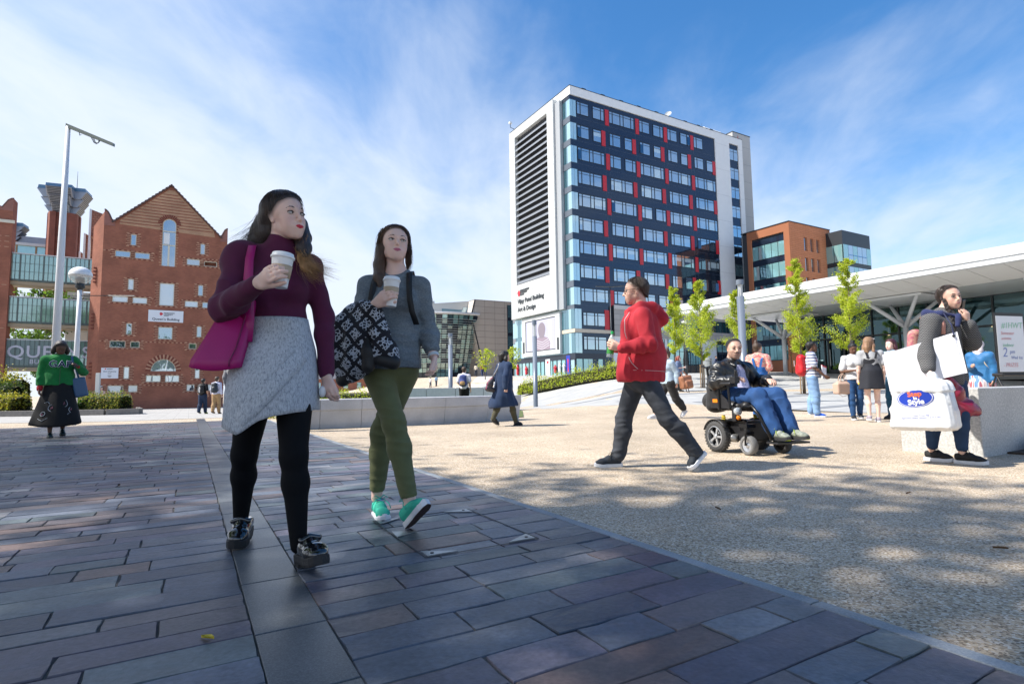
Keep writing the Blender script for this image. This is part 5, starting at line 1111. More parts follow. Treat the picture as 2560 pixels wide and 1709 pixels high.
class Sdf:
    def __init__(s, h, k=.02): s.h = h; s.k = k; s.p = []; s.cuts = []
    def cap(s, a, b, ra, rb=None, k=None, lat=None, fl=1., op=1):
        s.p.append((V3(a), V3(b), ra, ra if rb is None else rb, s.k if k is None else k, None if lat is None else unit(lat), fl, op)); return s
    def ball(s, a, r, k=None, lat=None, fl=1., op=1): return s.cap(a, V3(a) + 1e-5, r, r, k, lat, fl, op)
    def sub(s, a, b, ra, rb=None, k=None): return s.cap(a, b, ra, rb, k, op=-1)
    def chain(s, pts, rs, k=None, lat=None, fl=1.):
        for i in range(len(pts) - 1): s.cap(pts[i], pts[i + 1], rs[i], rs[i + 1], k, lat, fl)
        return s
    def box(s, c, ax, half, r, k=None):
        A = np.stack([unit(v) for v in ax]); e = np.abs(A.T) @ V3(half) + r; s.p.append((V3(c) - e, V3(c) + e, 0, 0, s.k if k is None else k, (V3(c), A, V3(half), r), 1, 3)); return s
    def cut(s, p, n, at=None): s.p.append((V3(p), unit(n), 0, 0, .004, None, 1, 2)); return s
    def field(s):
        ad = [q for q in s.p if q[7] in (1, 3)]; h = s.h
        lo = np.min([np.minimum(q[0] , q[1]) - max(q[2], q[3]) * max(1, q[6]) - q[4] * .3 for q in ad], 0) - 2.5 * h; hi = np.max([np.maximum(q[0], q[1]) + max(q[2], q[3]) * max(1, q[6]) + q[4] * .3 for q in ad], 0) + 2.5 * h
        n = np.ceil((hi - lo) / h).astype(int) + 1; ax = [(lo[i] + np.arange(n[i]) * h).astype(f32) for i in range(3)]
        f = np.full(n, .08, f32)
        for a, b, ra, rb, k, lat, fl, op in s.p:
            if op == 2:
                d = sum(((ax[i] - a[i]) * b[i]).reshape([-1 if j == i else 1 for j in range(3)]) for i in range(3)); np.maximum(f, d.astype(f32), out=f); continue
            r = max(ra, rb) * max(1, fl) + k + 3 * h; l = np.minimum(a, b) - r; u = np.maximum(a, b) + r; sl = []
            for i in range(3): i0 = max(0, int((l[i] - lo[i]) / h)); i1 = min(n[i], int((u[i] - lo[i]) / h) + 2); sl.append(slice(i0, max(i0, i1)))
            X, Y_, Z = ax[0][sl[0]][:, None, None] - f32(a[0]), ax[1][sl[1]][None, :, None] - f32(a[1]), ax[2][sl[2]][None, None] - f32(a[2])
            if 0 in (X.size, Y_.size, Z.size): continue
            if op == 3:
                c_, A, hf, r_ = lat; X, Y_, Z = X + f32(a[0] - c_[0]), Y_ + f32(a[1] - c_[1]), Z + f32(a[2] - c_[2]); q = [np.abs(X * f32(v[0]) + Y_ * f32(v[1]) + Z * f32(v[2])) - f32(h_) for v, h_ in zip(A, hf)]
                D = np.sqrt(sum(np.maximum(v, 0) ** 2 for v in q)) + np.minimum(np.maximum(np.maximum(q[0], q[1]), q[2]), 0) - f32(r_)
                g = f[tuple(sl)]; hh = np.maximum(k - np.abs(g - D), 0) / k; f[tuple(sl)] = np.minimum(g, D) - hh * hh * (k * .25); continue
            d = (b - a).astype(f32); L2 = float(d @ d) + 1e-12; t = np.clip((X * d[0] + Y_ * d[1] + Z * d[2]) / f32(L2), 0, 1)
            x, y, z = X - t * d[0], Y_ - t * d[1], Z - t * d[2]; rr = ra + (rb - ra) * t; q2 = x * x + y * y + z * z
            if lat is None: D = np.sqrt(q2) - rr
            else:
                lc = x * f32(lat[0]) + y * f32(lat[1]) + z * f32(lat[2]); D = (np.sqrt(lc * lc + np.maximum(q2 - lc * lc, 0) / f32(fl * fl)) - rr) * f32(min(1, fl))
            g = f[tuple(sl)]
            if op == 1: hh = np.maximum(k - np.abs(g - D), 0) / k; f[tuple(sl)] = np.minimum(g, D) - hh * hh * (k * .25)
            else: D = -D; hh = np.maximum(k - np.abs(g - D), 0) / k; f[tuple(sl)] = np.maximum(g, D) + hh * hh * (k * .25)
        return f, lo
    def mesh(s, smooth=1):
        f, lo = s.field(); V, Q = nets(f, lo, s.h)
        for _ in range(smooth): V = relax(V, Q)
        return V, Q
def relax(V, Q):
    a = np.concatenate([Q[:, 0], Q[:, 1], Q[:, 2], Q[:, 3]]); b = np.concatenate([Q[:, 1], Q[:, 2], Q[:, 3], Q[:, 0]]); n = len(V)
    c = np.bincount(a, minlength=n) + np.bincount(b, minlength=n); out = np.empty_like(V)
    for i in range(3): out[:, i] = (np.bincount(a, V[b, i], n) + np.bincount(b, V[a, i], n)) / np.maximum(c, 1)
    return V * .45 + out * .55
def normals(V, Q):
    fn = np.cross(V[Q[:, 2]] - V[Q[:, 0]], V[Q[:, 3]] - V[Q[:, 1]]); N_ = np.zeros_like(V)
    for i in range(4):
        for c in range(3): N_[:, c] += np.bincount(Q[:, i], fn[:, c], len(V))
    return N_ / (np.linalg.norm(N_, axis=1)[:, None] + 1e-12)
def wob(V, freq, seed, n=5):
    g = np.random.default_rng(seed); o = np.zeros(len(V))
    for _ in range(n): d = g.normal(size=3) * V3(freq); o += np.sin(V @ d + g.uniform(0, 6.28))
    return o / n
def folds(V, Q, amp, freq, seed, mask=None):
    w_ = wob(V, freq, seed) ; w_ = (1 - np.abs(w_) * 1.6) * amp
    if mask is not None: w_ = w_ * mask(V)
    return V + normals(V, Q) * w_[:, None]
def vmesh(name, V, Q, m, parent=None, col=None, off=(0, 0, 0), smooth=True, mi=None):
    me = bpy.data.meshes.new(name); V = np.asarray(V) - V3(off); Q = np.asarray(Q); k = Q.shape[1]
    me.vertices.add(len(V)); me.vertices.foreach_set('co', V.astype(f32).ravel()); me.loops.add(Q.size); me.loops.foreach_set('vertex_index', Q.astype(np.int32).ravel())
    me.polygons.add(len(Q)); me.polygons.foreach_set('loop_start', np.arange(len(Q), dtype=np.int32) * k); me.polygons.foreach_set('loop_total', np.full(len(Q), k, np.int32))
    if smooth: me.polygons.foreach_set('use_smooth', np.ones(len(Q), bool))
    for q in (m if isinstance(m, (list, tuple)) else [m]): me.materials.append(q)
    if mi is not None: me.polygons.foreach_set('material_index', np.asarray(mi, np.int32))
    if col is not None:
        a = me.attributes.new('Col', 'FLOAT_COLOR', 'POINT'); a.data.foreach_set('color', np.concatenate([col, np.ones((len(col), 1))], 1).astype(f32).ravel())
    me.update(calc_edges=True); me.validate()
    o = bpy.data.objects.new(name, me); COL.objects.link(o); o.parent = parent; return o
def rotv(v, ax, ang):
    ax = unit(ax); v = V3(v); return v * math.cos(ang) + np.cross(ax, v) * math.sin(ang) + ax * (ax @ v) * (1 - math.cos(ang))
SK = dict(pale=(.74, .51, .43), fair=(.64, .40, .31), tan=(.50, .29, .20), dark=(.11, .055, .035), brown=(.14, .07, .045))
m_skin = M('skin', (.6, .4, .3), .48, spec=.35, var=.05, vs=25, attr='Col')
_b = m_skin.node_tree.nodes['Principled BSDF']; _b.inputs['Subsurface Weight'].default_value = .12; _b.inputs['Subsurface Radius'].default_value = (.012, .004, .002); _b.inputs['Subsurface Scale'].default_value = 1
m_eyew = M('eye_white', (.50, .47, .45), .25); m_iris = M('iris', (.05, .025, .012), .1); m_lash = M('lash', (.012, .009, .008), .6)
def fabric(name, c, rough=.9, var=.12, vs=60, bump=.25, bs=350, sheen=.15, **k): return M(name, c, rough, var=var, vs=vs, bump=bump, bs=bs, sheen=sheen, **k)
class Fig:
    """one person: joints in world space. a = limb on the left of the picture, b = on the right"""
    def __init__(s, label, J, h=.006, skin='fair', sc=1., face=(0, 0, 0), fwd=(0, -1), w=(1, 1, 1, 1), group=None, cat='person'):
        s.J = {k: V3(v) for k, v in J.items()}; s.h = h; s.skin = V3(SK[skin]); s.sc = sc; s.face = face; s.f = unit((*fwd, 0)); s.lat = unit((-s.f[1], s.f[0], 0)); s.w = w
        P_ = s.J['P']; z = ground_z(P_[0], P_[1]); s.o = V3((P_[0], P_[1], z)); s.root = empty('person', s.o, label=label, cat=cat, group=group)
        yw, pt, rl = (R(q) for q in face)
        s.HM = np.array((Matrix.Rotation(yw, 3, 'Z') @ Matrix.Rotation(-pt, 3, 'X') @ Matrix.Rotation(rl, 3, 'Y')))
        s.body = Sdf(h, .018); s.hd = Sdf(.0032, .018) if h < .0065 else s.body
    def hp(s, x, fw, z): return s.J['H'] + s.HM @ (V3((x, -fw, z)) * s.sc)
    def hv(s, x, fw, z): return s.HM @ V3((x, -fw, z))
    def head(s, fem=1, nose=1., jaw=1., neck=.050):
        b = s.hd; c = s.sc; hp = s.hp
        b.cap(hp(0, -.03, .035), hp(0, .012, .035), .076 * c, .074 * c, .02); b.cap(hp(0, .028, .0), hp(0, .042, -.058), .061 * c, .043 * c, .03)
        b.ball(hp(0, .066, -.092), .018 * c * jaw, .03)
        for x in (-1, 1):
            b.cap(hp(x * .043, .0, -.052), hp(x * .016, .058, -.090), .018 * c * jaw, .016 * c * jaw, .03); b.ball(hp(x * .038, .060, -.026), .021 * c, .025); b.ball(hp(x * .030, .056, -.054), .021 * c, .03)
            b.cap(hp(x * .071, -.012, .006), hp(x * .070, -.002, -.026), .009 * c, .006 * c, .008, s.hv(1, 0, 0), 1.7)
        b.cap(hp(-.03, .080, .018), hp(.03, .080, .018), .010 * c, .010 * c, .02)
        for x in (-1, 1): b.cap(hp(x * .030, .100, -.001), hp(x * .034, .100, -.001), .0165 * c, None, .014, op=-1)
        b.cap(hp(0, .086, .008), hp(0, .106 * nose ** .3, -.031), .0066 * c * nose, .0094 * c * nose, .012)
        for x in (-1, 1): b.ball(hp(x * .0098 * nose, .095, -.0355), .0066 * c * nose, .008)
        b.cap(hp(-.013, .080, -.063), hp(.013, .080, -.063), .0165 * c, None, .02)
        b.cap(hp(-.015, .0930, -.0595), hp(.015, .0930, -.0595), .0046 * c, None, .004); b.cap(hp(-.011, .0930, -.0685), hp(.011, .0930, -.0685), .0056 * c, None, .004)
        b.cap(hp(0, -.02, -.05), s.J['N'], neck * c, neck * 1.1 * c, .025)
        if s.hd is not s.body: s.body.cap(lerp(hp(0, -.02, -.05), s.J['N'], .6), s.J['N'], neck * c * .97, neck * 1.08 * c, .025)
    def face_parts(s, body, lips=None, brow=(.03, .02, .015), lash=True, iris=None):
        if s.h > .0085: return
        for x in (-1, 1):
            mb = MB(); rows = []
            for i in range(7):
                th = math.pi * i / 6; rows.append([tuple(s.hp(x * .0325 + .0160 * math.sin(th) * math.cos(a), .0800 + .0098 * math.sin(th) * math.sin(a), .0005 + .0074 * math.cos(th)) - s.o) for a in np.linspace(0, 6.28, 15)[:-1]])
            mb.grid(rows, m_eyew, True); e = mb.build('eye', body, smooth=True)
            g_ = s.gaze if hasattr(s, 'gaze') else (0, 0); mb = MB(); c_ = V3((x * .0325 + g_[0], .0905 - abs(g_[0]) * .28, .0008 + g_[1]))
            mb.add([tuple(s.hp(c_[0], c_[1] + .0006, c_[2]) - s.o)] + [tuple(s.hp(c_[0] + .0066 * math.cos(a), c_[1] - .0012, c_[2] + .0062 * math.sin(a)) - s.o) for a in np.linspace(0, 6.28, 13)[:-1]], [(0, i + 1, (i + 1) % 12 + 1) for i in range(12)], iris or m_iris); mb.build('iris', body)
            mb = MB(); mb.tube([tuple(s.hp(x * .0325 + u * .0170, .0902 - .006 * u * u - (.003 if u * x > 0 else 0), .0066 - .0045 * u * u) - s.o) for u in np.linspace(-1, 1.05, 7) * 1], .0016 if not lash else .0025, m_lash, 5); mb.build('eyelid', body)
            mb = MB(); pts = [tuple(s.hp(x * px_, py_, pz_) - s.o) for px_, py_, pz_ in ((.013, .0925, .0205), (.026, .0918, .0262), (.038, .0865, .0262), (.050, .0745, .0205))]
            mb.tube(pts, [.0026, .0034, .0030, .0012], M('brow' + str(brow), brow, .8), 5); mb.build('eyebrow', body)
    def torso(s, b, g=0., hem=None, bust=0., belly=0., k=None):
        J = s.J; sh, ch, wa, hi = s.w; m_ = lerp(J['sa'], J['sb'], .5); hw = np.linalg.norm(J['sb'] - J['sa']) / 2; lat = unit(J['sb'] - J['sa']); c = s.sc
        Cc = lerp(m_, J['W'], .42)
        for q in 'ab': b.cap(J['N'] + (0, 0, -.045), lerp(J['s' + q], m_, .06) + (0, 0, -.006), .050 * c * sh + g * .7, .047 * c * sh + g, .04)
        b.cap(J['N'] + (0, 0, -.03), m_ + (0, 0, -.05), .06 * c + g, .09 * c + g, .05)
        b.cap(lerp(m_, Cc, .35), Cc, .128 * c * ch + g, .132 * c * ch + g, .05, lat, .70); b.cap(Cc, J['W'], .130 * c * ch + g, .112 * c * wa + g, .05, lat, .72)
        b.cap(J['W'], J['P'], .112 * c * wa + g, .150 * c * hi + g, .05, s.lat, .74)
        if bust:
            for x in (-1, 1): b.ball(Cc + lat * x * .062 * c + s.f * (.062 * c) + (0, 0, .0), bust * c + g, .045)
        if belly: b.ball(lerp(J['W'], J['P'], .3) + s.f * .07, belly + g, .06)
        return b
    def arm(s, b, q, g0=0., g1=None, g2=None, upto=1., k=.025, r=1.):
        J = s.J; c = s.sc * r; g1 = g0 if g1 is None else g1; g2 = g1 if g2 is None else g2; S_, E_, W_ = J['s' + q], J['e' + q], J['w' + q]
        b.cap(S_, E_, .047 * c + g0, .038 * c + g1, k); e = lerp(E_, W_, min(1, upto)); t = min(1, upto)
        b.cap(E_, lerp(E_, W_, .35 * t), .037 * c + g1, .038 * c + (g1 + g2) / 2, k); b.cap(lerp(E_, W_, .35 * t), e, .038 * c + (g1 + g2) / 2, (.038 + (.026 - .038) * t) * c + g2, k)
        return b
    def leg(s, b, q, g0=0., g1=None, g2=None, upto=1., k=.03, r=1., back=None):
        J = s.J; c = s.sc * r; g1 = g0 if g1 is None else g1; g2 = g1 if g2 is None else g2; H_, K_, A_ = J['h' + q], J['n' + q], J['l' + q]
        back = -s.f if back is None else back
        b.cap(H_, K_, .088 * c + g0, .056 * c + g1, k); M_ = lerp(K_, A_, .32) + V3(back) * .012
        b.cap(K_, M_, .053 * c + g1, .056 * c + (g1 + g2) / 2, k); b.cap(M_, lerp(K_, A_, upto), .056 * c + (g1 + g2) / 2, .037 * c + g2, k)
        return b
    def hand(s, q, tip, pn, curl=(.25, .45, .4), thumb=(.5, .6), spread=.1, sc=1., flip=1, fan=None):
        """palm from wrist to knuckles, four bent fingers, a thumb from the side of the palm. pn: palm normal"""
        b = s.body; J = s.J; c = s.sc * sc; w_ = J['w' + q]; d = unit(V3(tip) - w_); pn = unit(V3(pn) - d * (V3(pn) @ d)); L = np.cross(d, pn) * flip
        kk = w_ + d * .078 * c
        b.cap(lerp(w_, kk, .25), lerp(w_, kk, .9), .031 * c, .036 * c, .012, L, .46)
        for i, (ln, rr) in enumerate(((.068, .0090), (.076, .0094), (.070, .0090), (.054, .0080))):
            p = kk + L * (i - 1.5) * .0195 * c - d * (.002, 0, .004, .012)[i] * c; dd = unit(d + L * (i - 1.5) * spread * .5); cu = curl if fan is None else [v * fan[i] for v in curl]
            for sg, a in zip((.42, .32, .26), cu):
                dd = rotv(dd, np.cross(dd, pn), a); p2 = p + dd * ln * sg * c; b.cap(p, p2, rr * c, rr * .92 * c, .004); p = p2
        t0 = w_ + d * .022 * c - L * .024 * c; td = unit(d * math.cos(thumb[0]) - L * math.sin(thumb[0]) + pn * thumb[1]); t1 = t0 + td * .042 * c; td2 = unit(td * .8 + d * .5 + pn * .25); t2 = t1 + td2 * .03 * c; t3 = t2 + unit(td2 + d * .3) * .024 * c
        b.cap(t0, t1, .0135 * c, .0115 * c, .012); b.cap(t1, t2, .0112 * c, .010 * c, .005); b.cap(t2, t3, .010 * c, .0085 * c, .005)
        return kk, L
    def finish(s, lips=(.55, .05, .08), blush=.08, brow=(.03, .02, .015), hairline=None, scalp=None, **k):
        V, Q = s.body.mesh(1)
        if s.hd is not s.body: V2, Q2 = s.hd.mesh(1); Q = np.concatenate([Q, Q2 + len(V)]); V = np.concatenate([V, V2])
        col = np.repeat(s.skin[None], len(V), 0)
        loc = ((V - s.J['H']) @ s.HM) / s.sc; x, fw, z = loc[:, 0], -loc[:, 1], loc[:, 2]
        if lips is not None:
            wz = .0098 * np.clip(1 - (np.abs(x) / .0235) ** 2, 0, 1); m_ = (np.abs(z + .064) < wz) & (fw > .08); col[m_] = lips
        ck = np.exp(-(((np.abs(x) - .043) / .02) ** 2 + ((z + .03) / .022) ** 2)) * (fw > .03) * blush; col = col * (1 - ck[:, None]) + V3((.62, .22, .2)) * ck[:, None]
        if scalp is not None:                  # hair roots fade into the skin along the hairline
            (c0, c1), cc, hc = scalp; nl = math.hypot(c0, c1); q_ = (fw * c0 + z * c1) / nl - cc * nl; t_ = np.clip((.012 - q_) / .022, 0, 1)[:, None] * .9; col = col * (1 - t_) + V3(hc) * t_
        if hairline is not None:               # stubble or cropped hair painted as the skin's own colour
            for fn, c in hairline: w_ = np.clip(fn(x, fw, z), 0, 1)[:, None]; col = col * (1 - w_) + V3(c) * w_
        s.bo = vmesh('body', V, Q, m_skin, s.root, col, s.o); s.face_parts(s.bo, brow=brow, **k); return s.bo
    def cloth(s, name, sd, m, amp=0, freq=(20, 20, 20), seed=1, smooth=1, parent=None, mask=None, label=None, amp2=0, freq2=(60, 60, 60)):
        V, Q = sd.mesh(smooth)
        if amp: V = folds(V, Q, amp, freq, seed, mask)
        if amp2: V = V + normals(V, Q) * (wob(V, freq2, seed + 9) * amp2)[:, None]
        o = vmesh(name, V, Q, m, parent or s.root, None, s.o)
        if label: o['label'] = label
        return o
    def hair(s, locks, m, grow=.012, cutn=(.785, -.62), cutc=.0202, streak=.0025, strands=(), h=None, seed=1, cap=True, amp=.003, name='hair', wl=(), ws=(), scalp=0, m2=None):
        """scalp cap cut along the hairline, plus locks (lists of head-space points with radii)"""
        b = Sdf(h or max(.004, s.h * .9), .02); c = s.sc
        if cap:
            b.cap(s.hp(0, -.034, .040), s.hp(0, .012, .040), (.079 + grow) * c, (.077 + grow) * c); b.cap(s.hp(0, -.045, .02), s.hp(0, -.05, -.04), .07 * c, .058 * c, .03)
            n_ = s.hv(0, cutn[0], cutn[1]); b.cut(s.hp(0, cutc * cutn[0], cutc * cutn[1]), n_)
        for pts, rs in wl: b.chain([s.J['H'] + V3(p) for p in pts], rs, .016)
        for pts, rs in locks: b.chain([s.hp(*p) for p in pts], [r * c for r in rs], .016)
        V, Q = b.mesh(1); loc = (V - s.J['H']) @ s.HM / c
        if cap:
            nl = math.hypot(*cutn); dp = cutc * nl - (-loc[:, 1] * cutn[0] + loc[:, 2] * cutn[1]) / nl; t_ = np.clip(dp / .045, 0, 1); t_ = t_ * t_ * (3 - 2 * t_); rad = loc - V3((0, .012, .035)); rad[:, 1] = np.sign(rad[:, 1]) * np.maximum(np.abs(rad[:, 1]) - .02, 0)
            ln = np.linalg.norm(rad, axis=1) + 1e-9; sh_ = ((1 - t_) * (grow + .0015)) * (ln < .11); V = V - ((rad / ln[:, None] * sh_[:, None]) * c) @ s.HM.T; loc = (V - s.J['H']) @ s.HM / c
        V = V + normals(V, Q) * (wob(loc, (190, 150, 16), seed, 7) * amp + wob(loc, (80, 60, 8), seed + 1) * amp)[:, None]
        o = vmesh(name, V, Q, m, s.root, None, s.o)
        if scalp:
            g = random.Random(seed + 5); mbs = MB(); nl = math.hypot(*cutn)
            for i in range(scalp):
                az = g.uniform(0, 6.283); a_, b_, d_ = .079 + grow, .100 + grow, .079 + grow; pp = []; px0 = g.uniform(-.012, .012); off = g.uniform(.0, .0022)
                for ph in np.linspace(.06, g.uniform(1.7, 2.05), 10):
                    p = V3((px0 * (1 - ph / 2) + (a_ + off) * math.sin(ph) * math.cos(az), -.011 + (b_ + off) * math.sin(ph) * math.sin(az), .040 + (d_ + off) * math.cos(ph)))
                    if p[1] * cutn[0] + p[2] * cutn[1] > (cutc * nl - .004) * nl: p = None; break
                    pp.append(p)
                if len(pp) > 3: mbs.tube([tuple(s.hp(*p) - s.o) for p in pp], [.0011 * (1 - .5 * j / len(pp)) for j in range(len(pp))], m2 or m, 3, False)
            if mbs.v: mbs.build('hair_strands', o, smooth=True)
        strands = [(q, False) for q in strands] + [(q, True) for q in ws]
        if strands:
            g = random.Random(seed); mb = MB()
            for (pts, n, jit, rad), wsp in strands:
                for _ in range(n):
                    j0 = V3([g.gauss(0, 1) for _ in range(3)]) * jit; j1 = V3([g.gauss(0, 1) for _ in range(3)]) * jit * 1.6; P_ = [V3(p) + j0 + (j1 - j0) * (i / (len(pts) - 1)) for i, p in enumerate(pts)]
                    Q_ = []
                    for i in range(len(P_) - 1):
                        p0, p1, p2, p3 = P_[max(i - 1, 0)], P_[i], P_[i + 1], P_[min(i + 2, len(P_) - 1)]
                        for t in (0, .33, .66): Q_.append(.5 * (2 * p1 + (p2 - p0) * t + (2 * p0 - 5 * p1 + 4 * p2 - p3) * t * t + (3 * p1 - p0 - 3 * p2 + p3) * t ** 3))
                    Q_.append(P_[-1]); mb.tube([tuple((s.J['H'] + p if wsp else s.hp(*p)) - s.o) for p in Q_], [rad * g.uniform(.5, 1.2) * (1 - .85 * i / (len(Q_) - 1)) for i in range(len(Q_))], m, 3, False)
            mb.build('loose_strands', o, smooth=True)
        return o
    def shoe(s, heel, toe, up, m_up, m_sole, st=.022, wid=1., high=.085, name='shoe', laces=None, open_=.036, vent=None, heelblk=0, label=None, toecap=None):
        """heel, toe: ends of the sole on its underside"""
        heel, toe = V3(heel), V3(toe); x = unit(toe - heel); L = np.linalg.norm(toe - heel); up = unit(V3(up) - x * (V3(up) @ x)); y = np.cross(up, x); pt = lambda a, b, c: heel + x * a * L + y * b + up * c
        b = Sdf(max(.0045, s.h * .85), .02); r = .04 * wid * L / .27
        b.cap(pt(.16, 0, st + .03), pt(.45, 0, st + .030), r * .86, r * .95, lat=y, fl=.9); b.cap(pt(.45, 0, st + .030), pt(.72, .0, st + .018), r * .95, r * 1.04, lat=y, fl=.8); b.cap(pt(.72, 0, st + .018), pt(.87, 0, st + .012), r * 1.04, r * .86, lat=y, fl=.62)
        b.cap(pt(.2, 0, st + .03), pt(.19, 0, st + high + .03), r * .9, open_ + .004); b.cap(pt(.3, 0, st + .04), pt(.5, 0, st + .05), r * .7, r * .6, .03)
        b.cut(pt(0, 0, st), -up); b.cut(pt(.3, 0, st + high), up - x * .25)
        V, Q = b.mesh(1); o = vmesh(name, V, Q, m_up, s.root, None, s.o)
        if label: o['label'] = label
        mb = MB(); out = [(0.0, .0), (.02, .022), (.1, .034), (.3, .036), (.5, .039), (.7, .0455), (.86, .040), (.95, .027), (1.0, .0)]
        ring_ = [(a, w_ * wid) for a, w_ in out] + [(a, -w_ * wid) for a, w_ in out[-2:0:-1]]; n = len(ring_); cur = lambda a: .012 * max(0, (a - .75) / .25) ** 2
        lay = [[tuple(pt(a, w_ * sc_, z + cur(a)) - s.o) for a, w_ in ring_] for sc_, z in ((.96, 0), (1.02, st * .3), (1.02, st), (.93, st + .003))]
        mb.grid(lay, m_sole, True); mb.add(lay[0], [tuple(range(n))[::-1]], m_sole if vent is None else vent); mb.add(lay[-1], [tuple(range(n))], m_sole)
        if heelblk: mb.poly([tuple(pt(a, w_ * wid, -heelblk) - s.o) for a, w_ in ((.01, .018), (.05, .03), (.3, .034), (.3, -.034), (.05, -.03), (.01, -.018))], tuple(up * (heelblk + .004)), m_sole)
        mb.build('sole', o, smooth=False)
        if toecap: mb = MB(); mb.grid([[tuple(pt(.80 + .165 * math.cos(t) * math.cos(u), .0365 * wid * math.sin(t), st + .004 + .03 * math.cos(t) * math.sin(u) ** .8) - s.o) for t in np.linspace(-1.57, 1.57, 11)] for u in np.linspace(0, 1.57, 6)], toecap); mb.build('toe_cap', o, smooth=True)
        if laces:
            mb = MB()
            for i in range(5):
                a = .40 + i * .065; z = st + .088 - i * .0095; mb.tube([tuple(pt(a, yy, z - .006 * abs(yy) / .02) - s.o) for yy in (-.024, 0, .024)], .0032, laces, 5)
            for sg in (-1, 1): mb.tube([tuple(pt(a, yy * sg, z) - s.o) for a, yy, z in ((.4, .0, st + .092), (.36, .025, st + .108), (.42, .046, st + .095), (.42, .02, st + .09), (.5, .05, st + .06), (.56, .056, st + .035))], .003, laces, 5)
            mb.build('laces', o, smooth=True)
        return o
# ------------------------------------------------------------------ woman in the plum sweater
J = dict(H=(-1.075, 2.60, 1.585), N=(-1.105, 2.63, 1.455), sa=(-1.262, 2.59, 1.395), ea=(-1.285, 2.46, 1.125), wa=(-1.035, 2.255, 1.20), sb=(-.985, 2.69, 1.362), eb=(-.925, 2.73, 1.13), wb=(-.888, 2.665, .835), W=(-1.107, 2.63, 1.08), P=(-1.118, 2.63, .87),
         ha=(-1.215, 2.66, .82), na=(-1.30, 2.73, .46), la=(-1.365, 2.845, .12), hb=(-1.015, 2.60, .82), nb=(-.968, 2.49, .475), lb=(-.922, 2.44, .115))
F = Fig('young woman in a plum high-neck sweater and grey wrap skirt, looking to the right', J, .0055, 'pale', 1.0, (60, 3, -6), (.25, -1), (1, .97, .93, 1.06))
F.gaze = (.0045, .0)
F.head(); F.torso(F.body, -.006); [F.arm(F.body, q, -.004) for q in 'ab']; [F.leg(F.body, q, -.008, -.008, -.010) for q in 'ab']
F.body.cap(J['ea'], J['wa'], .03, .0255); F.body.cap(J['wb'], lerp(J['wb'], J['eb'], .3), .026)
F.hand('a', (-.90, 2.165, 1.262), (.28, .95, -.05), (.22, .5, .55), (.35, .55), .02)
F.hand('b', (-.872, 2.625, .70), (.55, .75, .05), (.45, .6, .5), (.35, .3), .03, 1, -1)
F.finish((.50, .012, .03), .16, (.03, .02, .016), scalp=((.72, -.69), .003, (.03, .02, .018)))
m_hair1 = M('dark_brown_hair', (.028, .017, .014), .38, spec=.6, var=.35, vs=9, bump=.6, bs=120, stretch=(5, 5, .45))
m_hair1t = M('golden_hair_tips', (.40, .22, .09), .45, var=.35, vs=12, bump=.6, bs=120, stretch=(4, 4, .6))
wl = [([(-.03, .05, .05), (-.105, .06, -.01), (-.135, .06, -.08), (-.175, .05, -.15)], [.075, .058, .046, .014]), ([(-.06, .03, .03), (-.125, .03, -.05), (-.15, .03, -.10), (-.20, .03, -.165)], [.055, .044, .034, .006]),
      ([(-.045, .0, .06), (-.083, .0, .0), (-.095, .01, -.07), (-.12, .02, -.14)], [.040, .036, .034, .010]), ([(-.03, -.03, .085), (-.075, -.02, .04), (-.09, -.01, -.02)], [.030, .026, .02]), ([(.03, .07, -.02), (.065, .05, -.09), (.095, .0, -.15), (.115, -.03, -.19)], [.055, .042, .032, .018])]
ws = [([(-.06, .03, .06), (-.105, .03, .0), (-.14, .03, -.07), (-.22, .03, -.15)], 260, .020, .0012), ([(-.07, .05, .05), (-.13, .05, -.02), (-.18, .04, -.09), (-.27, .04, -.14)], 60, .020, .0009),
      ([(.075, -.055, .085), (.090, -.055, .06), (.098, -.045, .02), (.098, -.03, -.02)], 12, .004, .0008), ([(-.02, .0, .112), (-.07, .0, .09), (-.105, .02, .03), (-.14, .02, -.06)], 120, .010, .0011)]
F.hair([], m_hair1, .010, (.72, -.69), .001, wl=wl, ws=ws, seed=3, scalp=420, m2=M('hair_gloss', (.06, .038, .03), .3, spec=.7))
F.hair([], m_hair1t, cap=False, seed=4, name='hair_tips', wl=[([(.088, .02, -.15), (.105, -.01, -.20), (.135, -.035, -.24), (.19, -.03, -.27)], [.014, .022, .022, .006]), ([(.080, .02, -.15), (.088, -.01, -.20), (.11, -.04, -.25), (.155, -.05, -.285)], [.010, .018, .016, .005])],
       ws=[([(.080, .02, -.12), (.10, -.01, -.18), (.14, -.04, -.24), (.22, -.03, -.27)], 200, .017, .0012), ([(.085, .02, -.12), (.10, -.01, -.20), (.13, -.04, -.26), (.18, -.04, -.30)], 120, .015, .0011)])
m_plum = fabric('plum_knit', (.075, .003, .036), .85, .10, 30, .12, 500, .05)
b = Sdf(.006, .03); F.torso(b, .004, bust=.056); b.cap(J['N'] + V3((-.0, 0, -.03)), lerp(J['N'], F.hp(0, -.02, -.05), .30), .066, .057, .02)
b.ball(V3(J['sa']) + (-.010, 0, .012), .064, .05); b.ball(V3(J['sa']) + (-.030, -.01, -.05), .058, .06); b.ball(V3(J['sb']) + (.0, 0, .004), .048, .05)
F.arm(b, 'a', .018, .012, .008, .96); F.arm(b, 'b', .007, .005, .006, .97); b.cut((0, 0, 1.062), (0, 0, -1)) if 0 else None
b.cap(lerp(J['W'], J['P'], .1), lerp(J['W'], J['P'], .35), .122, .125, .03, F.lat, .74)
V, Q = b.mesh(1)
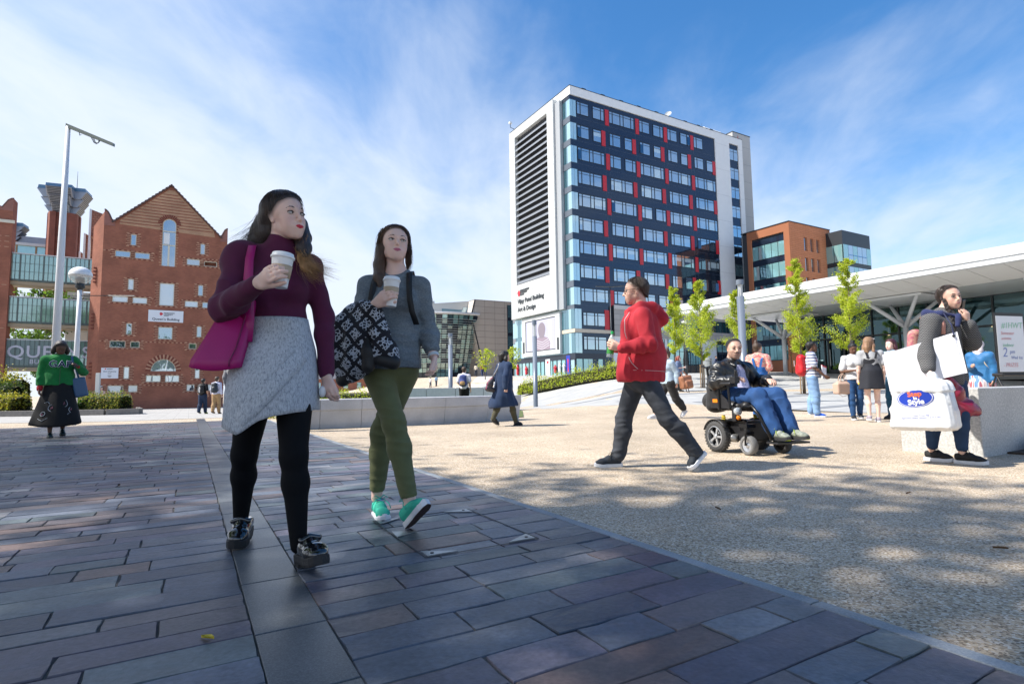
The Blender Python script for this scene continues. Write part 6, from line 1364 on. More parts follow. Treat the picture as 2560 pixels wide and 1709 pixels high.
def sl(V): # stronger creases round the bent elbow
    return .3 + 1.2 * np.exp(-((V - V3((-1.25, 2.47, 1.16))) ** 2).sum(1) / .018) + .5 * np.exp(-((V - V3((-1.15, 2.35, 1.17))) ** 2).sum(1) / .012)
V = folds(V, Q, .011, (30, 30, 42), 5, sl); V = V + normals(V, Q) * (wob(V, (16, 16, 16), 6) * .005)[:, None]
keep = ~((V[Q].mean(1)[:, 2] < 1.045) & (np.abs(V[Q].mean(1)[:, 0] + 1.107) < .13)); o = vmesh('sweater', V, Q[keep], m_plum, F.root, None, F.o)
# tweed wrap skirt
m_tweed = ramp_mat('grey_tweed', [(0, (.06, .065, .08)), (.36, (.26, .28, .32)), (.50, (.45, .48, .52)), (1, (.74, .76, .78))], 55, .95, 'NOISE', .35, 6, stretch=(3.2, 3.2, 1), second=(150, .18), spec=.2)
def skirt(rings, hem, m, name, fig, lobes=(), n=64, thick=.006):
    """rings: (z, cx, cy, rx, ry); hem(a) -> lowest z at angle a (0 = picture right, -90 = towards us)"""
    mb = MB(); rows = []
    zs = [r[0] for r in rings]
    for t in np.linspace(0, 1, 22):
        row = []
        for j in range(n):
            a = 2 * math.pi * j / n; z = zs[0] + (hem(a) - zs[0]) * t; c = [interp(-z, [(-r[0], r[i]) for r in rings]) for i in (1, 2, 3, 4)]
            wv = 1 + sum(A_ * t ** 1.5 * math.sin(k * a + p) for A_, k, p in lobes)
            ca, sa_ = math.cos(a), math.sin(a); ca = math.copysign(abs(ca) ** .84, ca); sa_ = math.copysign(abs(sa_) ** .84, sa_); row.append((c[0] + c[2] * ca * wv - fig.o[0], c[1] + c[3] * sa_ * wv - fig.o[1], z - fig.o[2]))
        rows.append(row)
    mb.grid(rows, m, True); o = mb.build(name, fig.root, smooth=True); q = o.modifiers.new('thickness', 'SOLIDIFY'); q.thickness = thick; q.offset = -1; return o
def hem1(a):
    d = (math.degrees(a) + 360) % 360
    return interp(d, [(0, .672), (90, .665), (170, .632), (200, .620), (235, .598), (254, .576), (262, .592), (274, .634), (292, .654), (320, .666), (360, .672)])
rg = [(1.10, -1.107, 2.63, .127, .102), (1.05, -1.109, 2.63, .139, .112), (.95, -1.110, 2.625, .166, .150), (.85, -1.112, 2.61, .182, .176), (.75, -1.112, 2.60, .188, .195), (.58, -1.108, 2.595, .190, .208)]
skirt(rg, hem1, m_tweed, 'skirt', F, [(.012, 3, 1.2), (.008, 5, .3)])
mb = MB(); rows = []                      # overlapping flap edge running from the right hip down to the point
for i in range(15):
    t = i / 14; ang = R(338 - 76 * t); z = .90 - .285 * t ** 1.15; c = [interp(-z, [(-r[0], r[i2]) for r in rg]) for i2 in (1, 2, 3, 4)]
    cs = lambda v: math.copysign(abs(v) ** .84, v); rows.append([(c[0] + (c[2] + e) * cs(math.cos(ang + d)) - F.o[0], c[1] + (c[3] + e) * cs(math.sin(ang + d)) - F.o[1], z + dz) for d, e, dz in ((-.25, .001, .05), (-.10, .010, .02), (0, .016, 0), (.004, .002, -.006))])
mb.grid(rows, m_tweed); mb.build('skirt_flap', F.root, smooth=True)
m_tights = fabric('black_tights', (.0025, .003, .0045), .8, .1, 40, .1, 600, .0, spec=.2)
b = Sdf(.006, .03); F.leg(b, 'a', .006, .001, -.004, 1.03); F.leg(b, 'b', .006, .001, -.004, 1.03); F.cloth('tights', b, m_tights)
m_patent = M('patent_leather', (.008, .008, .010), .07, spec=.7, coat=1); m_rub = M('black_rubber', (.016, .016, .018), .6, bump=.3, bs=150)
def loafer(heel, toe, up):
    o = F.shoe(heel, toe, up, m_patent, m_rub, .034, 1.08, .062, heelblk=.016, vent=m_rub); x = unit(V3(toe) - V3(heel)); L = np.linalg.norm(V3(toe) - V3(heel)); up = unit(V3(up) - x * (V3(up) @ x)); y = np.cross(up, x); mb = MB()
    mb.tube([tuple(V3(heel) + x * (.52) * L + y * yy + up * (.113 - .35 * abs(yy)) - F.o) for yy in np.linspace(-.045, .045, 9)], .012, m_patent, 6); mb.build('saddle_strap', o, smooth=True)
loafer((-1.372, 2.93, .052), (-1.315, 2.685, .016), (0, .12, 1)); loafer((-.935, 2.505, .022), (-.765, 2.285, .062), (.15, -.25, 1))
# ---- cup (held) : lid, sleeve, body
m_cupw = M('cup_card', (.78, .78, .77), .5); m_slv = M('card_sleeve', (.50, .38, .26), .85, var=.1, vs=60); m_lid = M('cup_lid', (.82, .83, .84), .3)
def cup(loc, h, tilt, label, text):
    c = empty('paper_cup', loc, label=label, cat='cup'); c.rotation_euler = tilt; r0, r1 = .030, .043
    mb = MB(); mb.lathe([(0, .004), (r0, 0), (r0 + .001, .006), (r1, h), (0, h)], m_cupw, 28); mb.build('cup_body', c, smooth=False)
    rr_ = lambda z: r0 + (r1 - r0) * z / h + .0012
    mb = MB(); mb.lathe([(rr_(.3 * h), .3 * h), (rr_(.3 * h) + .001, .3 * h), (rr_(.72 * h) + .001, .72 * h), (rr_(.72 * h), .72 * h)], m_slv, 28); sv = mb.build('sleeve', c, smooth=True)
    mb = MB(); mb.lathe([(r1 + .001, h - .006), (r1 + .0045, h - .004), (r1 + .0045, h + .003), (r1 + .001, h + .006), (r1 - .001, h + .016), (r1 - .005, h + .018), (r1 - .008, h + .012), (0, h + .012)], m_lid, 28); mb.build('lid', c, smooth=True)
    return c
cup((-.957, 2.275, 1.185), .128, (R(-3), R(4), 0), 'white takeaway cup with a card sleeve held by the woman in plum', None)
# ---- magenta tote bag
m_mag = M('magenta_leather', (.34, .006, .13), .42, spec=.45, var=.06, vs=8, bump=.03, bs=300)
tb = empty('tote_bag', (-1.36, 2.46, .85), label='large magenta leather tote bag under the arm of the woman in plum', cat='bag')
def tp(x, y, z): return (x + 1.36, y - 2.46, z - .85)
mb = MB()                                  # trapezoid body, folded gusset on its right side
lev = [(.862, (-1.375, 2.43), (-1.205, 2.47), .062), (.868, (-1.387, 2.43), (-1.192, 2.47), .074), (.90, (-1.385, 2.44), (-1.190, 2.48), .074), (.98, (-1.352, 2.455), (-1.185, 2.50), .064), (1.06, (-1.325, 2.48), (-1.18, 2.52), .05), (1.14, (-1.30, 2.505), (-1.178, 2.54), .036), (1.185, (-1.285, 2.515), (-1.176, 2.55), .018)]
rows = []
for z, a, c, th in lev:
    a, c = V3((*a, z)), V3((*c, z)); d = unit(c - a); n_ = np.cross(d, (0, 0, 1)); row = []
    for q in np.linspace(0, 1, 9): row.append(lerp(a, c, q) + n_ * th * (.86 + .14 * math.sin(math.pi * q)) + (0, 0, -.012 * math.sin(math.pi * q) * (z < .88)))
    row.append(c + d * .004 + n_ * th * .1)
    for q in np.linspace(1, 0, 9): row.append(lerp(a, c, q) - n_ * th * .86)
    row.append(a - d * .002 - n_ * 0)
    rows.append([tp(*p) for p in row])
mb.grid(rows, m_mag, True); mb.add(rows[0], [tuple(range(len(rows[0])))[::-1]], m_mag); bo = mb.build('bag_body', tb, smooth=True, bevel=0)
mb = MB(); mb.tube([tp(-1.212, 2.385, z) if z < .9 else tp(-1.205 + .02 * (z - .9) / .28, 2.40 + .11 * (z - .9) / .28, z) for z in (.868, .89, .95, 1.02, 1.1, 1.18)], .0035, M('magenta_edge', (.16, .003, .06), .5), 5); mb.build('seam', bo, smooth=True)
mb = MB(); rows = []
for p, wd in (((-1.185, 2.455, .98), .035), ((-1.182, 2.475, 1.08), .030), ((-1.185, 2.485, 1.18), .024), ((-1.185, 2.480, 1.27), .02), ((-1.187, 2.490, 1.36), .018), ((-1.192, 2.525, 1.432), .017), ((-1.215, 2.585, 1.447), .017), ((-1.225, 2.64, 1.425), .017), ((-1.215, 2.69, 1.36), .017)):
    rows.append([tp(p[0] - wd, p[1] - .002, p[2]), tp(p[0] + wd, p[1] + .002, p[2])])
mb.grid(rows, m_mag); o = mb.build('strap', tb, smooth=True); q = o.modifiers.new('t', 'SOLIDIFY'); q.thickness = .006
# tissue in her other hand
mb = boulder(.022, .8, .7, 1.2, M('tissue', (.75, .76, .78), .9), 5); mb.build('crumpled_tissue', label='crumpled white tissue in the lowered hand of the woman in plum', cat='tissue', loc=(-.893, 2.628, .755), smooth=True)
# ------------------------------------------------------------------ woman in the grey sweater and olive trousers
J = dict(H=(-.682, 3.235, 1.607), N=(-.680, 3.25, 1.465), sa=(-.838, 3.23, 1.372), ea=(-.862, 3.14, 1.14), wa=(-.738, 2.98, 1.222), sb=(-.540, 3.265, 1.368), eb=(-.503, 3.30, 1.12), wb=(-.452, 3.21, .945), W=(-.685, 3.24, 1.11), P=(-.705, 3.24, .90),
         ha=(-.775, 3.21, .86), na=(-.655, 3.09, .585), la=(-.548, 3.035, .125), hb=(-.635, 3.27, .86), nb=(-.785, 3.36, .51), lb=(-.832, 3.44, .11))
F = Fig('young woman in a grey sweater, olive trousers and teal sneakers, holding a paper cup', J, .0058, 'pale', 1.0, (20, 9, 3), (.12, -1), (.95, .94, .92, 1.0))
F.gaze = (.003, .0015)
F.head(); F.torso(F.body, -.006); [F.arm(F.body, q, -.003) for q in 'ab']; [F.leg(F.body, q, -.006) for q in 'ab']
F.hand('a', (-.605, 2.905, 1.305), (.30, .93, -.2), (.25, .5, .55), (.35, .55), .02)
F.hand('b', (-.43, 3.14, .80), (-.75, -.1, .2), (.45, .6, .5), (.3, .35), .05)
F.finish((.46, .12, .18), .10, (.09, .055, .04), scalp=((.78, -.62), .008, (.09, .055, .035)))
m_hair2 = M('brown_hair', (.075, .042, .026), .42, spec=.55, var=.4, vs=9, bump=.6, bs=120, stretch=(5, 5, .45))
wl = [([(-.045, .02, .05), (-.080, -.005, -.02), (-.086, -.03, -.12), (-.078, -.06, -.20), (-.055, -.085, -.30)], [.036, .031, .033, .034, .010]), ([(-.04, .06, .0), (-.066, .05, -.08), (-.075, .02, -.15), (-.07, -.02, -.22)], [.05, .04, .035, .015]),
      ([(.04, .05, .03), (.070, .035, -.03), (.070, .045, -.09), (.06, .06, -.13)], [.038, .022, .016, .008])]
ws = [([(-.05, -.03, .085), (-.080, -.02, .05), (-.09, -.01, -.02), (-.085, -.04, -.16), (-.05, -.085, -.30)], 220, .010, .0011), ([(.04, -.03, .09), (.074, -.02, .055), (.085, -.01, .0), (.085, .02, -.09), (.065, .04, -.15)], 80, .006, .001), ([(-.07, .0, .03), (-.10, .0, -.02), (-.12, .0, -.09), (-.13, .0, -.13)], 10, .01, .0008)]
F.hair([], m_hair2, .009, (.78, -.62), .006, wl=wl, ws=ws, seed=7, amp=.0012, scalp=420, m2=M('brown_gloss', (.17, .095, .052), .35, spec=.6))
m_gknit = ramp_mat('grey_melange', [(0, (.05, .066, .082)), (.42, (.13, .162, .19)), (.6, (.18, .212, .24)), (1, (.34, .37, .40))], 90, .95, 'NOISE', .3, 5, stretch=(1, 1, 2.5), second=(14, .12), spec=.2)
b = Sdf(.006, .03); F.torso(b, .008, bust=.056, k=.04); F.arm(b, 'a', .011, .012, .012, .35); F.arm(b, 'b', .010, .010, .010, .66)
b.cap(J['W'], J['P'], .130, .158, .04, F.lat, .80); b.cut((0, 0, .885), (0, 0, -1)); b.cut(lerp(J['eb'], J['wb'], .64), V3(J['wb']) - V3(J['eb'])) if 0 else None
b.cap(V3(J['N']) + (0, -.12, .03), V3(J['N']) + (0, .05, .055), .085, .078, .012, op=-1)
F.cloth('sweater', b, m_gknit, .009, (22, 22, 40), 3, mask=lambda V: .45 + .9 * np.exp(-((V - V3((-.50, 3.3, 1.1))) ** 2).sum(1) / .02) + .5 * (V[:, 2] < 1.1), amp2=.004, freq2=(9, 9, 6))
m_olive = fabric('olive_cotton', (.115, .128, .055), .85, .16, 14, .15, 420, .05)
b = Sdf(.006, .03); b.cap(lerp(J['W'], J['P'], .5), J['P'], .13, .142, .04, F.lat, .76); F.leg(b, 'a', .007, .009, .010, .84, r=.90); F.leg(b, 'b', .007, .009, .010, .86, r=.90)
b.sub(lerp(J['na'], J['la'], .95), lerp(J['na'], J['la'], 1.1), .055, .07, .004); b.sub(lerp(J['nb'], J['lb'], .97), lerp(J['nb'], J['lb'], 1.1), .055, .07, .004)
F.cloth('trousers', b, m_olive, .0055, (14, 14, 70), 8, mask=lambda V: .25 + np.exp(-((V[:, 2] - .53) / .10) ** 2) + .5 * np.exp(-((V[:, 2] - .24) / .06) ** 2))
m_teal = fabric('teal_canvas', (.03, .42, .30), .8, .06, 40, .2, 600, 0); m_wrub = M('white_rubber', (.68, .70, .74), .5, var=.05, vs=30); m_gum = M('brown_sole', (.05, .028, .025), .7, bump=.5, bs=220); m_lace = M('teal_lace', (.04, .5, .37), .8)
for hl, te, up in (((-.842, 3.475, .0), (-.738, 3.265, .0), (0, 0, 1)), ((-.575, 3.085, .015), (-.44, 2.925, .165), (.30, -.45, .8))):
    o = F.shoe(hl, te, up, m_teal, m_wrub, .027, 1.0, .068, laces=m_lace, vent=m_gum, toecap=m_wrub)
    hl, te = V3(hl), V3(te); x = unit(te - hl); L_ = np.linalg.norm(te - hl); u_ = unit(V3(up) - x * (V3(up) @ x)); y = np.cross(u_, x); mb = MB()
    mb.add([tuple(hl + x * a * L_ + y * yy + u_ * c - F.o) for a, yy, c in ((.37, -.017, .118), (.37, .017, .118), (.44, .017, .108), (.44, -.017, .108))], [(0, 1, 2, 3)], M('tongue_label', (.02, .04, .22), .6)); mb.build('tongue_label', o)
cup((-.652, 2.975, 1.205), .145, (R(-4), R(2), 0), 'white takeaway cup with a card sleeve held by the woman in grey', None)
# watch, bracelet
mb = MB(); mb.lathe([(.031, -.010), (.033, 0), (.031, .010)], M('pale_watch_strap', (.55, .6, .64), .4), 20); o = mb.build('watch_strap', F.root, smooth=True); d = unit(V3(J['wb']) - V3(J['eb'])); o.matrix_local = Matrix.Translation(lerp(J['eb'], J['wb'], .95) - F.o) @ Vector(d).to_track_quat('Z', 'Y').to_matrix().to_4x4()
mb = MB(); mb.lathe([(.0295, -.003), (.0315, 0), (.0295, .003)], m_lash, 16); o = mb.build('bracelet', F.root, smooth=True); d = unit(V3(J['wa']) - V3(J['ea'])); o.matrix_local = Matrix.Translation(lerp(J['ea'], J['wa'], .93) - F.o) @ Vector(d).to_track_quat('Z', 'Y').to_matrix().to_4x4()
# small dark backpack: straps in front, sack behind
m_bpk = fabric('black_nylon', (.010, .011, .013), .6, .1, 30, .15, 400, 0)
bp = empty('backpack', (-.68, 3.40, 1.05), label='small black backpack on the woman in grey, its straps over her shoulders', cat='backpack')
b = Sdf(.012, .03); b.cap((-.68, 3.42, 1.33), (-.68, 3.43, 1.08), .12, .13, lat=(1, 0, 0), fl=.5); V, Q = b.mesh(1); vmesh('sack', V, Q, m_bpk, bp, None, (-.68, 3.40, 1.05))
for x, s_ in ((-.775, -1), (-.592, 1)):
    mb = MB(); rows = [[(x + dx + s_ * w_ + .68, y - 3.40, z - 1.05) for w_ in (-.016, .016)] for dx, y, z in ((0, 3.37, 1.40), (0, 3.27, 1.455), (s_ * .004, 3.185, 1.425), (s_ * .010, 3.142, 1.36), (s_ * .018, 3.118, 1.28), (s_ * .03, 3.125, 1.20), (s_ * .05, 3.16, 1.13))]
    mb.grid(rows, m_bpk); o = mb.build('strap', bp, smooth=True); q = o.modifiers.new('t', 'SOLIDIFY'); q.thickness = .007
# patterned jacket hanging over the forearm
def pattern_mat():
    m = bpy.data.materials.new('white_on_navy_print'); m.use_nodes = True; t = m.node_tree; k = t.links.new; b = t.nodes['Principled BSDF']; b.inputs['Roughness'].default_value = .85
    co = t.nodes.new('ShaderNodeTexCoord').outputs['Object']; mp = t.nodes.new('ShaderNodeMapping'); mp.inputs['Scale'].default_value = (1, .8, 1); mp.inputs['Rotation'].default_value = (0, R(45), 0); k(co, mp.inputs[0])
    def W(kind, scale, dist, rot):
        m2 = t.nodes.new('ShaderNodeMapping'); m2.inputs['Rotation'].default_value = rot; k(mp.outputs[0], m2.inputs[0]); w_ = t.nodes.new('ShaderNodeTexWave'); w_.inputs['Scale'].default_value = scale; w_.inputs['Distortion'].default_value = dist; w_.inputs['Detail'].default_value = 2; w_.inputs['Detail Scale'].default_value = 3; k(m2.outputs[0], w_.inputs[0]); return w_.outputs[1]
    v = t.nodes.new('ShaderNodeTexVoronoi'); v.feature = 'DISTANCE_TO_EDGE'; v.inputs['Scale'].default_value = 54; k(mp.outputs[0], v.inputs[0])
    a = t.nodes.new('ShaderNodeMath'); a.operation = 'LESS_THAN'; a.inputs[1].default_value = .12; k(v.outputs[0], a.inputs[0])
    w1 = W('B', 4.2, 1.5, (0, 0, 0)); c = t.nodes.new('ShaderNodeMath'); c.operation = 'GREATER_THAN'; c.inputs[1].default_value = .16; k(w1, c.inputs[0])
    w2 = W('B', 4.2, 1.5, (0, R(90), 0)); c2 = t.nodes.new('ShaderNodeMath'); c2.operation = 'GREATER_THAN'; c2.inputs[1].default_value = .14; k(w2, c2.inputs[0])
    p = t.nodes.new('ShaderNodeMath'); p.operation = 'MULTIPLY'; k(a.outputs[0], p.inputs[0]); k(c.outputs[0], p.inputs[1]); p2 = t.nodes.new('ShaderNodeMath'); p2.operation = 'MULTIPLY'; k(p.outputs[0], p2.inputs[0]); k(c2.outputs[0], p2.inputs[1])
    x = t.nodes.new('ShaderNodeMix'); x.data_type = 'RGBA'; x.inputs[6].default_value = (.006, .007, .013, 1); x.inputs[7].default_value = (.38, .42, .48, 1); k(p2.outputs[0], x.inputs[0]); k(x.outputs[2], b.inputs['Base Color']); return m
m_prt = pattern_mat()
jk = empty('patterned_jacket', (-.83, 3.1, .9), label='navy jacket with white ornamental print hanging over the forearm of the woman in grey', cat='jacket'); jo = V3((-.83, 3.1, .9))
b = Sdf(.007, .03)
b.chain([(-.835, 3.09, 1.195), (-.915, 3.07, 1.10), (-.955, 3.07, .97), (-.925, 3.08, .86)], [.05, .075, .085, .05], .04, (0, 1, 0), 1.0); b.chain([(-.80, 3.04, 1.19), (-.835, 3.02, 1.06), (-.845, 3.03, .93), (-.87, 3.05, .86)], [.045, .07, .08, .045], .04)
b.chain([(-.745, 3.02, 1.165), (-.73, 3.0, 1.06), (-.69, 3.0, .96), (-.655, 3.01, .915)], [.032, .05, .055, .035], .03); b.cap((-.88, 3.08, 1.17), (-.76, 3.0, 1.19), .045, .036, .03)
V, Q = b.mesh(1); V = folds(V, Q, .016, (26, 26, 7), 4); V = V + normals(V, Q) * (wob(V, (14, 14, 8), 5) * .008)[:, None]; o = vmesh('jacket_body', V, Q, m_prt, jk, None, jo)
b = Sdf(.006, .02); b.chain([(-.775, 2.985, 1.05), (-.765, 2.965, .96), (-.765, 2.96, .885)], [.022, .032, .03], .02); b.cap((-.70, 2.965, .92), (-.635, 2.975, .905), .032, .034, .02); b.cap((-.93, 3.07, .82), (-.90, 3.06, .84), .035, .04, .03); V, Q = b.mesh(1); V = folds(V, Q, .006, (30, 30, 20), 5); vmesh('ribbed_cuff', V, Q, m_bpk, jk, None, jo)
# ------------------------------------------------------------------ man in the red hoodie (walking left)
J = dict(H=(1.185, 5.25, 1.668), N=(1.225, 5.25, 1.51), sa=(1.20, 5.055, 1.405), ea=(1.235, 4.965, 1.135), wa=(.975, 4.99, 1.105), sb=(1.22, 5.45, 1.405), eb=(1.19, 5.52, 1.15), wb=(1.0, 5.36, 1.13), W=(1.225, 5.25, 1.06), P=(1.20, 5.25, .90),
         ha=(1.19, 5.34, .85), na=(1.065, 5.42, .46), la=(1.005, 5.43, .10), hb=(1.22, 5.16, .85), nb=(1.39, 5.07, .47), lb=(1.63, 5.07, .17))
F = Fig('man in a red zip hoodie and dark jeans striding left with a bottle', J, .0075, 'fair', 1.08, (-100, -2, 0), (-1, .06), (1.1, 1.12, 1.2, .98))
F.head(nose=1.15, jaw=1.12, neck=.056); F.torso(F.body, -.006); [F.arm(F.body, q, -.004) for q in 'ab']; [F.leg(F.body, q, -.008, back=(1, 0, 0)) for q in 'ab']
F.hand('a', (.87, 5.0, 1.14), (.05, .95, .2), (.5, .7, .5), (.3, .5)); F.hand('b', (.90, 5.27, 1.135), (.0, -.95, .2), (.5, .7, .5), (.3, .5), flip=-1)
F.finish((.42, .2, .16), .1, (.05, .035, .025), [(lambda x, f, z: .35 * (z < -.035) * (f > -.02) * (z > -.12), (.25, .16, .12))], scalp=((.70, -.71), -.002, (.06, .04, .03)))
m_hair3 = M('short_brown_hair', (.045, .03, .022), .6, var=.4, vs=20, bump=.8, bs=160, stretch=(3, 3, 1)); F.hair([], m_hair3, .004, (.70, -.71), -.016, seed=9, amp=.002, scalp=200)
mb = MB()
for x in (-1, 1): mb.tube([tuple(F.hp(x * .033 + .024 * math.cos(a), .098, -.004 + .017 * math.sin(a)) - F.o) for a in np.linspace(0, 6.28, 15)], .0018, m_lash, 5); mb.tube([tuple(F.hp(x * .057, .095, .003) - F.o), tuple(F.hp(x * .076, .03, .006) - F.o), tuple(F.hp(x * .078, -.015, .0) - F.o)], .002, m_lash, 5)
mb.build('glasses', F.root, smooth=True)
m_redh = fabric('red_jersey', (.42, .014, .028), .85, .12, 14, .15, 350, .05)
b = Sdf(.008, .03); F.torso(b, .022, k=.05); F.arm(b, 'a', .020, .018, .010, .98); F.arm(b, 'b', .020, .018, .010, .98)
b.cap((1.215, 5.25, 1.32), (1.225, 5.25, 1.06), .185, .20, .05, (0, 1, 0), .98); b.cap((1.225, 5.25, 1.06), (1.205, 5.25, .88), .20, .215, .05, (0, 1, 0), 1.04)
b.cut((0, 0, .835), (-.02, 0, -1))
b.chain([(1.115, 5.18, 1.475), (1.20, 5.13, 1.50), (1.31, 5.16, 1.495), (1.36, 5.25, 1.47)], [.03, .042, .05, .055], .03); b.chain([(1.115, 5.32, 1.475), (1.20, 5.37, 1.50), (1.31, 5.34, 1.495), (1.36, 5.25, 1.47)], [.03, .042, .05, .055], .03)
b.chain([(1.37, 5.25, 1.46), (1.395, 5.22, 1.39), (1.37, 5.22, 1.345)], [.07, .07, .02], .03)
F.cloth('hoodie', b, m_redh, .015, (26, 26, 12), 12, mask=lambda V: .35 + .8 * np.exp(-((V - V3((1.2, 4.98, 1.15))) ** 2).sum(1) / .02) + .3 * (V[:, 2] < 1.2), amp2=.006, freq2=(9, 9, 7))
m_thread = M('white_stitch', (.6, .55, .55), .8)
mb = MB(); mb.tube([(1.095 - F.o[0], 5.14 - F.o[1], 1.45), (1.045 - F.o[0], 5.125 - F.o[1], 1.38), (1.04 - F.o[0], 5.11 - F.o[1], 1.26), (1.055 - F.o[0], 5.10 - F.o[1], 1.20)], .004, m_thread, 5); mb.build('drawstring', F.root, smooth=True)
mb = MB(); mb.tube([(1.215 + .226 * math.cos(a) - F.o[0], 5.25 + .222 * math.sin(a) - F.o[1], .905 - .012 * math.cos(a)) for a in np.linspace(R(180), R(365), 30)], .0022, m_thread, 4); mb.tube([(1.06 + .02 * t - F.o[0] + .05 * t * t, 5.07 - F.o[1] - .045 * t, 1.03 - .11 * t) for t in np.linspace(0, 1, 8)], .0025, m_thread, 4); mb.build('hem_stitching', F.root, smooth=True)
m_dden = fabric('dark_grey_denim', (.036, .041, .052), .85, .4, 7, .25, 260, 0)
b = Sdf(.008, .03); b.cap((1.21, 5.25, .96), (1.205, 5.25, .86), .165, .172, .04, (0, 1, 0), .86); F.leg(b, 'a', .010, .012, .022, .98, back=(1, 0, 0)); F.leg(b, 'b', .010, .012, .022, .97, back=(1, 0, 0))
F.cloth('jeans', b, m_dden, .008, (20, 20, 55), 15, mask=lambda V: .35 + .8 * np.exp(-((V[:, 2] - .42) / .12) ** 2) + .9 * np.exp(-((V[:, 2] - .13) / .07) ** 2))
m_navyc = fabric('navy_canvas', (.018, .024, .034), .8, .1, 30, .2, 400, 0); m_wsole = M('white_rubber'); m_dsole = M('dark_sole', (.03, .03, .032), .8, bump=.4, bs=180)
for hl, te, up in (((1.045, 5.44, .0), (.765, 5.40, .0), (0, 0, 1)), ((1.735, 5.09, .155), (1.565, 5.03, -.02 + .025), (-.6, 0, 1))):
    F.shoe(hl, te, up, m_navyc, m_wsole, .03, 1.05, .075, laces=M('black_lace', (.02, .02, .02), .8), vent=m_dsole, toecap=m_wsole)
bt = empty('plastic_bottle', (.905, 5.06, 1.02), label='clear plastic bottle with a green cap, held by the man in red', cat='bottle')
m_pet = M('clear_plastic', (.7, .8, .78), .1, alpha=.45); m_grn = M('green_cap', (.01, .36, .09), .4)
mb = MB(); mb.lathe([(.028, 0), (.031, .01), (.030, .07), (.032, .10), (.031, .155), (.02, .19), (.013, .205), (.013, .215)], m_pet, 16); mb.build('bottle_body', bt, smooth=True); mb = MB(); mb.lathe([(.0325, .03), (.0325, .085)], M('green_label', (.05, .32, .05), .5), 16); mb.build('label_band', bt, smooth=True)
mb = MB(); mb.lathe([(.0155, .212), (.0155, .238), (0, .24)], m_grn, 14); mb.build('cap', bt); bt.rotation_euler = (0, R(8), 0); bt.location = (.885, 5.06, 1.03)

# ------------------------------------------------------------------ power wheelchair and the man in it (chair space: x across, y ahead, z up)
AL = R(20); CO = V3((2.70, 6.50, 0)); CL = V3((math.cos(AL), math.sin(AL), 0)); CF = V3((math.sin(AL), -math.cos(AL), 0))
def cw(x, y, z): return CO + CL * x + CF * y + V3((0, 0, z))
WR = empty('power_wheelchair', CO, math.pi + AL, label='black power wheelchair with grey-spoked wheels, carrying the man in the leather jacket', cat='wheelchair')
def lc(x, y, z): return (-x, y, z)         # chair space -> empty space (the empty faces the way the chair drives)
m_tyre = M('grey_tyre', (.055, .055, .056), .85, bump=.3, bs=60); m_tyr2 = M('pale_tyre', (.16, .16, .16), .85, bump=.3, bs=60); m_rim = M('silver_rim', (.55, .57, .6), .3, .7); m_bp = M('black_plastic', (.014, .014, .016), .45, bump=.1, bs=90); m_bm = M('black_enamel', (.012, .012, .013), .3, .3); m_alu = M('motor_alloy', (.3, .3, .3), .35, .8)
def wheel(x, y, r, wd, spokes, tm, parent, out):
    w_ = empty('wheel'); w_.parent = parent; w_.location = lc(x, y, r); w_.rotation_euler[1] = R(90)
    mb = MB(); mb.lathe([(r * .66, -wd * .5), (r * .82, -wd * .56), (r * .95, -wd * .45), (r, -wd * .2), (r, wd * .2), (r * .95, wd * .45), (r * .82, wd * .56), (r * .66, wd * .5)], tm, 36); t_ = mb.build('tyre', w_, smooth=True)
    if spokes:
        mb = MB()
        for k in range(30):
            a = 2 * math.pi * k / 30
            for s_ in (-1, 1):
                c_ = V3((math.cos(a + s_ * .05), math.sin(a + s_ * .05), 0)) * (r * .985); d_ = V3((-math.sin(a), math.cos(a), 0)) * r * .06; mb.poly([tuple(c_ - d_ + (0, 0, s_ * wd * .02)), tuple(c_ + d_ + (0, 0, s_ * wd * .02)), tuple(c_ + d_ * .8 + (0, 0, s_ * wd * .45)), tuple(c_ - d_ * .8 + (0, 0, s_ * wd * .45))], tuple(V3((math.cos(a), math.sin(a), 0)) * r * .035), tm)
        mb.build('tread', t_)
        mb = MB()
        for k in range(5):
            a = 2 * math.pi * k / 5 + .3
            mb.poly([(math.cos(a + q) * rr, math.sin(a + q) * rr, out * wd * .34) for rr, q in ((r * .1, -.5), (r * .66, -.13), (r * .66, .13), (r * .1, .5))], (0, 0, -out * wd * .18), m_rim)
        mb.lathe([(0, out * wd * .46), (r * .13, out * wd * .42), (r * .15, 0)], m_rim, 14); mb.lathe([(r * .62, out * wd * .52), (r * .68, out * wd * .50), (r * .68, -out * wd * .5)], m_rim, 28); mb.lathe([(0, -out * wd * .1), (r * .66, -out * wd * .1)], m_bm, 24); mb.build('rim', w_)
    else: mb = MB(); mb.lathe([(0, out * wd * .5), (r * .2, out * wd * .5), (r * .3, out * wd * .3), (r * .66, out * wd * .4)], m_rim, 20); mb.lathe([(0, -out * wd * .2), (r * .66, -out * wd * .2)], m_bm, 20); mb.build('rim', w_)
    return w_
wheel(-.30, -.15, .178, .085, 1, m_tyre, WR, 1); wheel(.30, -.15, .178, .085, 1, m_tyre, WR, -1); wheel(-.235, .27, .108, .075, 0, m_tyr2, WR, 1); wheel(.235, .27, .108, .075, 0, m_tyre, WR, -1)
mb = MB(); mb.box(-.20, -.32, .14, .20, .20, .36, m_bp); mb.build('battery_box', WR, bevel=.02)
mb = MB()
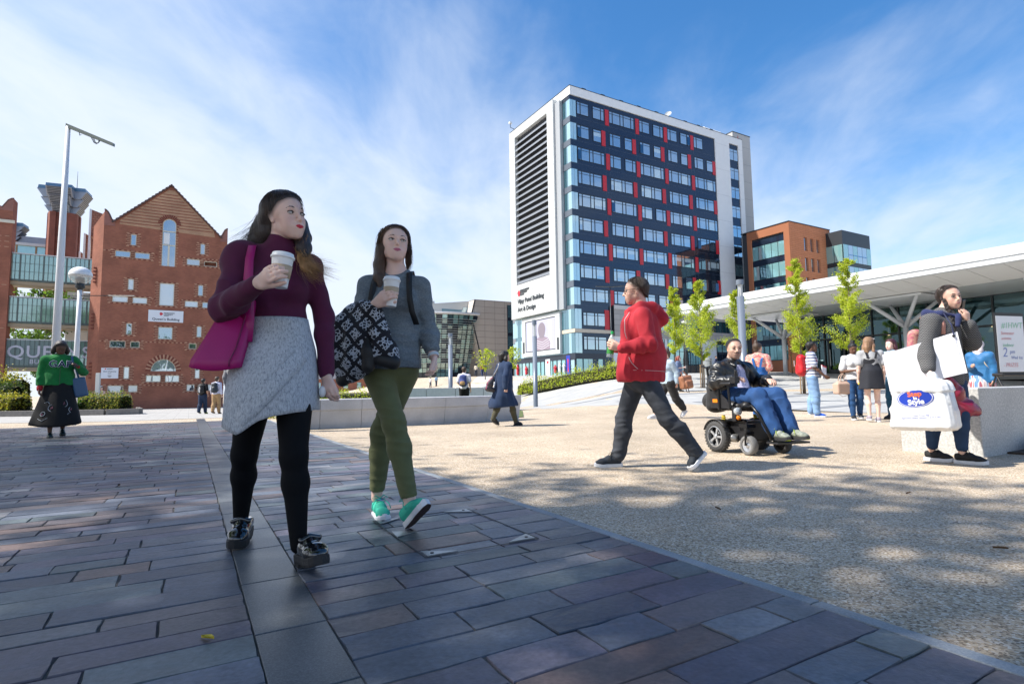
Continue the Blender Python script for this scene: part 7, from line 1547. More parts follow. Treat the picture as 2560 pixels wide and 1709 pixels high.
for s_ in (-1, 1):
    mb.tube([lc(s_ * .235, .27, .25), lc(s_ * .235, .25, .34), lc(s_ * .19, .12, .37)], .02, m_bm, 8); mb.box(*sorted((-s_ * .30, -s_ * .18))[:1], .20, .30, sorted((-s_ * .30, -s_ * .18))[1], .32, .34, m_bm)
    mb.tube([lc(s_ * .235 - .05, .27, .108), lc(s_ * .235 - .05, .28, .24)], .012, m_bm, 6); mb.tube([lc(s_ * .235 + .05, .27, .108), lc(s_ * .235 + .05, .28, .24)], .012, m_bm, 6); mb.tube([lc(s_ * .235 - .05, .28, .24), lc(s_ * .235 + .05, .28, .24)], .016, m_bm, 6)
    mb.tube([lc(s_ * .20, -.30, .30), lc(s_ * .23, .0, .37), lc(s_ * .22, .22, .36)], .022, m_bm, 8)
mb.build('chassis', WR)
for s_ in (-1, 1):
    mb = MB(); mb.tube([lc(s_ * .25, -.12, .17), lc(s_ * .22, .08, .17)], .045, m_alu, 14); mb.build('motor', WR, smooth=True)
    mb = MB(); mb.tube([lc(s_ * .24, -.10, .27), lc(s_ * .23, -.12, .42)], .02, M('yellow_spring', (.5, .38, .03), .5), 8)
    for k in range(6): mb.lathe([(.018, 0), (.028, .008), (.018, .016)], M('yellow_spring'), 10, lc(s_ * .237, -.107, .28 + k * .022))
    mb.build('spring', WR)
    mb = MB(); rows = [[lc(s_ * .30 + dx, -.15 + .20 * math.cos(a), .178 + .20 * math.sin(a)) for dx in (-.045, .045)] for a in np.linspace(R(35), R(160), 12)]; mb.grid(rows, m_bp); o = mb.build('mudguard', WR, smooth=True); q = o.modifiers.new('t', 'SOLIDIFY'); q.thickness = .008
    mb = MB(); mb.lathe([(0, .02), (.042, .015), (.045, -.02), (0, -.03)], M('headlamp_glass', (.6, .64, .66), .15, .3), 16); o = mb.build('headlamp', WR, smooth=True); o.location = lc(s_ * .265, .16, .475); o.rotation_euler = (R(-85), 0, 0)
    mb = MB(); mb.lathe([(0, .02), (.026, .01), (.026, -.015), (0, -.02)], M('amber_lens', (.75, .22, .01), .2), 14); o = mb.build('indicator', WR, smooth=True); o.location = lc(s_ * .265, .17, .405); o.rotation_euler = (R(-85), 0, 0)
    mb = MB(); mb.box(-s_ * .265 - .03, .09, .36, -s_ * .265 + .03, .15, .52, m_bp); mb.build('lamp_bracket', WR, bevel=.008)
    mb = MB(); mb.box(-s_ * .29 - .045, -.28, .765, -s_ * .29 + .045, .13, .80, m_bp); mb.build('armrest', WR, bevel=.015)
    mb = MB(); mb.tube([lc(s_ * .28, -.12, .48), lc(s_ * .285, -.12, .77)], .016, m_bm, 8); mb.tube([lc(s_ * .28, .06, .50), lc(s_ * .285, .04, .77)], .014, m_bm, 8); mb.build('armrest_post', WR)
    mb = MB(); mb.poly([lc(s_ * .262, yy, zz) for yy, zz in ((-.28, .5), (.06, .5), (.0, .60), (-.12, .68), (-.28, .70))], (-s_ * .012, 0, 0), m_bp); mb.build('side_guard', WR)
    mb = MB(); mb.tube([lc(s_ * .23, .20, .52), lc(s_ * .235, .34, .535), lc(s_ * .225, .42, .45), lc(s_ * .20, .56, .19)], .0165, m_bm, 8); mb.build('footrest_hanger', WR, smooth=True)
    mb = MB(); mb.box(-s_ * .262 - .02, -.23, .565, -s_ * .262 + .02, -.15, .605, M('amber_lens')); mb.build('reflector', WR)
mb = MB(); mb.box(-.22, .50, .145, .22, .66, .165, m_bp); mb.build('footplate', WR, bevel=.006)
b = Sdf(.011, .02); b.cap(lc(-.17, -.22, .53), lc(.17, -.22, .53), .05); b.cap(lc(-.18, .0, .53), lc(.18, .0, .53), .055); b.cap(lc(-.17, .2, .53), lc(.17, .2, .53), .05, k=.08); b.cap(lc(0, -.2, .53), lc(0, .2, .53), .2, k=.06, lat=(1, 0, 0), fl=.26); V, Q = b.mesh(1); vmesh('seat_cushion', V, Q, m_bp, WR)
b = Sdf(.011, .03); b.cap(lc(0, -.31, .56), lc(0, -.37, .98), .20, .19, lat=(1, 0, 0), fl=.24); V, Q = b.mesh(1); vmesh('backrest', V, Q, m_bp, WR)
mb = MB()
for s_ in (-1, 1): mb.tube([lc(s_ * .19, -.33, .5), lc(s_ * .19, -.42, .98), lc(s_ * .19, -.50, 1.0)], .014, m_bm, 8)
mb.build('push_handles', WR)
mb = MB(); mb.box(.255, .12, .785, .325, .20, .86, m_bp); mb.tube([lc(-.29, .16, .85), lc(-.28, .17, .93)], [.012, .018], m_bp, 8); mb.build('joystick', WR, bevel=.01)
b = Sdf(.012, .03); b.cap(lc(-.02, -.46, .52), lc(-.02, -.47, .84), .15, .12, lat=(1, 0, 0), fl=.6); b.ball(lc(-.02, -.6, .58), .09); V, Q = b.mesh(1); V = folds(V, Q, .01, (16, 16, 12), 6); bk_ = empty('hanging_rucksack', CO, math.pi + AL, label='black rucksack hung on the back of the wheelchair', cat='backpack'); vmesh('sack', V, Q, fabric('black_nylon2', (.012, .012, .014), .7), bk_)
mb = MB()
for s_ in (-1, 1): mb.tube([lc(s_ * .1 - .02, -.50, .95), lc(s_ * .12, -.44, 1.0), lc(s_ * .19, -.46, .98)], .01, m_bp, 6)
mb.build('strap', bk_)
J = dict(H=cw(-.012, -.135, 1.195), N=cw(0, -.20, 1.035), sa=cw(-.205, -.20, .955), ea=cw(-.30, -.16, .79), wa=cw(-.235, .08, .83), sb=cw(.205, -.20, .955), eb=cw(.31, -.14, .80), wb=cw(.255, .10, .825), W=cw(0, -.19, .78), P=cw(0, -.17, .62),
         ha=cw(-.10, -.12, .62), na=cw(-.125, .33, .645), la=cw(-.105, .51, .27), hb=cw(.10, -.12, .62), nb=cw(.135, .33, .645), lb=cw(.115, .51, .27))
F = Fig('dark-haired man with a moustache in a black leather jacket, seated in the power wheelchair', J, .008, 'fair', 1.06, (-4, -2, 2), CF[:2], (1.1, 1.12, 1.25, 1.05))
F.head(nose=1.15, jaw=1.2, neck=.06); F.torso(F.body, -.006); [F.arm(F.body, q, -.004) for q in 'ab']; [F.leg(F.body, q, -.008, back=-CF) for q in 'ab']
F.hand('a', cw(-.215, .20, .855), (0, 0, -1), (.5, .7, .5), (.4, .4), flip=-1); F.hand('b', cw(.225, .22, .80), (0, 0, -1), (.4, .6, .4), (.3, .3))
F.finish((.32, .15, .12), .05, (.02, .014, .012), [(lambda x, f, z: .5 * (z < -.03) * (z > -.125) * (f > .0), (.16, .10, .08)), (lambda x, f, z: .8 * (np.abs(z + .05) < .006) * (np.abs(x) < .03) * (f > .07), (.03, .02, .018))], scalp=((.76, -.65), .0, (.018, .014, .013)))
F.hair([], M('cropped_black_hair', (.010, .008, .008), .7, var=.3, vs=30, bump=.7, bs=200), .001, (.76, -.65), -.02, seed=9, amp=.0012)
m_leath = M('black_leather', (.010, .011, .013), .36, spec=.6, bump=.35, bs=28, var=.2, vs=14)
b = Sdf(.009, .03); F.torso(b, .026); F.arm(b, 'a', .03, .026, .018, .92); F.arm(b, 'b', .03, .026, .018, .92); b.cap(cw(0, -.18, .80), cw(0, -.15, .64), .17, .18, .04, CL, .78)
b.sub(cw(.01, -.03, 1.03), cw(.03, .05, .62), .085, .125, .012)
F.cloth('leather_jacket', b, m_leath, .014, (26, 26, 26), 22, amp2=.004, freq2=(40, 40, 40))
b = Sdf(.009, .03); b.chain([cw(-.07, -.07, .99), cw(-.10, -.17, 1.03), cw(0, -.26, 1.04), cw(.10, -.17, 1.03), cw(.07, -.07, .99)], [.022, .026, .03, .026, .022]); F.cloth('jacket_collar', b, m_leath)
m_lav = ramp_mat('lavender_print', [(0, (.35, .33, .5)), (.5, (.52, .50, .66)), (.56, (.12, .14, .28)), (.62, (.5, .49, .64)), (1, (.62, .6, .74))], 11, .9, 'NOISE', .1, 4)
b = Sdf(.009, .03); F.torso(b, .012, belly=.07); b.cap(cw(0, -.14, .80), cw(.01, -.08, .68), .125, .13, .04, CL, .78); b.sub(J['N'] + CF * .06 + V3((0, 0, .03)), J['N'] + V3((0, 0, .06)), .07, .07, .01); F.cloth('t_shirt', b, m_lav, .005, (20, 20, 20), 4)
b = Sdf(.006, .01)
for q in 'ab': b.cap(lerp(J['e' + q], J['w' + q], .84), lerp(J['e' + q], J['w' + q], .97), .040, .037)
F.cloth('knit_cuff', b, M('black_rib', (.008, .008, .009), .9))
m_bden = fabric('blue_denim', (.012, .06, .19), .85, .3, 8, .3, 260, 0)
b = Sdf(.009, .03); b.cap(cw(-.06, -.13, .64), cw(.06, -.13, .64), .13, None, .05); F.leg(b, 'a', .012, .022, .038, .98, back=-CF); F.leg(b, 'b', .012, .022, .038, .98, back=-CF); F.cloth('jeans', b, m_bden, .012, (26, 26, 30), 25)
m_run = ramp_mat('grey_green_runner', [(0, (.06, .07, .05)), (.5, (.22, .24, .2)), (.62, (.3, .32, .28)), (.75, (.45, .6, .05)), (1, (.3, .31, .28))], 28, .7, 'NOISE', .2, 3); m_lime = M('lime_sole', (.45, .62, .02), .6)
for x in (-.105, .115): F.shoe(cw(x - .01, .46, .17), cw(x + .02 * np.sign(x), .73, .185), (0, 0, 1), m_run, m_dsole, .03, 1.05, .075, laces=M('lime_lace', (.5, .65, .05), .7), vent=m_lime)
# ------------------------------------------------------------------ woman with the shopping bags, phoning
J = dict(H=(4.30, 5.43, 1.588), N=(4.245, 5.46, 1.435), sa=(4.075, 5.40, 1.345), ea=(3.975, 5.36, 1.07), wa=(3.925, 5.27, .875), sb=(4.39, 5.53, 1.345), eb=(4.47, 5.42, 1.145), wb=(4.385, 5.335, 1.345), W=(4.225, 5.46, 1.07), P=(4.225, 5.46, .86),
         ha=(4.14, 5.43, .82), na=(4.10, 5.45, .46), la=(4.085, 5.53, .10), hb=(4.30, 5.45, .82), nb=(4.245, 5.32, .46), lb=(4.20, 5.30, .10))
F = Fig('young woman with dark braids and a grey herringbone coat, on her phone, carrying bags', J, .0075, 'fair', 1.02, (2, 0, -4), (.55, -.85), (1, 1, 1, 1.02))
F.gaze = (-.003, 0)
F.head(nose=1.12); F.torso(F.body, -.006); [F.arm(F.body, q, -.004) for q in 'ab']; [F.leg(F.body, q, -.008) for q in 'ab']
F.hand('a', (3.90, 5.235, .76), (.8, -.2, 0), (.7, .9, .6), (.3, .4), flip=-1); kk, _L = F.hand('b', (4.375, 5.33, 1.47), (-.35, .9, .1), (.4, .6, .4), (.5, .3), flip=-1)
F.finish((.40, .16, .15), .12, (.02, .014, .012), scalp=((.74, -.67), -.003, (.03, .02, .018)))
m_hair4 = M('black_brown_hair', (.034, .022, .018), .42, spec=.55, var=.4, vs=14, bump=.8, bs=140, stretch=(4, 4, .6))
F.hair([], m_hair4, .006, (.74, -.67), -.014, seed=13, amp=.002, scalp=300, m2=M('dark_gloss', (.06, .042, .034), .35, spec=.6), wl=[([(-.03, -.03, .075), (-.068, -.01, .03), (-.074, .0, -.02)], [.018, .018, .016]), ([(.05, -.01, .08), (.076, .02, .03), (.085, .02, -.02)], [.018, .018, .016])])
b = Sdf(.006, .008)
for s0, (dx, dy) in ((1, (-.062, -.02)), (0, (.085, .0))):
    for i in range(15):
        t = i / 14; z = -.02 - .30 * t; p = J['H'] + V3((dx - .01 * t + .012 * t * t, dy - .085 * t, z)) + V3((.009 * (-1) ** i, 0, 0)); b.cap(p + (0, 0, .012), p - (.006 * (-1) ** i, 0, .014), .0165 - .004 * t, .014 - .004 * t)
F.cloth('braids', b, m_hair4, smooth=0)
def herring():
    m = bpy.data.materials.new('herringbone_wool'); m.use_nodes = True; t = m.node_tree; k = t.links.new; b = t.nodes['Principled BSDF']; b.inputs['Roughness'].default_value = .95; b.inputs['Specular IOR Level'].default_value = .2
    sp_ = t.nodes.new('ShaderNodeSeparateXYZ'); k(t.nodes.new('ShaderNodeTexCoord').outputs['Object'], sp_.inputs[0])
    def mth(op, a, b_=None):
        n = t.nodes.new('ShaderNodeMath'); n.operation = op
        for i, v in enumerate((a, b_)):
            if v is None: continue
            if isinstance(v, (int, float)): n.inputs[i].default_value = v
            else: k(v, n.inputs[i])
        return n.outputs[0]
    h_ = mth('ADD', sp_.outputs[0], mth('MULTIPLY', sp_.outputs[1], -.6)); zig = mth('PINGPONG', h_, .022); v = mth('FRACT', mth('MULTIPLY', mth('ADD', sp_.outputs[2], mth('MULTIPLY', zig, 1.0)), 62)); st = mth('GREATER_THAN', v, .5)
    x = t.nodes.new('ShaderNodeMix'); x.data_type = 'RGBA'; x.inputs[6].default_value = (.012, .012, .014, 1); x.inputs[7].default_value = (.19, .19, .195, 1); k(st, x.inputs[0]); k(x.outputs[2], b.inputs['Base Color']); return m
m_her = herring(); m_navyh = fabric('navy_jersey', (.010, .018, .085), .85)
b = Sdf(.008, .03); F.torso(b, .032); F.arm(b, 'a', .034, .032, .026, .88); F.arm(b, 'b', .034, .034, .032, .80); b.cap((4.225, 5.46, 1.08), (4.245, 5.48, .80), .165, .20, .05, F.lat, .82); b.cut((0, 0, .735), (0, 0, -1))
b.sub((4.31, 5.29, 1.40), (4.36, 5.27, .7), .05, .09, .015)
F.cloth('coat', b, m_her, .008, (14, 14, 10), 32)
b = Sdf(.008, .03); F.torso(b, .018); b.cap((4.225, 5.46, 1.08), (4.235, 5.47, .84), .145, .165, .05, F.lat, .8); b.sub((4.29, 5.36, 1.45), (4.26, 5.44, 1.47), .06, .06, .01)
F.cloth('tunic', b, ramp_mat('grey_fleck', [(0, (.04, .04, .045)), (.5, (.2, .2, .22)), (1, (.5, .5, .52))], 60, .95, 'NOISE', .2, 3), .005, (18, 18, 12), 33)
b = Sdf(.008, .03); b.chain([(4.29, 5.37, 1.40), (4.16, 5.37, 1.42), (4.10, 5.47, 1.435), (4.17, 5.56, 1.44), (4.30, 5.56, 1.43)], [.018, .026, .036, .040, .03]); b.cap((4.115, 5.50, 1.445), (4.17, 5.55, 1.45), .035, .035); b.cap((4.255, 5.30, 1.30), (4.29, 5.32, 1.40), .018, .022); F.cloth('hood', b, m_navyh, .006, (20, 20, 20), 3)
b = Sdf(.007, .01); b.cap(lerp(J['ea'], J['wa'], .86), lerp(J['ea'], J['wa'], .97), .040, .036); F.cloth('sweat_cuff', b, m_navyh)
m_blj = fabric('slim_blue_denim', (.010, .035, .09), .85, .25, 9, .25, 260, 0)
b = Sdf(.008, .03); b.cap((4.225, 5.46, .92), (4.22, 5.46, .85), .14, .146, .04, F.lat, .78); F.leg(b, 'a', .006, .006, .007, .86); F.leg(b, 'b', .006, .006, .007, .86); F.cloth('jeans', b, m_blj, .004, (14, 14, 30), 34)
m_blk2 = fabric('black_mesh', (.010, .010, .011), .7, .2, 40, .3, 300, 0)
for hl, te in (((4.06, 5.60, .0), (4.185, 5.375, .0)), ((4.165, 5.365, .0), (4.325, 5.155, .0))): F.shoe(hl, te, (0, 0, 1), m_blk2, m_wsole, .03, 1.05, .078, laces=M('black_lace'))
ph = empty('mobile_phone', (4.39, 5.385, 1.49), label='dark phone held to the ear of the woman in the herringbone coat', cat='phone'); mb = MB(); mb.box(-.035, -.005, -.07, .035, .005, .07, m_bm); o = mb.build('case', ph, bevel=.006); mb = MB(); mb.box(-.032, .0052, -.066, .032, .006, .066, M('phone_screen', (.01, .01, .012), .05)); mb.build('screen', ph); ph.rotation_euler = (R(15), R(-14), R(30))
# white folder-board
m_card = M('white_card', (.80, .80, .84), .6)
def sheet3(name, label, cat, pts, th, m, par=None):
    P_ = [V3(p) for p in pts]; n_ = unit(np.cross(P_[1] - P_[0], P_[2] - P_[0])) * th; o_ = P_[0]; r = empty(name, o_, label=label, cat=cat); mb = MB(); mb.poly([tuple(p - o_) for p in P_], tuple(n_), m); mb.build('board', r); return r, o_, n_
fb_, fo, fn = sheet3('art_folder', 'large white card folder under the arm of the woman with braids', 'folder', [(3.66, 5.44, .69), (4.22, 5.19, .845), (4.20, 5.245, 1.235), (3.63, 5.47, 1.04)], .012, m_card)
mb = MB(); q4 = [V3(p) for p in ((3.93, 5.298, .765), (4.19, 5.185, .845), (4.165, 5.240, 1.225), (3.93, 5.338, 1.14))]; mb.poly([tuple(p - fo) for p in q4], tuple(-unit(fn) * .006), m_card); mb.build('flap', fb_)
mb = MB(); mb.tube([tuple(V3((4.16, 5.235, 1.20)) - fo), tuple(V3((4.15, 5.24, 1.30)) - fo), tuple(V3((4.14, 5.31, 1.42)) - fo)], .005, m_navyh, 5); mb.tube([tuple(V3((4.155, 5.24, 1.195)) - fo), tuple(V3((4.16, 5.225, 1.195)) - fo)], .011, m_bm, 8); mb.build('cord', fb_)
# carrier bags
m_poly = M('white_polythene', (.74, .75, .76), .32, spec=.5, bump=.5, bs=14, var=.04, vs=10)
wb_ = empty('carrier_bag', (3.80, 5.20, .345), R(-50), label='white carrier bag printed Step in Style hanging from her hand', cat='bag')
b = Sdf(.010, .02); b.box((-.01, .02, .20), ((1, 0, .02), (0, 1, 0), (-.02, 0, 1)), (.205, .105, .175), .028); b.cap((.06, .03, .36), (.09, .01, .42), .11, .03, .08, (1, 0, 0), .6); b.cap((.09, .01, .42), (.10, .0, .47), .028, .016, .03)
V, Q = b.mesh(1); V[:, 0] *= 1 - .22 * np.clip(V[:, 2] / .4, 0, 1) ** 2; V = folds(V, Q, .02, (24, 24, 18), 8, lambda V: .22 + .9 * (V[:, 1] > -.085) + .8 * (V[:, 2] > .33)); vmesh('bag_body', V, Q, m_poly, wb_)
FR = Matrix.Translation((-.03, -.118, .275)) @ Matrix.Rotation(R(-7), 4, 'Y') @ Matrix.Rotation(R(90), 4, 'X')
def disc(rx, ry, z, m): mb = MB(); mb.add([(rx * math.cos(a), ry * math.sin(a), z) for a in np.linspace(0, 6.283, 41)[:-1]], [tuple(range(40))], m); return mb
m_bblue = M('print_blue', (.015, .05, .42), .4)
for rx, ry, z, m in ((.142, .082, .0, m_bblue), (.135, .0765, .001, m_poly), (.129, .072, .002, m_bblue)): o = disc(rx, ry, z, m).build('printed_oval', wb_); o.matrix_local = FR
for txt, sz, x, y, m in (('Step', .062, 0, .018, M('print_orange', (.8, .16, .05), .5)), ('in', .04, 0, -.012, M('print_white', (.8, .8, .82), .5)), ('Style', .066, -.0, -.055, M('print_white'))): o = inst('lettering', text_mesh(txt, sz, m, .0004, 'CENTER', bold=.0022), wb_); o.matrix_local = FR @ Matrix.Translation((x, y, .004))
for i, txt in enumerate(('1 Clock Tower Mall,', 'Haymarket Centre, Leicester Tel: 0116 262')): o = inst('lettering', text_mesh(txt, .017, m_bblue, .0003, 'CENTER'), wb_); o.matrix_local = Matrix.Translation((.0, -.119, .115 - i * .021)) @ Matrix.Rotation(R(-4), 4, 'Y') @ Matrix.Rotation(R(90), 4, 'X')
rb_ = empty('carrier_bag', (4.25, 5.36, .4), label='crumpled crimson carrier bag beside the white one', cat='bag'); b = Sdf(.011, .02)
b.cap((4.13, 5.30, .80), (4.20, 5.33, .66), .02, .06, .04); b.cap((4.20, 5.33, .66), (4.26, 5.34, .52), .07, .11, .05, (1, 0, 0), .6); b.cap((4.17, 5.33, .47), (4.36, 5.34, .50), .07, .06, .05); V, Q = b.mesh(1); V = folds(V, Q, .02, (16, 16, 16), 4); vmesh('bag_body', V, Q, M('crimson_polythene', (.22, .006, .03), .22, spec=.6, bump=.4, bs=20), rb_, None, (4.25, 5.36, .4))
pk = empty('backpack', (4.10, 5.60, 1.2), label='pink flowered backpack behind the woman in the herringbone coat', cat='backpack'); b = Sdf(.012, .03); b.cap((4.09, 5.63, 1.24), (4.09, 5.64, 1.06), .105, .12, lat=(.85, .5, 0), fl=.6); V, Q = b.mesh(1)
m_pinkp = ramp_mat('pink_flowers', [(0, (.45, .16, .14)), (.45, (.52, .27, .22)), (.6, (.4, .1, .15)), (1, (.6, .42, .36))], 22, .85, 'NOISE', .1, 3); vmesh('sack', V, Q, m_pinkp, pk, None, (4.10, 5.60, 1.2))
mb = MB(); mb.grid([[tuple(V3(p) + V3((w_, 0, 0)) - V3((4.10, 5.60, 1.2))) for w_ in (-.018, .018)] for p in ((4.10, 5.55, 1.40), (4.115, 5.45, 1.432), (4.13, 5.36, 1.405), (4.14, 5.325, 1.32), (4.13, 5.325, 1.22))], M('salmon_strap', (.5, .24, .19), .8)); o = mb.build('strap', pk, smooth=True); q = o.modifiers.new('t', 'SOLIDIFY'); q.thickness = .008
# ------------------------------------------------------------------ everybody else: same builder, posed from a few numbers
def pose(pos, h, yaw, stride=0., arms=('down', 'down'), lean=0., hx=0., wide=1.):
    k = h / 1.72; y_ = R(yaw); f = V3((math.sin(y_), -math.cos(y_), 0)); l = V3((math.cos(y_), math.sin(y_), 0)); o = V3((pos[0], pos[1], ground_z(*pos[:2]) if len(pos) < 3 else pos[2]))
    q = lambda x, fw, z: o + l * x * k * (wide if abs(x) > .05 else 1) + f * (fw + lean * max(0, z - .9)) * k + V3((0, 0, z * k))
    A = dict(down=((.215, -.03, 1.12), (.225, .05, .86)), bent=((.215, .0, 1.12), (.06, .26, 1.15)), low=((.22, -.04, 1.12), (.12, .22, 1.0)), strap=((.24, .03, 1.14), (.10, .17, 1.30)), pocket=((.25, -.06, 1.10), (.20, .10, .90)), swing=((.21, -.12, 1.13), (.20, -.12, .87)), fwd=((.21, .06, 1.12), (.17, .24, .93)))
    J = dict(H=q(hx, .03, 1.59), N=q(0, 0, 1.44), W=q(0, 0, 1.09), P=q(0, 0, .92), ha=q(-.085, 0, .88), hb=q(.085, 0, .88))
    for sgn, s, a, st in ((-1, 'a', arms[0], stride), (1, 'b', arms[1], -stride)):
        e, w_ = A[a] if isinstance(a, str) else a
        J['s' + s] = q(sgn * .172, 0, 1.375); J['e' + s] = q(sgn * e[0], e[1], e[2]); J['w' + s] = q(sgn * w_[0], w_[1], w_[2])
        up_ = .0 if st >= 0 else .07 * min(1, -st / .25)
        J['n' + s] = q(sgn * .085, st * .55 + .03, .49 - .02 * abs(st)); J['l' + s] = q(sgn * .08, st * 1.15 if st >= 0 else st * 1.3, .09 + up_)
    return J, f, l, k, o
def person(label, pos, h, yaw, skin, hairm, hairk, top, bot, shoes, vox=.012, stride=0., arms=('down', 'down'), hyaw=None, hpitch=0, lean=0., wide=1., w=(1, 1, 1, 1), male=False, sleeve=.95, tg=.016, group=None, hem=None, bag=None, ankle=.95, legg=.014, seed=1, hx=0., lips=(.4, .13, .13)):
    J, f, l, k, o = pose(pos, h, yaw, stride, arms, lean, hx, wide)
    F = Fig(label, J, vox, skin, k * (1.04 if male else 1.0), (yaw if hyaw is None else hyaw, hpitch, 0), f[:2], w, group)
    F.head(jaw=1.15 if male else 1, nose=1.1); F.torso(F.body, -.008); [F.arm(F.body, q, -.004) for q in 'ab']; [F.leg(F.body, q, -.008) for q in 'ab']
    for q in 'ab':
        d = unit(J['w' + q] - J['e' + q]); F.hand(q, J['w' + q] + d * .1, f * .4 + (l if q == 'a' else -l) * .8, (.4, .6, .5), (.3, .3), flip=1 if q == 'b' else -1)
    F.finish(lips, .05, scalp=((.76, -.65), .006, tuple(hairm.node_tree.nodes['Principled BSDF'].inputs[0].default_value)[:3]) if hairk not in ('scarf',) else None)
    g_ = dict(seed=seed, amp=.003, h=max(.006, vox * .75))
    if hairk == 'short': F.hair([], hairm, .006, (.76, -.65), -.006, **g_)
    elif hairk == 'crop': F.hair([], hairm, .002, (.76, -.65), -.01, **g_)
    elif hairk == 'bun': F.hair([([(0, -.05, .125), (0, -.04, .14)], [.042, .04])], hairm, .005, (.76, -.65), .012, **g_)
    elif hairk == 'bob': F.hair([([(-.07, .0, .02), (-.09, -.02, -.06), (-.10, -.02, -.10)], [.04, .045, .03]), ([(.07, 0, .02), (.09, -.02, -.06), (.10, -.02, -.10)], [.04, .045, .03]), ([(0, -.09, .02), (0, -.10, -.08)], [.07, .055])], hairm, .014, (.76, -.65), .016, **g_)
    elif hairk == 'long': F.hair([([(-.065, -.01, .03), (-.085, -.03, -.06), (-.09, -.06, -.17), (-.08, -.09, -.25)], [.035, .035, .035, .015]), ([(.065, -.01, .03), (.085, -.03, -.06), (.09, -.06, -.17), (.08, -.09, -.25)], [.035, .035, .035, .015]), ([(0, -.08, .02), (0, -.11, -.10), (0, -.125, -.24)], [.075, .065, .03])], hairm, .014, (.76, -.65), .016, **g_)
    elif hairk == 'scarf': F.hair([([(0, .0, -.10), (0, -.02, -.17)], [.085, .12]), ([(-.06, .03, .0), (-.05, .03, -.1)], [.04, .05]), ([(.06, .03, .0), (.05, .03, -.1)], [.04, .05])], hairm, .018, (.9, -.35), .055, name='headscarf', **g_)
    vb = max(.009, vox * .85)
    if top:
        b = Sdf(vb, .03); F.torso(b, tg, bust=0 if male else .055); sl_ = sleeve
        for q in 'ab':
            if sl_ > .5: F.arm(b, q, tg, tg, tg * .8, min(1, sl_))
            else: b.cap(J['s' + q], lerp(J['s' + q], J['e' + q], .55 + sl_), (.047 + tg / F.sc) * F.sc, .052 * F.sc + tg, .03)
        if hem: b.cap(J['W'], o + (0, 0, hem * k), (.122 + tg) * k * w[2], (.165 + tg) * k * w[3], .05, l, .78); b.cut(o + (0, 0, hem * k), (0, 0, -1))
        else: b.cut(o + (0, 0, .90 * k), (0, 0, -1))
        F.cloth('top', b, top, .008, (16, 16, 14), seed + 3)
    kind, bm = bot[:2]
    if kind == 'trousers':
        b = Sdf(vb, .03); b.cap(o + (0, 0, 1.0 * k), o + (0, 0, .88 * k), .125 * k * w[3], .15 * k * w[3], .05, l, .78); [F.leg(b, q, legg, legg, legg * 1.2, ankle) for q in 'ab']; F.cloth('trousers', b, bm, .007, (14, 14, 30), seed + 6)
    elif kind == 'skirt':
        zt, zb, r0, r1 = bot[2:6]; skirt([(o[2] + zt * k, *J['W'][:2], r0 * k, r0 * .8 * k), (o[2] + lerp(zt, zb, .25) * k, *J['P'][:2], (r0 + .045) * k, (r0 * .8 + .05) * k), (o[2] + zb * k, *J['P'][:2], r1 * k, r1 * .85 * k)], (lambda a: o[2] + zb * k + (bot[6](a) if len(bot) > 6 else 0)), bm, 'skirt', F, [(.05, 5, 1.), (.03, 8, 2.)], 40)
    for q, st in (('a', stride), ('b', -stride)):
        an = J['l' + q]; tilt = 0 if st >= 0 else min(.75, -st * 2.4); fd = unit(f * math.cos(tilt) - V3((0, 0, 1)) * math.sin(tilt)); hl = an - fd * .06 * k - V3((0, 0, 1)) * (.088 * k) * math.cos(tilt) + V3((0, 0, .03 * (st < 0))); hl[2] = max(hl[2], o[2] + .0); te = hl + fd * .255 * k; te[2] = max(te[2], o[2] + .002); F.shoe(hl, te, V3((0, 0, 1)), shoes[0], shoes[1], .026, 1, .075)
    F.l, F.k, F.og = l, k, o; return F
def backpack(F, m, label, sz=(1, 1, 1), back=.175, z=1.2, straps=True, pocket=None, name='backpack', ms=None):
    k = F.k; f, l, o = F.f, F.l, F.og; c = o - f * back * k + V3((0, 0, z * k)); r = empty(name, c, label=label, cat='backpack'); b = Sdf(max(.01, F.h), .03)
    b.cap(c + (0, 0, .14 * sz[2]), c - (0, 0, .13 * sz[2]) , .125 * sz[0], .145 * sz[0], lat=l, fl=.62 * sz[1]); b.cap(c - f * .07 - (0, 0, .02), c - f * .07 - (0, 0, .14 * sz[2]), .09 * sz[0], .10 * sz[0], .03, l, .5); V, Q = b.mesh(1); V = folds(V, Q, .008, (14, 14, 14), 3); vmesh('sack', V, Q, m, r, None, c)
    if pocket: mb_ = Sdf(max(.01, F.h), .02); mb_.cap(c - f * .10 * sz[1] - (0, 0, .06), c - f * .10 * sz[1] - (0, 0, .13), .10, .105, lat=l, fl=.45); V, Q = mb_.mesh(1); vmesh('pocket', V, Q, pocket, r, None, c)
    if straps:
        for s in (-1, 1):
            J = F.J; sh = lerp(J['N'], J['s' + ('a' if s < 0 else 'b')], .6); P_ = [c + l * s * .07 + (0, 0, .15), sh - f * .07 + (0, 0, .0), sh + (0, 0, .06), sh + f * .085 + (0, 0, -.02), sh + f * .125 * k + l * s * .01 - (0, 0, .16), c + l * s * .19 * k + f * (back + .05) * k - (0, 0, .06), c + l * s * .15 * k - (0, 0, .12) + f * .05]
            mb = MB(); mb.grid([[tuple(p + l * s * w_ - c) for w_ in (-.02, .02)] for p in P_], ms or m); q = mb.build('strap', r, smooth=True); t = q.modifiers.new('t', 'SOLIDIFY'); t.thickness = .012
    return r
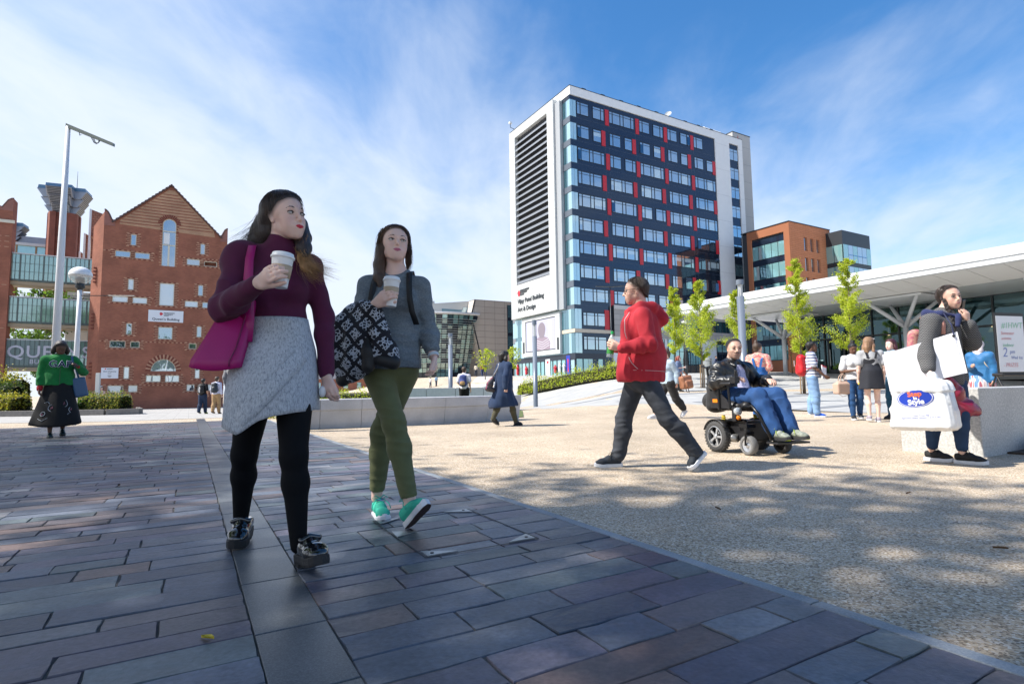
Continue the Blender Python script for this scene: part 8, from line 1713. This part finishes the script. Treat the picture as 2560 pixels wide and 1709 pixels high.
HR = dict(black=M('black_hair', (.008, .007, .007), .5, var=.4, vs=20, bump=.7, bs=120), brown=M('mid_brown_hair', (.06, .035, .022), .5, var=.4, vs=20, bump=.7, bs=120), red=M('auburn_hair', (.20, .035, .02), .5, var=.3, vs=20, bump=.7, bs=120), dkred=M('dark_red_hair', (.055, .010, .018), .45, var=.4, vs=20, bump=.7, bs=120), pink=ramp_mat('pink_blonde_hair', [(0, (.10, .055, .03)), (.45, (.22, .13, .07)), (.6, (.30, .17, .10)), (1, (.48, .20, .26))], 9, .6, 'NOISE', .5, 6, stretch=(3, 3, .8)), scarf=fabric('white_scarf', (.55, .52, .56), .9))
wsh = (M('white_canvas', (.65, .66, .68), .7), m_wsole); bsh = (M('black_shoe', (.012, .012, .013), .5), M('black_rubber'))
den = lambda n, c: fabric(n, c, .85, .2, 9, .2, 260, 0)
m_blackc = fabric('black_cotton', (.005, .005, .006), .9, .1, 30, .15, 300, 0)
# woman in green
m_grn2 = fabric('green_fleece', (.006, .16, .035), .95, .12, 20, .3, 200, .1)
def hemg(a): return .06 * math.sin(a * 1 + .4) - .05 * math.cos(a)
F = person('woman in a bright green lettered sweatshirt and long dark paisley skirt, looking down', (-8.2, 10.1), 1.74, 42, 'dark', M('plum_black_hair', (.016, .009, .010), .45, var=.4, vs=16, bump=.7, bs=120), 'bob', m_grn2, ('skirt', m_blackc, 1.04, .26, .165, .36, hemg), (M('teal_leather', (.012, .035, .045), .3), M('black_rubber')), .009, .10, ('down', ((.30, .02, 1.16), (.22, .19, 1.25))), 44, -24, wide=1.15, w=(1.2, 1.22, 1.42, 1.2), tg=.026, hem=.93, lips=(.12, .03, .03))
red_r = M('red_rib', (.35, .012, .02), .9); o = Sdf(.009, .01); [o.cap(lerp(F.J['e' + q], F.J['w' + q], .88), lerp(F.J['e' + q], F.J['w' + q], 1.0), .046, .044) for q in 'ab']; F.cloth('red_cuff', o, red_r)
o = Sdf(.009, .01); N_ = F.J['N']; o.chain([N_ + F.f * .075 + F.l * -.02 + (0, 0, -.03), N_ - F.l * .085 + (0, 0, .0), N_ - F.f * .07 + (0, 0, .02), N_ + F.l * .085, N_ + F.f * .075 + F.l * .02 + (0, 0, -.03)], [.02, .026, .028, .026, .02]); F.cloth('red_collar', o, red_r)
TF = Matrix.Translation(tuple(lerp(F.J['sa'], F.J['sb'], .5) + F.f * .19 + V3((0, 0, -.13)) - F.o)) @ Matrix.Rotation(R(42), 4, 'Z') @ Matrix.Rotation(R(90 + 6), 4, 'X')
for sz_, m, dz in ((.006, M('letter_edge', (.55, .6, .72), .8), 0), (.0015, M('letter_navy', (.008, .012, .06), .8), .004)): o = inst('lettering', text_mesh('GAP', .16, m, .012, 'CENTER', bold=sz_, space=1.1), F.root); o.matrix_local = TF @ Matrix.Translation((0, 0, dz))
mb = MB(); C_ = F.J['W'] - F.o; mb.tube([tuple(C_ + F.f * q + (0, 0, z)) for q, z in ((.190, .18), (.196, .05), (.198, -.07), (.20, -.15))], .004, M('dark_zip', (.02, .06, .03), .5), 4); mb.build('zip', F.root)
m_emb = M('pale_embroidery', (.5, .52, .55), .8); m_emr = M('rose_embroidery', (.35, .12, .16), .8)
def on_skirt(az, z):
    t = (1.04 - z) / .78; r = .165 + (.36 - .165) * t; a = R(az + 42 - 90); return V3((F.J['P'][0] + r * 1.015 * math.cos(a) * 1.012, F.J['P'][1] + r * .86 * 1.04 * math.sin(a), z * F.k)) - F.o
mb = MB(); mr = MB()
for az, z, s, rot in ((-22, .53, 1, 0), (12, .60, 1, 2.2), (-48, .42, .5, 1), (34, .5, .7, -1)):
    P_ = []
    for t in np.linspace(0, 6.28, 17):
        r = (.055 + .05 * (math.cos(t / 2) ** 6)) * s; P_.append(tuple(on_skirt(az + math.degrees(r * math.cos(t + rot) / .28), z + r * math.sin(t + rot))))
    mb.tube(P_, .0045, m_emb, 4); mr.tube([tuple(on_skirt(az + a_, z + b_)) for a_, b_ in ((-3 * s, -.02 * s), (2 * s, .025 * s), (3 * s, -.01 * s))], .010, m_emr, 5)
for pts in (((-60, .35), (-45, .31), (-30, .36)), ((5, .68), (25, .72), (45, .70)), ((20, .42), (35, .46), (50, .45)), ((-50, .62), (-38, .64), (-30, .6))): mb.tube([tuple(on_skirt(*p)) for p in pts], .0035, m_emb, 4)
mb.build('embroidery', F.root); mr.build('embroidery', F.root)
hb = empty('shoulder_bag', tuple(F.og + F.l * .30 + F.f * .05 + V3((0, 0, .9))), R(42), label='slim blue shoulder bag at the side of the woman in green', cat='bag'); m_bbag = M('blue_leather', (.04, .10, .20), .4, bump=.1, bs=120)
b = Sdf(.01, .02); b.box((0, 0, 0), ((.97, 0, .2), (0, 1, 0), (-.2, 0, .97)), (.075, .03, .15), .03); V, Q = b.mesh(1); vmesh('bag_body', V, Q, m_bbag, hb); mb = MB(); mb.grid([[(x + w_, y, z) for w_ in (-.016, .016)] for x, y, z in ((-.02, -.02, .16), (-.08, -.08, .35), (-.13, -.12, .46), (-.14, -.08, .55), (-.13, .0, .57))], m_bbag); o = mb.build('strap', hb, smooth=True); q = o.modifiers.new('t', 'SOLIDIFY'); q.thickness = .008
# woman in the navy coat
m_ncoat = fabric('navy_wool', (.008, .026, .075), .9, .12, 14, .2, 250, .05)
F = person('woman in a long navy coat and olive leggings walking away past the granite bench', (-.17, 11.55), 1.545, 128, 'fair', HR['black'], 'bob', None, ('trousers', fabric('olive_legging', (.06, .055, .03), .9)), (M('black_shoe'), M('black_rubber')), .010, .22, ('swing', 'pocket'), 112, wide=1.02, w=(1.05, 1.1, 1.3, 1.15), legg=.008)
b = Sdf(.010, .03); F.torso(b, .026); F.arm(b, 'a', .024, .022, .02, .95); F.arm(b, 'b', .024, .022, .02, .95); b.cap(F.J['W'], F.og + V3((-.04, .02, .62)), .17, .225, .05, F.l, .85); b.cap(F.og + V3((-.04, .02, .62)), F.og + V3((-.12, .02, .44)), .22, .23, .05, F.l, .85); b.cap(F.og + (.0, 0, .62), F.og + V3((.10, 0, .42)), .2, .2, .04, F.l, .8); b.cut(F.og + (0, 0, .40), (0.1, 0, -1)); F.cloth('coat', b, m_ncoat, .014, (16, 16, 5), 8)
mb = MB()
for i in range(5): mb.lathe([(0, .008), (.01, .004), (0, -.004)], M('gold_clip', (.7, .6, .3), .3, .5), 6, tuple(F.hp(.075, -.02 + i * .014, .045 - i * .012) - F.o))
mb.build('hair_clip', F.root)
bo_ = V3((-.46, 11.46, .86)); sb_ = empty('shoulder_bag', bo_, R(25), label='soft dark shoulder bag with pink piping behind the woman in the navy coat', cat='bag'); b = Sdf(.01, .03); b.cap((-.04, 0, -.09), (.07, 0, -.12), .075, .06, lat=(1, 0, 0), fl=.8); b.cap((0, 0, .0), (.07, 0, .12), .085, .03, lat=(1, 0, 0), fl=.7); V, Q = b.mesh(1); vmesh('bag_body', V, Q, M('charcoal_leather', (.05, .045, .05), .5), sb_)
mb = MB(); mb.tube([(-.11, -.04, -.1), (-.07, -.05, .05), (.04, -.03, .14)], .007, M('pink_piping', (.5, .06, .2), .5), 5); mb.build('piping', sb_); mb = MB(); mb.grid([[(x + w_, y, z) for w_ in (-.02, .02)] for x, y, z in ((.05, 0, .12), (.13, -.03, .26), (.19, -.03, .38), (.22, .04, .43))], M('patterned_strap', (.3, .3, .32), .7, var=.5, vs=60)); o = mb.build('strap', sb_, smooth=True); q = o.modifiers.new('t', 'SOLIDIFY'); q.thickness = .01
# two students walking away by the brick building
gp = 'students walking away by the brick building'
F = person('student in a black T-shirt and dark jeans with a black backpack, walking away', (-14.78, 26.7), 1.68, 178, 'tan', HR['black'], 'short', m_blackc, ('trousers', den('navy_denim', (.008, .022, .06))), (M('neon_shoe', (.5, .65, .06), .6), M('dark_sole')), .016, .12, ('pocket', 'down'), male=True, sleeve=.2, w=(1.15, 1.15, 1.2, 1.05), legg=.026, group=gp)
r = backpack(F, fabric('black_nylon3', (.009, .009, .010), .6), 'black backpack with white vertical lettering on the student in black'); o = inst('lettering', text_mesh('adidas', .11, M('print_white'), .002, 'CENTER', bold=.003), r); o.matrix_local = Matrix.Translation((.03, -.165, -.02)) @ Matrix.Rotation(R(90), 4, 'Y') @ Matrix.Rotation(R(90), 4, 'X') if 0 else Matrix.Translation((.05, -.165, -.02)) @ Matrix.Rotation(R(90), 4, 'X') @ Matrix.Rotation(R(90), 4, 'Z')
F = person('student in a pale shirt and tan trousers with a dark backpack, walking away', (-13.92, 26.3), 1.75, 178, 'fair', HR['brown'], 'short', fabric('pale_lilac_shirt', (.55, .55, .68), .85), ('trousers', fabric('tan_chino', (.36, .22, .10), .85)), (M('tan_boot', (.33, .2, .1), .7), M('dark_sole')), .016, .10, ('down', 'down'), male=True, w=(1.15, 1.15, 1.15, 1.05), legg=.024, group=gp)
backpack(F, fabric('slate_nylon', (.010, .018, .028), .5), 'rounded slate backpack on the student in the pale shirt', (1.1, 1, 1.1))
# man with the blue and tan backpack
F = person('man in a white polo shirt and black trousers seen from behind over the bench', (-1.82, 21.0), 1.76, 172, 'fair', HR['brown'], 'short', fabric('white_polo', (.66, .64, .70), .85), ('trousers', m_blackc), bsh, .013, .05, ('down', 'low'), male=True, sleeve=.2, w=(1.1, 1.1, 1.05, 1), legg=.018)
backpack(F, den('blue_canvas', (.04, .06, .20)), 'blue backpack with a tan lower pocket and orange shoulder patches', pocket=M('tan_leather', (.36, .22, .10), .7), ms=M('black_strap', (.01, .01, .012), .7))
# behind the hoodie: denim jacket, brown backpack
F = person('woman in a pale denim jacket half hidden behind the man in the red hoodie', (3.78, 13.6), 1.66, -70, 'fair', HR['brown'], 'bun', den('pale_denim', (.36, .46, .56)), ('trousers', fabric('black_culotte', (.014, .014, .016), .85)), wsh, .012, .34, ('down', 'swing'), legg=.035, ankle=.72, tg=.026, hem=.86)
bl = V3((4.14, 13.36, .86)); r = empty('backpack', bl, R(15), label='tan leather backpack hanging from the elbow of the woman in pale denim', cat='backpack'); b = Sdf(.012, .03); b.box((0, 0, 0), ((1, 0, .15), (0, 1, 0), (-.15, 0, 1)), (.10, .05, .11), .04); b.box((.02, -.09, -.04), ((1, 0, .15), (0, 1, 0), (-.15, 0, 1)), (.06, .02, .05), .03); V, Q = b.mesh(1); V = folds(V, Q, .01, (16, 16, 16), 3); m_tanl = M('tan_leather2', (.30, .13, .07), .5, bump=.2, bs=60, var=.2, vs=12); vmesh('sack', V, Q, m_tanl, r)
mb = MB(); mb.tube([(-.08, 0, .12), (-.12, .02, .24), (-.04, .04, .27), (.04, 0, .15)], .012, m_tanl, 6); mb.tube([(.06, .02, -.12), (.09, .02, -.25), (.02, .02, -.22), (0, .02, -.12)], .01, M('dark_leather', (.05, .02, .015), .6), 6); mb.build('strap', r)
F = person('auburn-haired woman in sunglasses and a blue-grey T-shirt, looking at her phone', (7.82, 26.3), 1.68, 62, 'pale', HR['red'], 'bob', fabric('blue_grey_jersey', (.11, .15, .26), .9), ('trousers', m_blackc), bsh, .015, .05, ('bent', 'bent'), wide=1.1, w=(1.15, 1.25, 1.5, 1.2), sleeve=.2, hem=.82, tg=.02)
mb = MB(); mb.box(-.03, -.004, -.02, .03, .004, .02, M('black_shoe')); mb.tube([tuple(F.hp(x, .1, 0) - F.o) for x in (-.05, 0, .05)], .018, m_bm, 6); mb.build('sunglasses', F.root)
mb = MB(); mb.box(-.04, -.005, -.07, .04, .005, .07, M('pale_phone', (.5, .5, .52), .3)); mb.build('mobile_phone', label='pale phone in the hands of the auburn-haired woman', cat='phone', loc=tuple(lerp(F.J['wa'], F.J['wb'], .5) + F.f * .09 + V3((0, 0, .03))), rz=R(62))
m_flor = ramp_mat('pink_floral', [(0, (.45, .05, .07)), (.42, (.6, .2, .2)), (.5, (.62, .48, .36)), (.6, (.55, .1, .12)), (1, (.6, .45, .2))], 16, .9, 'NOISE', .1, 3)
F = person('woman in a pink floral blouse and blue dungarees, her back to us behind the wheelchair', (5.22, 11.85), 1.68, 150, 'fair', HR['brown'], 'bun', m_flor, ('trousers', den('bright_denim', (.012, .10, .34))), wsh, .012, .0, ('low', 'low'), 120, w=(1.1, 1.15, 1.2, 1.1), sleeve=.3, legg=.022, tg=.02)
b = Sdf(.011, .02); F.torso(b, .030); b.cut(F.og + V3((0, 0, 1.16)), (0, 0, 1)); 
F.cloth('dungaree_bib', b, den('bright_denim', None)); mb = MB()
for s in (-1, 1): mb.grid([[tuple(p + F.l * w_ - F.o) for w_ in (-.022, .022)] for p in (F.og - F.f * .155 + F.l * s * .05 + (0, 0, 1.12), F.og - F.f * .15 + F.l * s * .085 + (0, 0, 1.30), lerp(F.J['N'], F.J['sa' if s < 0 else 'sb'], .55) + (0, 0, .045))], den('bright_denim', None))
mb.build('dungaree_straps', F.root)
# man with the red backpack
m_strp = bpy.data.materials.new('blue_striped_jersey'); m_strp.use_nodes = True
t = m_strp.node_tree; wv = t.nodes.new('ShaderNodeTexWave'); wv.bands_direction = 'Z'; wv.inputs['Scale'].default_value = 4.2; t.links.new(t.nodes.new('ShaderNodeTexCoord').outputs['Object'], wv.inputs[0]); cr_ = t.nodes.new('ShaderNodeValToRGB'); cr_.color_ramp.interpolation = 'CONSTANT'; cr_.color_ramp.elements[0].color = (.58, .6, .66, 1); cr_.color_ramp.elements[1].position = .8; cr_.color_ramp.elements[1].color = (.05, .08, .2, 1); t.links.new(wv.outputs[1], cr_.inputs[0]); t.links.new(cr_.outputs[0], t.nodes['Principled BSDF'].inputs['Base Color']); t.nodes['Principled BSDF'].inputs['Roughness'].default_value = .9
F = person('man in a striped T-shirt and pale jeans with a red backpack, facing right', (7.12, 13.3), 1.80, 62, 'brown', HR['black'], 'crop', m_strp, ('trousers', den('light_denim', (.20, .34, .56))), (M('royal_blue_shoe', (.01, .09, .5), .5), m_wsole), .010, .05, ('fwd', 'fwd'), 68, male=True, sleeve=.25, hem=.88, legg=.026, w=(1.1, 1.1, 1.05, 1), lips=(.2, .08, .07))
m_rbp = fabric('red_nylon', (.50, .008, .014), .5, .08, 20, .15, 200, 0); r = backpack(F, m_rbp, 'bright red backpack on the man in the striped T-shirt', (1.15, 1.1, 1.15), .2, 1.17); mb = MB()
for s in (-1, 1): mb.tube([tuple(F.l * s * .08 - F.f * .15 + V3((0, 0, z))) for z in (-.02, .05, .12)], .006, M('white_trim', (.7, .7, .72), .6), 4)
mb.build('trim', r)
pp = lerp(F.J['wa'], F.J['wb'], .35) + V3((0, -.02, .06)); pf = empty('paper_folder', pp, R(40), label='white paper folder with a red edge held by the man in stripes', cat='folder'); mb = MB(); mb.poly([(-.12, 0, -.13), (.10, 0, -.16), (.14, 0, .14), (-.10, 0, .18)], (0, .02, 0), m_card); mb.build('sheets', pf); mb = MB(); mb.poly([(-.10, -.004, .15), (.14, -.004, .115), (.14, -.004, .145), (-.10, -.004, .185)], (0, .028, 0), m_logo); mb.build('spine', pf)
# the group of friends
m_wtee = fabric('white_tee', (.60, .61, .63), .9)
F = person('young woman with a black top bun and white T-shirt, looking down', (7.30, 11.95), 1.64, -20, 'brown', HR['black'], 'bun', m_wtee, ('trousers', den('ripped_denim', (.012, .06, .17))), (M('black_shoe'), m_wsole), .010, .06, (((.24, .02, 1.08), (.0, .24, 1.10)), 'low'), -10, -18, sleeve=.22, hem=.90, legg=.008, w=(.95, .95, .95, 1), lips=(.18, .05, .05))
hb_ = F.J['ea'] + V3((-.02, -.04, -.34)); r = empty('handbag', hb_, R(8), label='beige leather bowling handbag hanging from the forearm of the woman with the bun', cat='bag'); m_bge = M('beige_leather', (.50, .35, .27), .45, bump=.06, bs=120); b = Sdf(.010, .02); b.box((0, 0, -.02), ((1, 0, 0), (0, 1, 0), (0, 0, 1)), (.155, .055, .085), .035); b.cap((-.10, 0, .10), (.10, 0, .10), .045, None, .05); V, Q = b.mesh(1); vmesh('bag_body', V, Q, m_bge, r)
for y in (-.04, .04): mb = MB(); mb.tube([(-.075, y, .12), (-.06, y * .8, .23), (0, y * .5, .30), (.06, y * .8, .23), (.075, y, .12)], .009, m_bge, 6); mb.build('handle', r, smooth=True)
mb = MB(); mb.tube([(-.12, 0, -.13), (-.02, 0, -.19), (.12, 0, -.16), (.19, 0, -.04)], .006, m_bge, 5); mb.build('strap', r)
m_pin = den('black_denim_pinafore', (.016, .018, .026))
F = person('woman with pink-tipped wavy hair in a black pinafore dress and bare legs, back to us', (7.22, 11.25), 1.71, 158, 'pale', HR['pink'], 'long', fabric('grey_marl_tee', (.34, .35, .37), .9), ('skirt', m_pin, 1.16, .66, .135, .225), (M('lilac_pump', (.34, .3, .36), .7), m_wsole), .010, .02, ('down', 'down'), 125, w=(1.05, 1.12, 1.15, 1.15), sleeve=.2, tg=.014)
b = Sdf(.010, .02); F.torso(b, .022); b.cut(F.og + V3((0, 0, 1.30 * F.k)), (0, 0, 1)); b.sub(F.og + V3((0, 0, 1.32)) - F.l * .16, F.og + V3((0, 0, 1.2)) - F.l * .20, .09, .07, .02); b.sub(F.og + V3((0, 0, 1.32)) + F.l * .16, F.og + V3((0, 0, 1.2)) + F.l * .20, .09, .07, .02); F.cloth('pinafore_bib', b, m_pin); mb = MB()
for s in (-1, 1): mb.grid([[tuple(p + F.l * w_ - F.o) for w_ in (-.02, .02)] for p in (F.og - F.f * .135 + F.l * s * .06 + (0, 0, 1.26), F.og - F.f * .13 + F.l * s * .09 + (0, 0, 1.38), lerp(F.J['N'], F.J['sa' if s < 0 else 'sb'], .6) + (0, 0, .04))], m_pin)
mb.build('pinafore_straps', F.root); mb = MB(); mb.tube([tuple(F.hp(x, .045, .115 - abs(x) * .35) - F.o) for x in (-.09, -.05, 0, .05, .09)], .007, M('pale_plastic', (.6, .6, .65), .3), 6); mb.build('sunglasses', F.root)
mb = boulder(.03, .8, .8, 1, M('yellow_fruit', (.65, .5, .03), .5), 3); mb.build('yellow_bottle', label='small yellow drink in the hand of the woman in the pinafore', cat='bottle', loc=tuple(F.J['wb'] + V3((0, -.03, -.09))), smooth=True)
F = person('woman with dark red hair and a pale denim jacket, in profile facing left', (8.18, 12.0), 1.72, -72, 'pale', HR['dkred'], 'long', den('pale_denim', None), ('trousers', den('teal_denim', (.010, .07, .13))), bsh, .010, .05, ('bent', 'bent'), tg=.026, legg=.008, w=(1, 1, 1, 1))
F = person('woman in a white headscarf, blue jacket and striped skirt with a black backpack', (9.55, 11.4), 1.62, -62, 'tan', HR['scarf'], 'scarf', fabric('bright_blue_jacket', (.012, .13, .32), .6), ('skirt', ramp_mat('striped_cotton', [(0, (.5, .5, .55)), (.4, (.06, .2, .45)), (.5, (.6, .6, .62)), (.6, (.35, .05, .06)), (1, (.08, .25, .5))], 16, .9, 'NOISE', .1, 1, stretch=(1, 1, .02)), .95, .30, .19, .27), bsh, .010, .08, ('bent', 'down'), w=(1.1, 1.15, 1.25, 1.2), tg=.032, hem=.80)
backpack(F, m_blackc, 'black backpack with pale straps on the woman in the blue jacket', (1.1, 1.2, 1.2), .22, 1.1, ms=M('cream_strap', (.5, .45, .35), .8))
# far figures by the glass building and the wall
fg = 'far figures near the leaning glass building'
for i, (px, py, hh, yw, tc_, bc_, lab) in enumerate([(-4.9, 75, 1.7, 160, (.55, .5, .4), (.02, .03, .05), 'far figure in a cream top by the leaning glass building'), (-4.0, 74, 1.75, 200, (.4, .06, .08), (.03, .05, .12), 'far figure in a red top by the leaning glass building'), (-3.5, 73, 1.72, 30, (.04, .06, .16), (.03, .08, .2), 'far figure in dark blue by the leaning glass building'), (-.9, 74, 1.7, 120, (.4, .25, .1), (.03, .03, .04), 'far figure in an ochre top beside the small tree'), (-.4, 75, 1.75, 220, (.03, .03, .05), (.02, .02, .04), 'far figure in black beside the small tree'), (-9.7, 66, 1.25, 140, (.6, .6, .62), (.1, .1, .12), 'far seated figure in white beyond the planting'), (-9.0, 66, 1.25, 200, (.30, .45, .6), (.1, .1, .12), 'far seated figure in pale blue beyond the planting'), (14.6, 40.0, 1.3, 60, (.02, .03, .09), (.02, .02, .03), 'seated figure in navy beside the litter bin'), (-26.4, 34.0, 1.62, 20, (.25, .2, .3), (.1, .1, .12), 'red-haired person behind the shrubs by the brick wall'), (-25.3, 34.4, 1.6, 60, (.6, .4, .33), (.1, .1, .12), 'person in pale pink behind the shrubs by the brick wall')]):
    person(lab, (px, py), hh, yw, 'fair', HR['red'] if i == 8 else HR['brown'] if i % 2 else HR['black'], 'bob' if i in (0, 8, 9) else 'short', fabric('far_top%d' % i, tc_), ('trousers', fabric('far_bottom%d' % i, bc_)), bsh, .03, .08, ('low', 'down'), group=fg if i < 7 else None)
# two walkers almost hidden behind the woman in plum: only a leg and shoes show
for lab, p_, st_ in (('person in dark jeans almost hidden behind the skirt of the woman in plum', (-4.22, 10.75), .0), ('person hidden behind the woman in plum, one dark shoe showing left of her skirt', (-5.72, 11.5), .12)):
    person(lab, p_, 1.66, 160, 'fair', HR['brown'], 'short', fabric('grey_far', (.2, .2, .22)), ('trousers', den('indigo_far', (.012, .025, .06))), (M('brown_shoe', (.035, .022, .016), .5), M('dark_sole')), .018, st_, male=True)
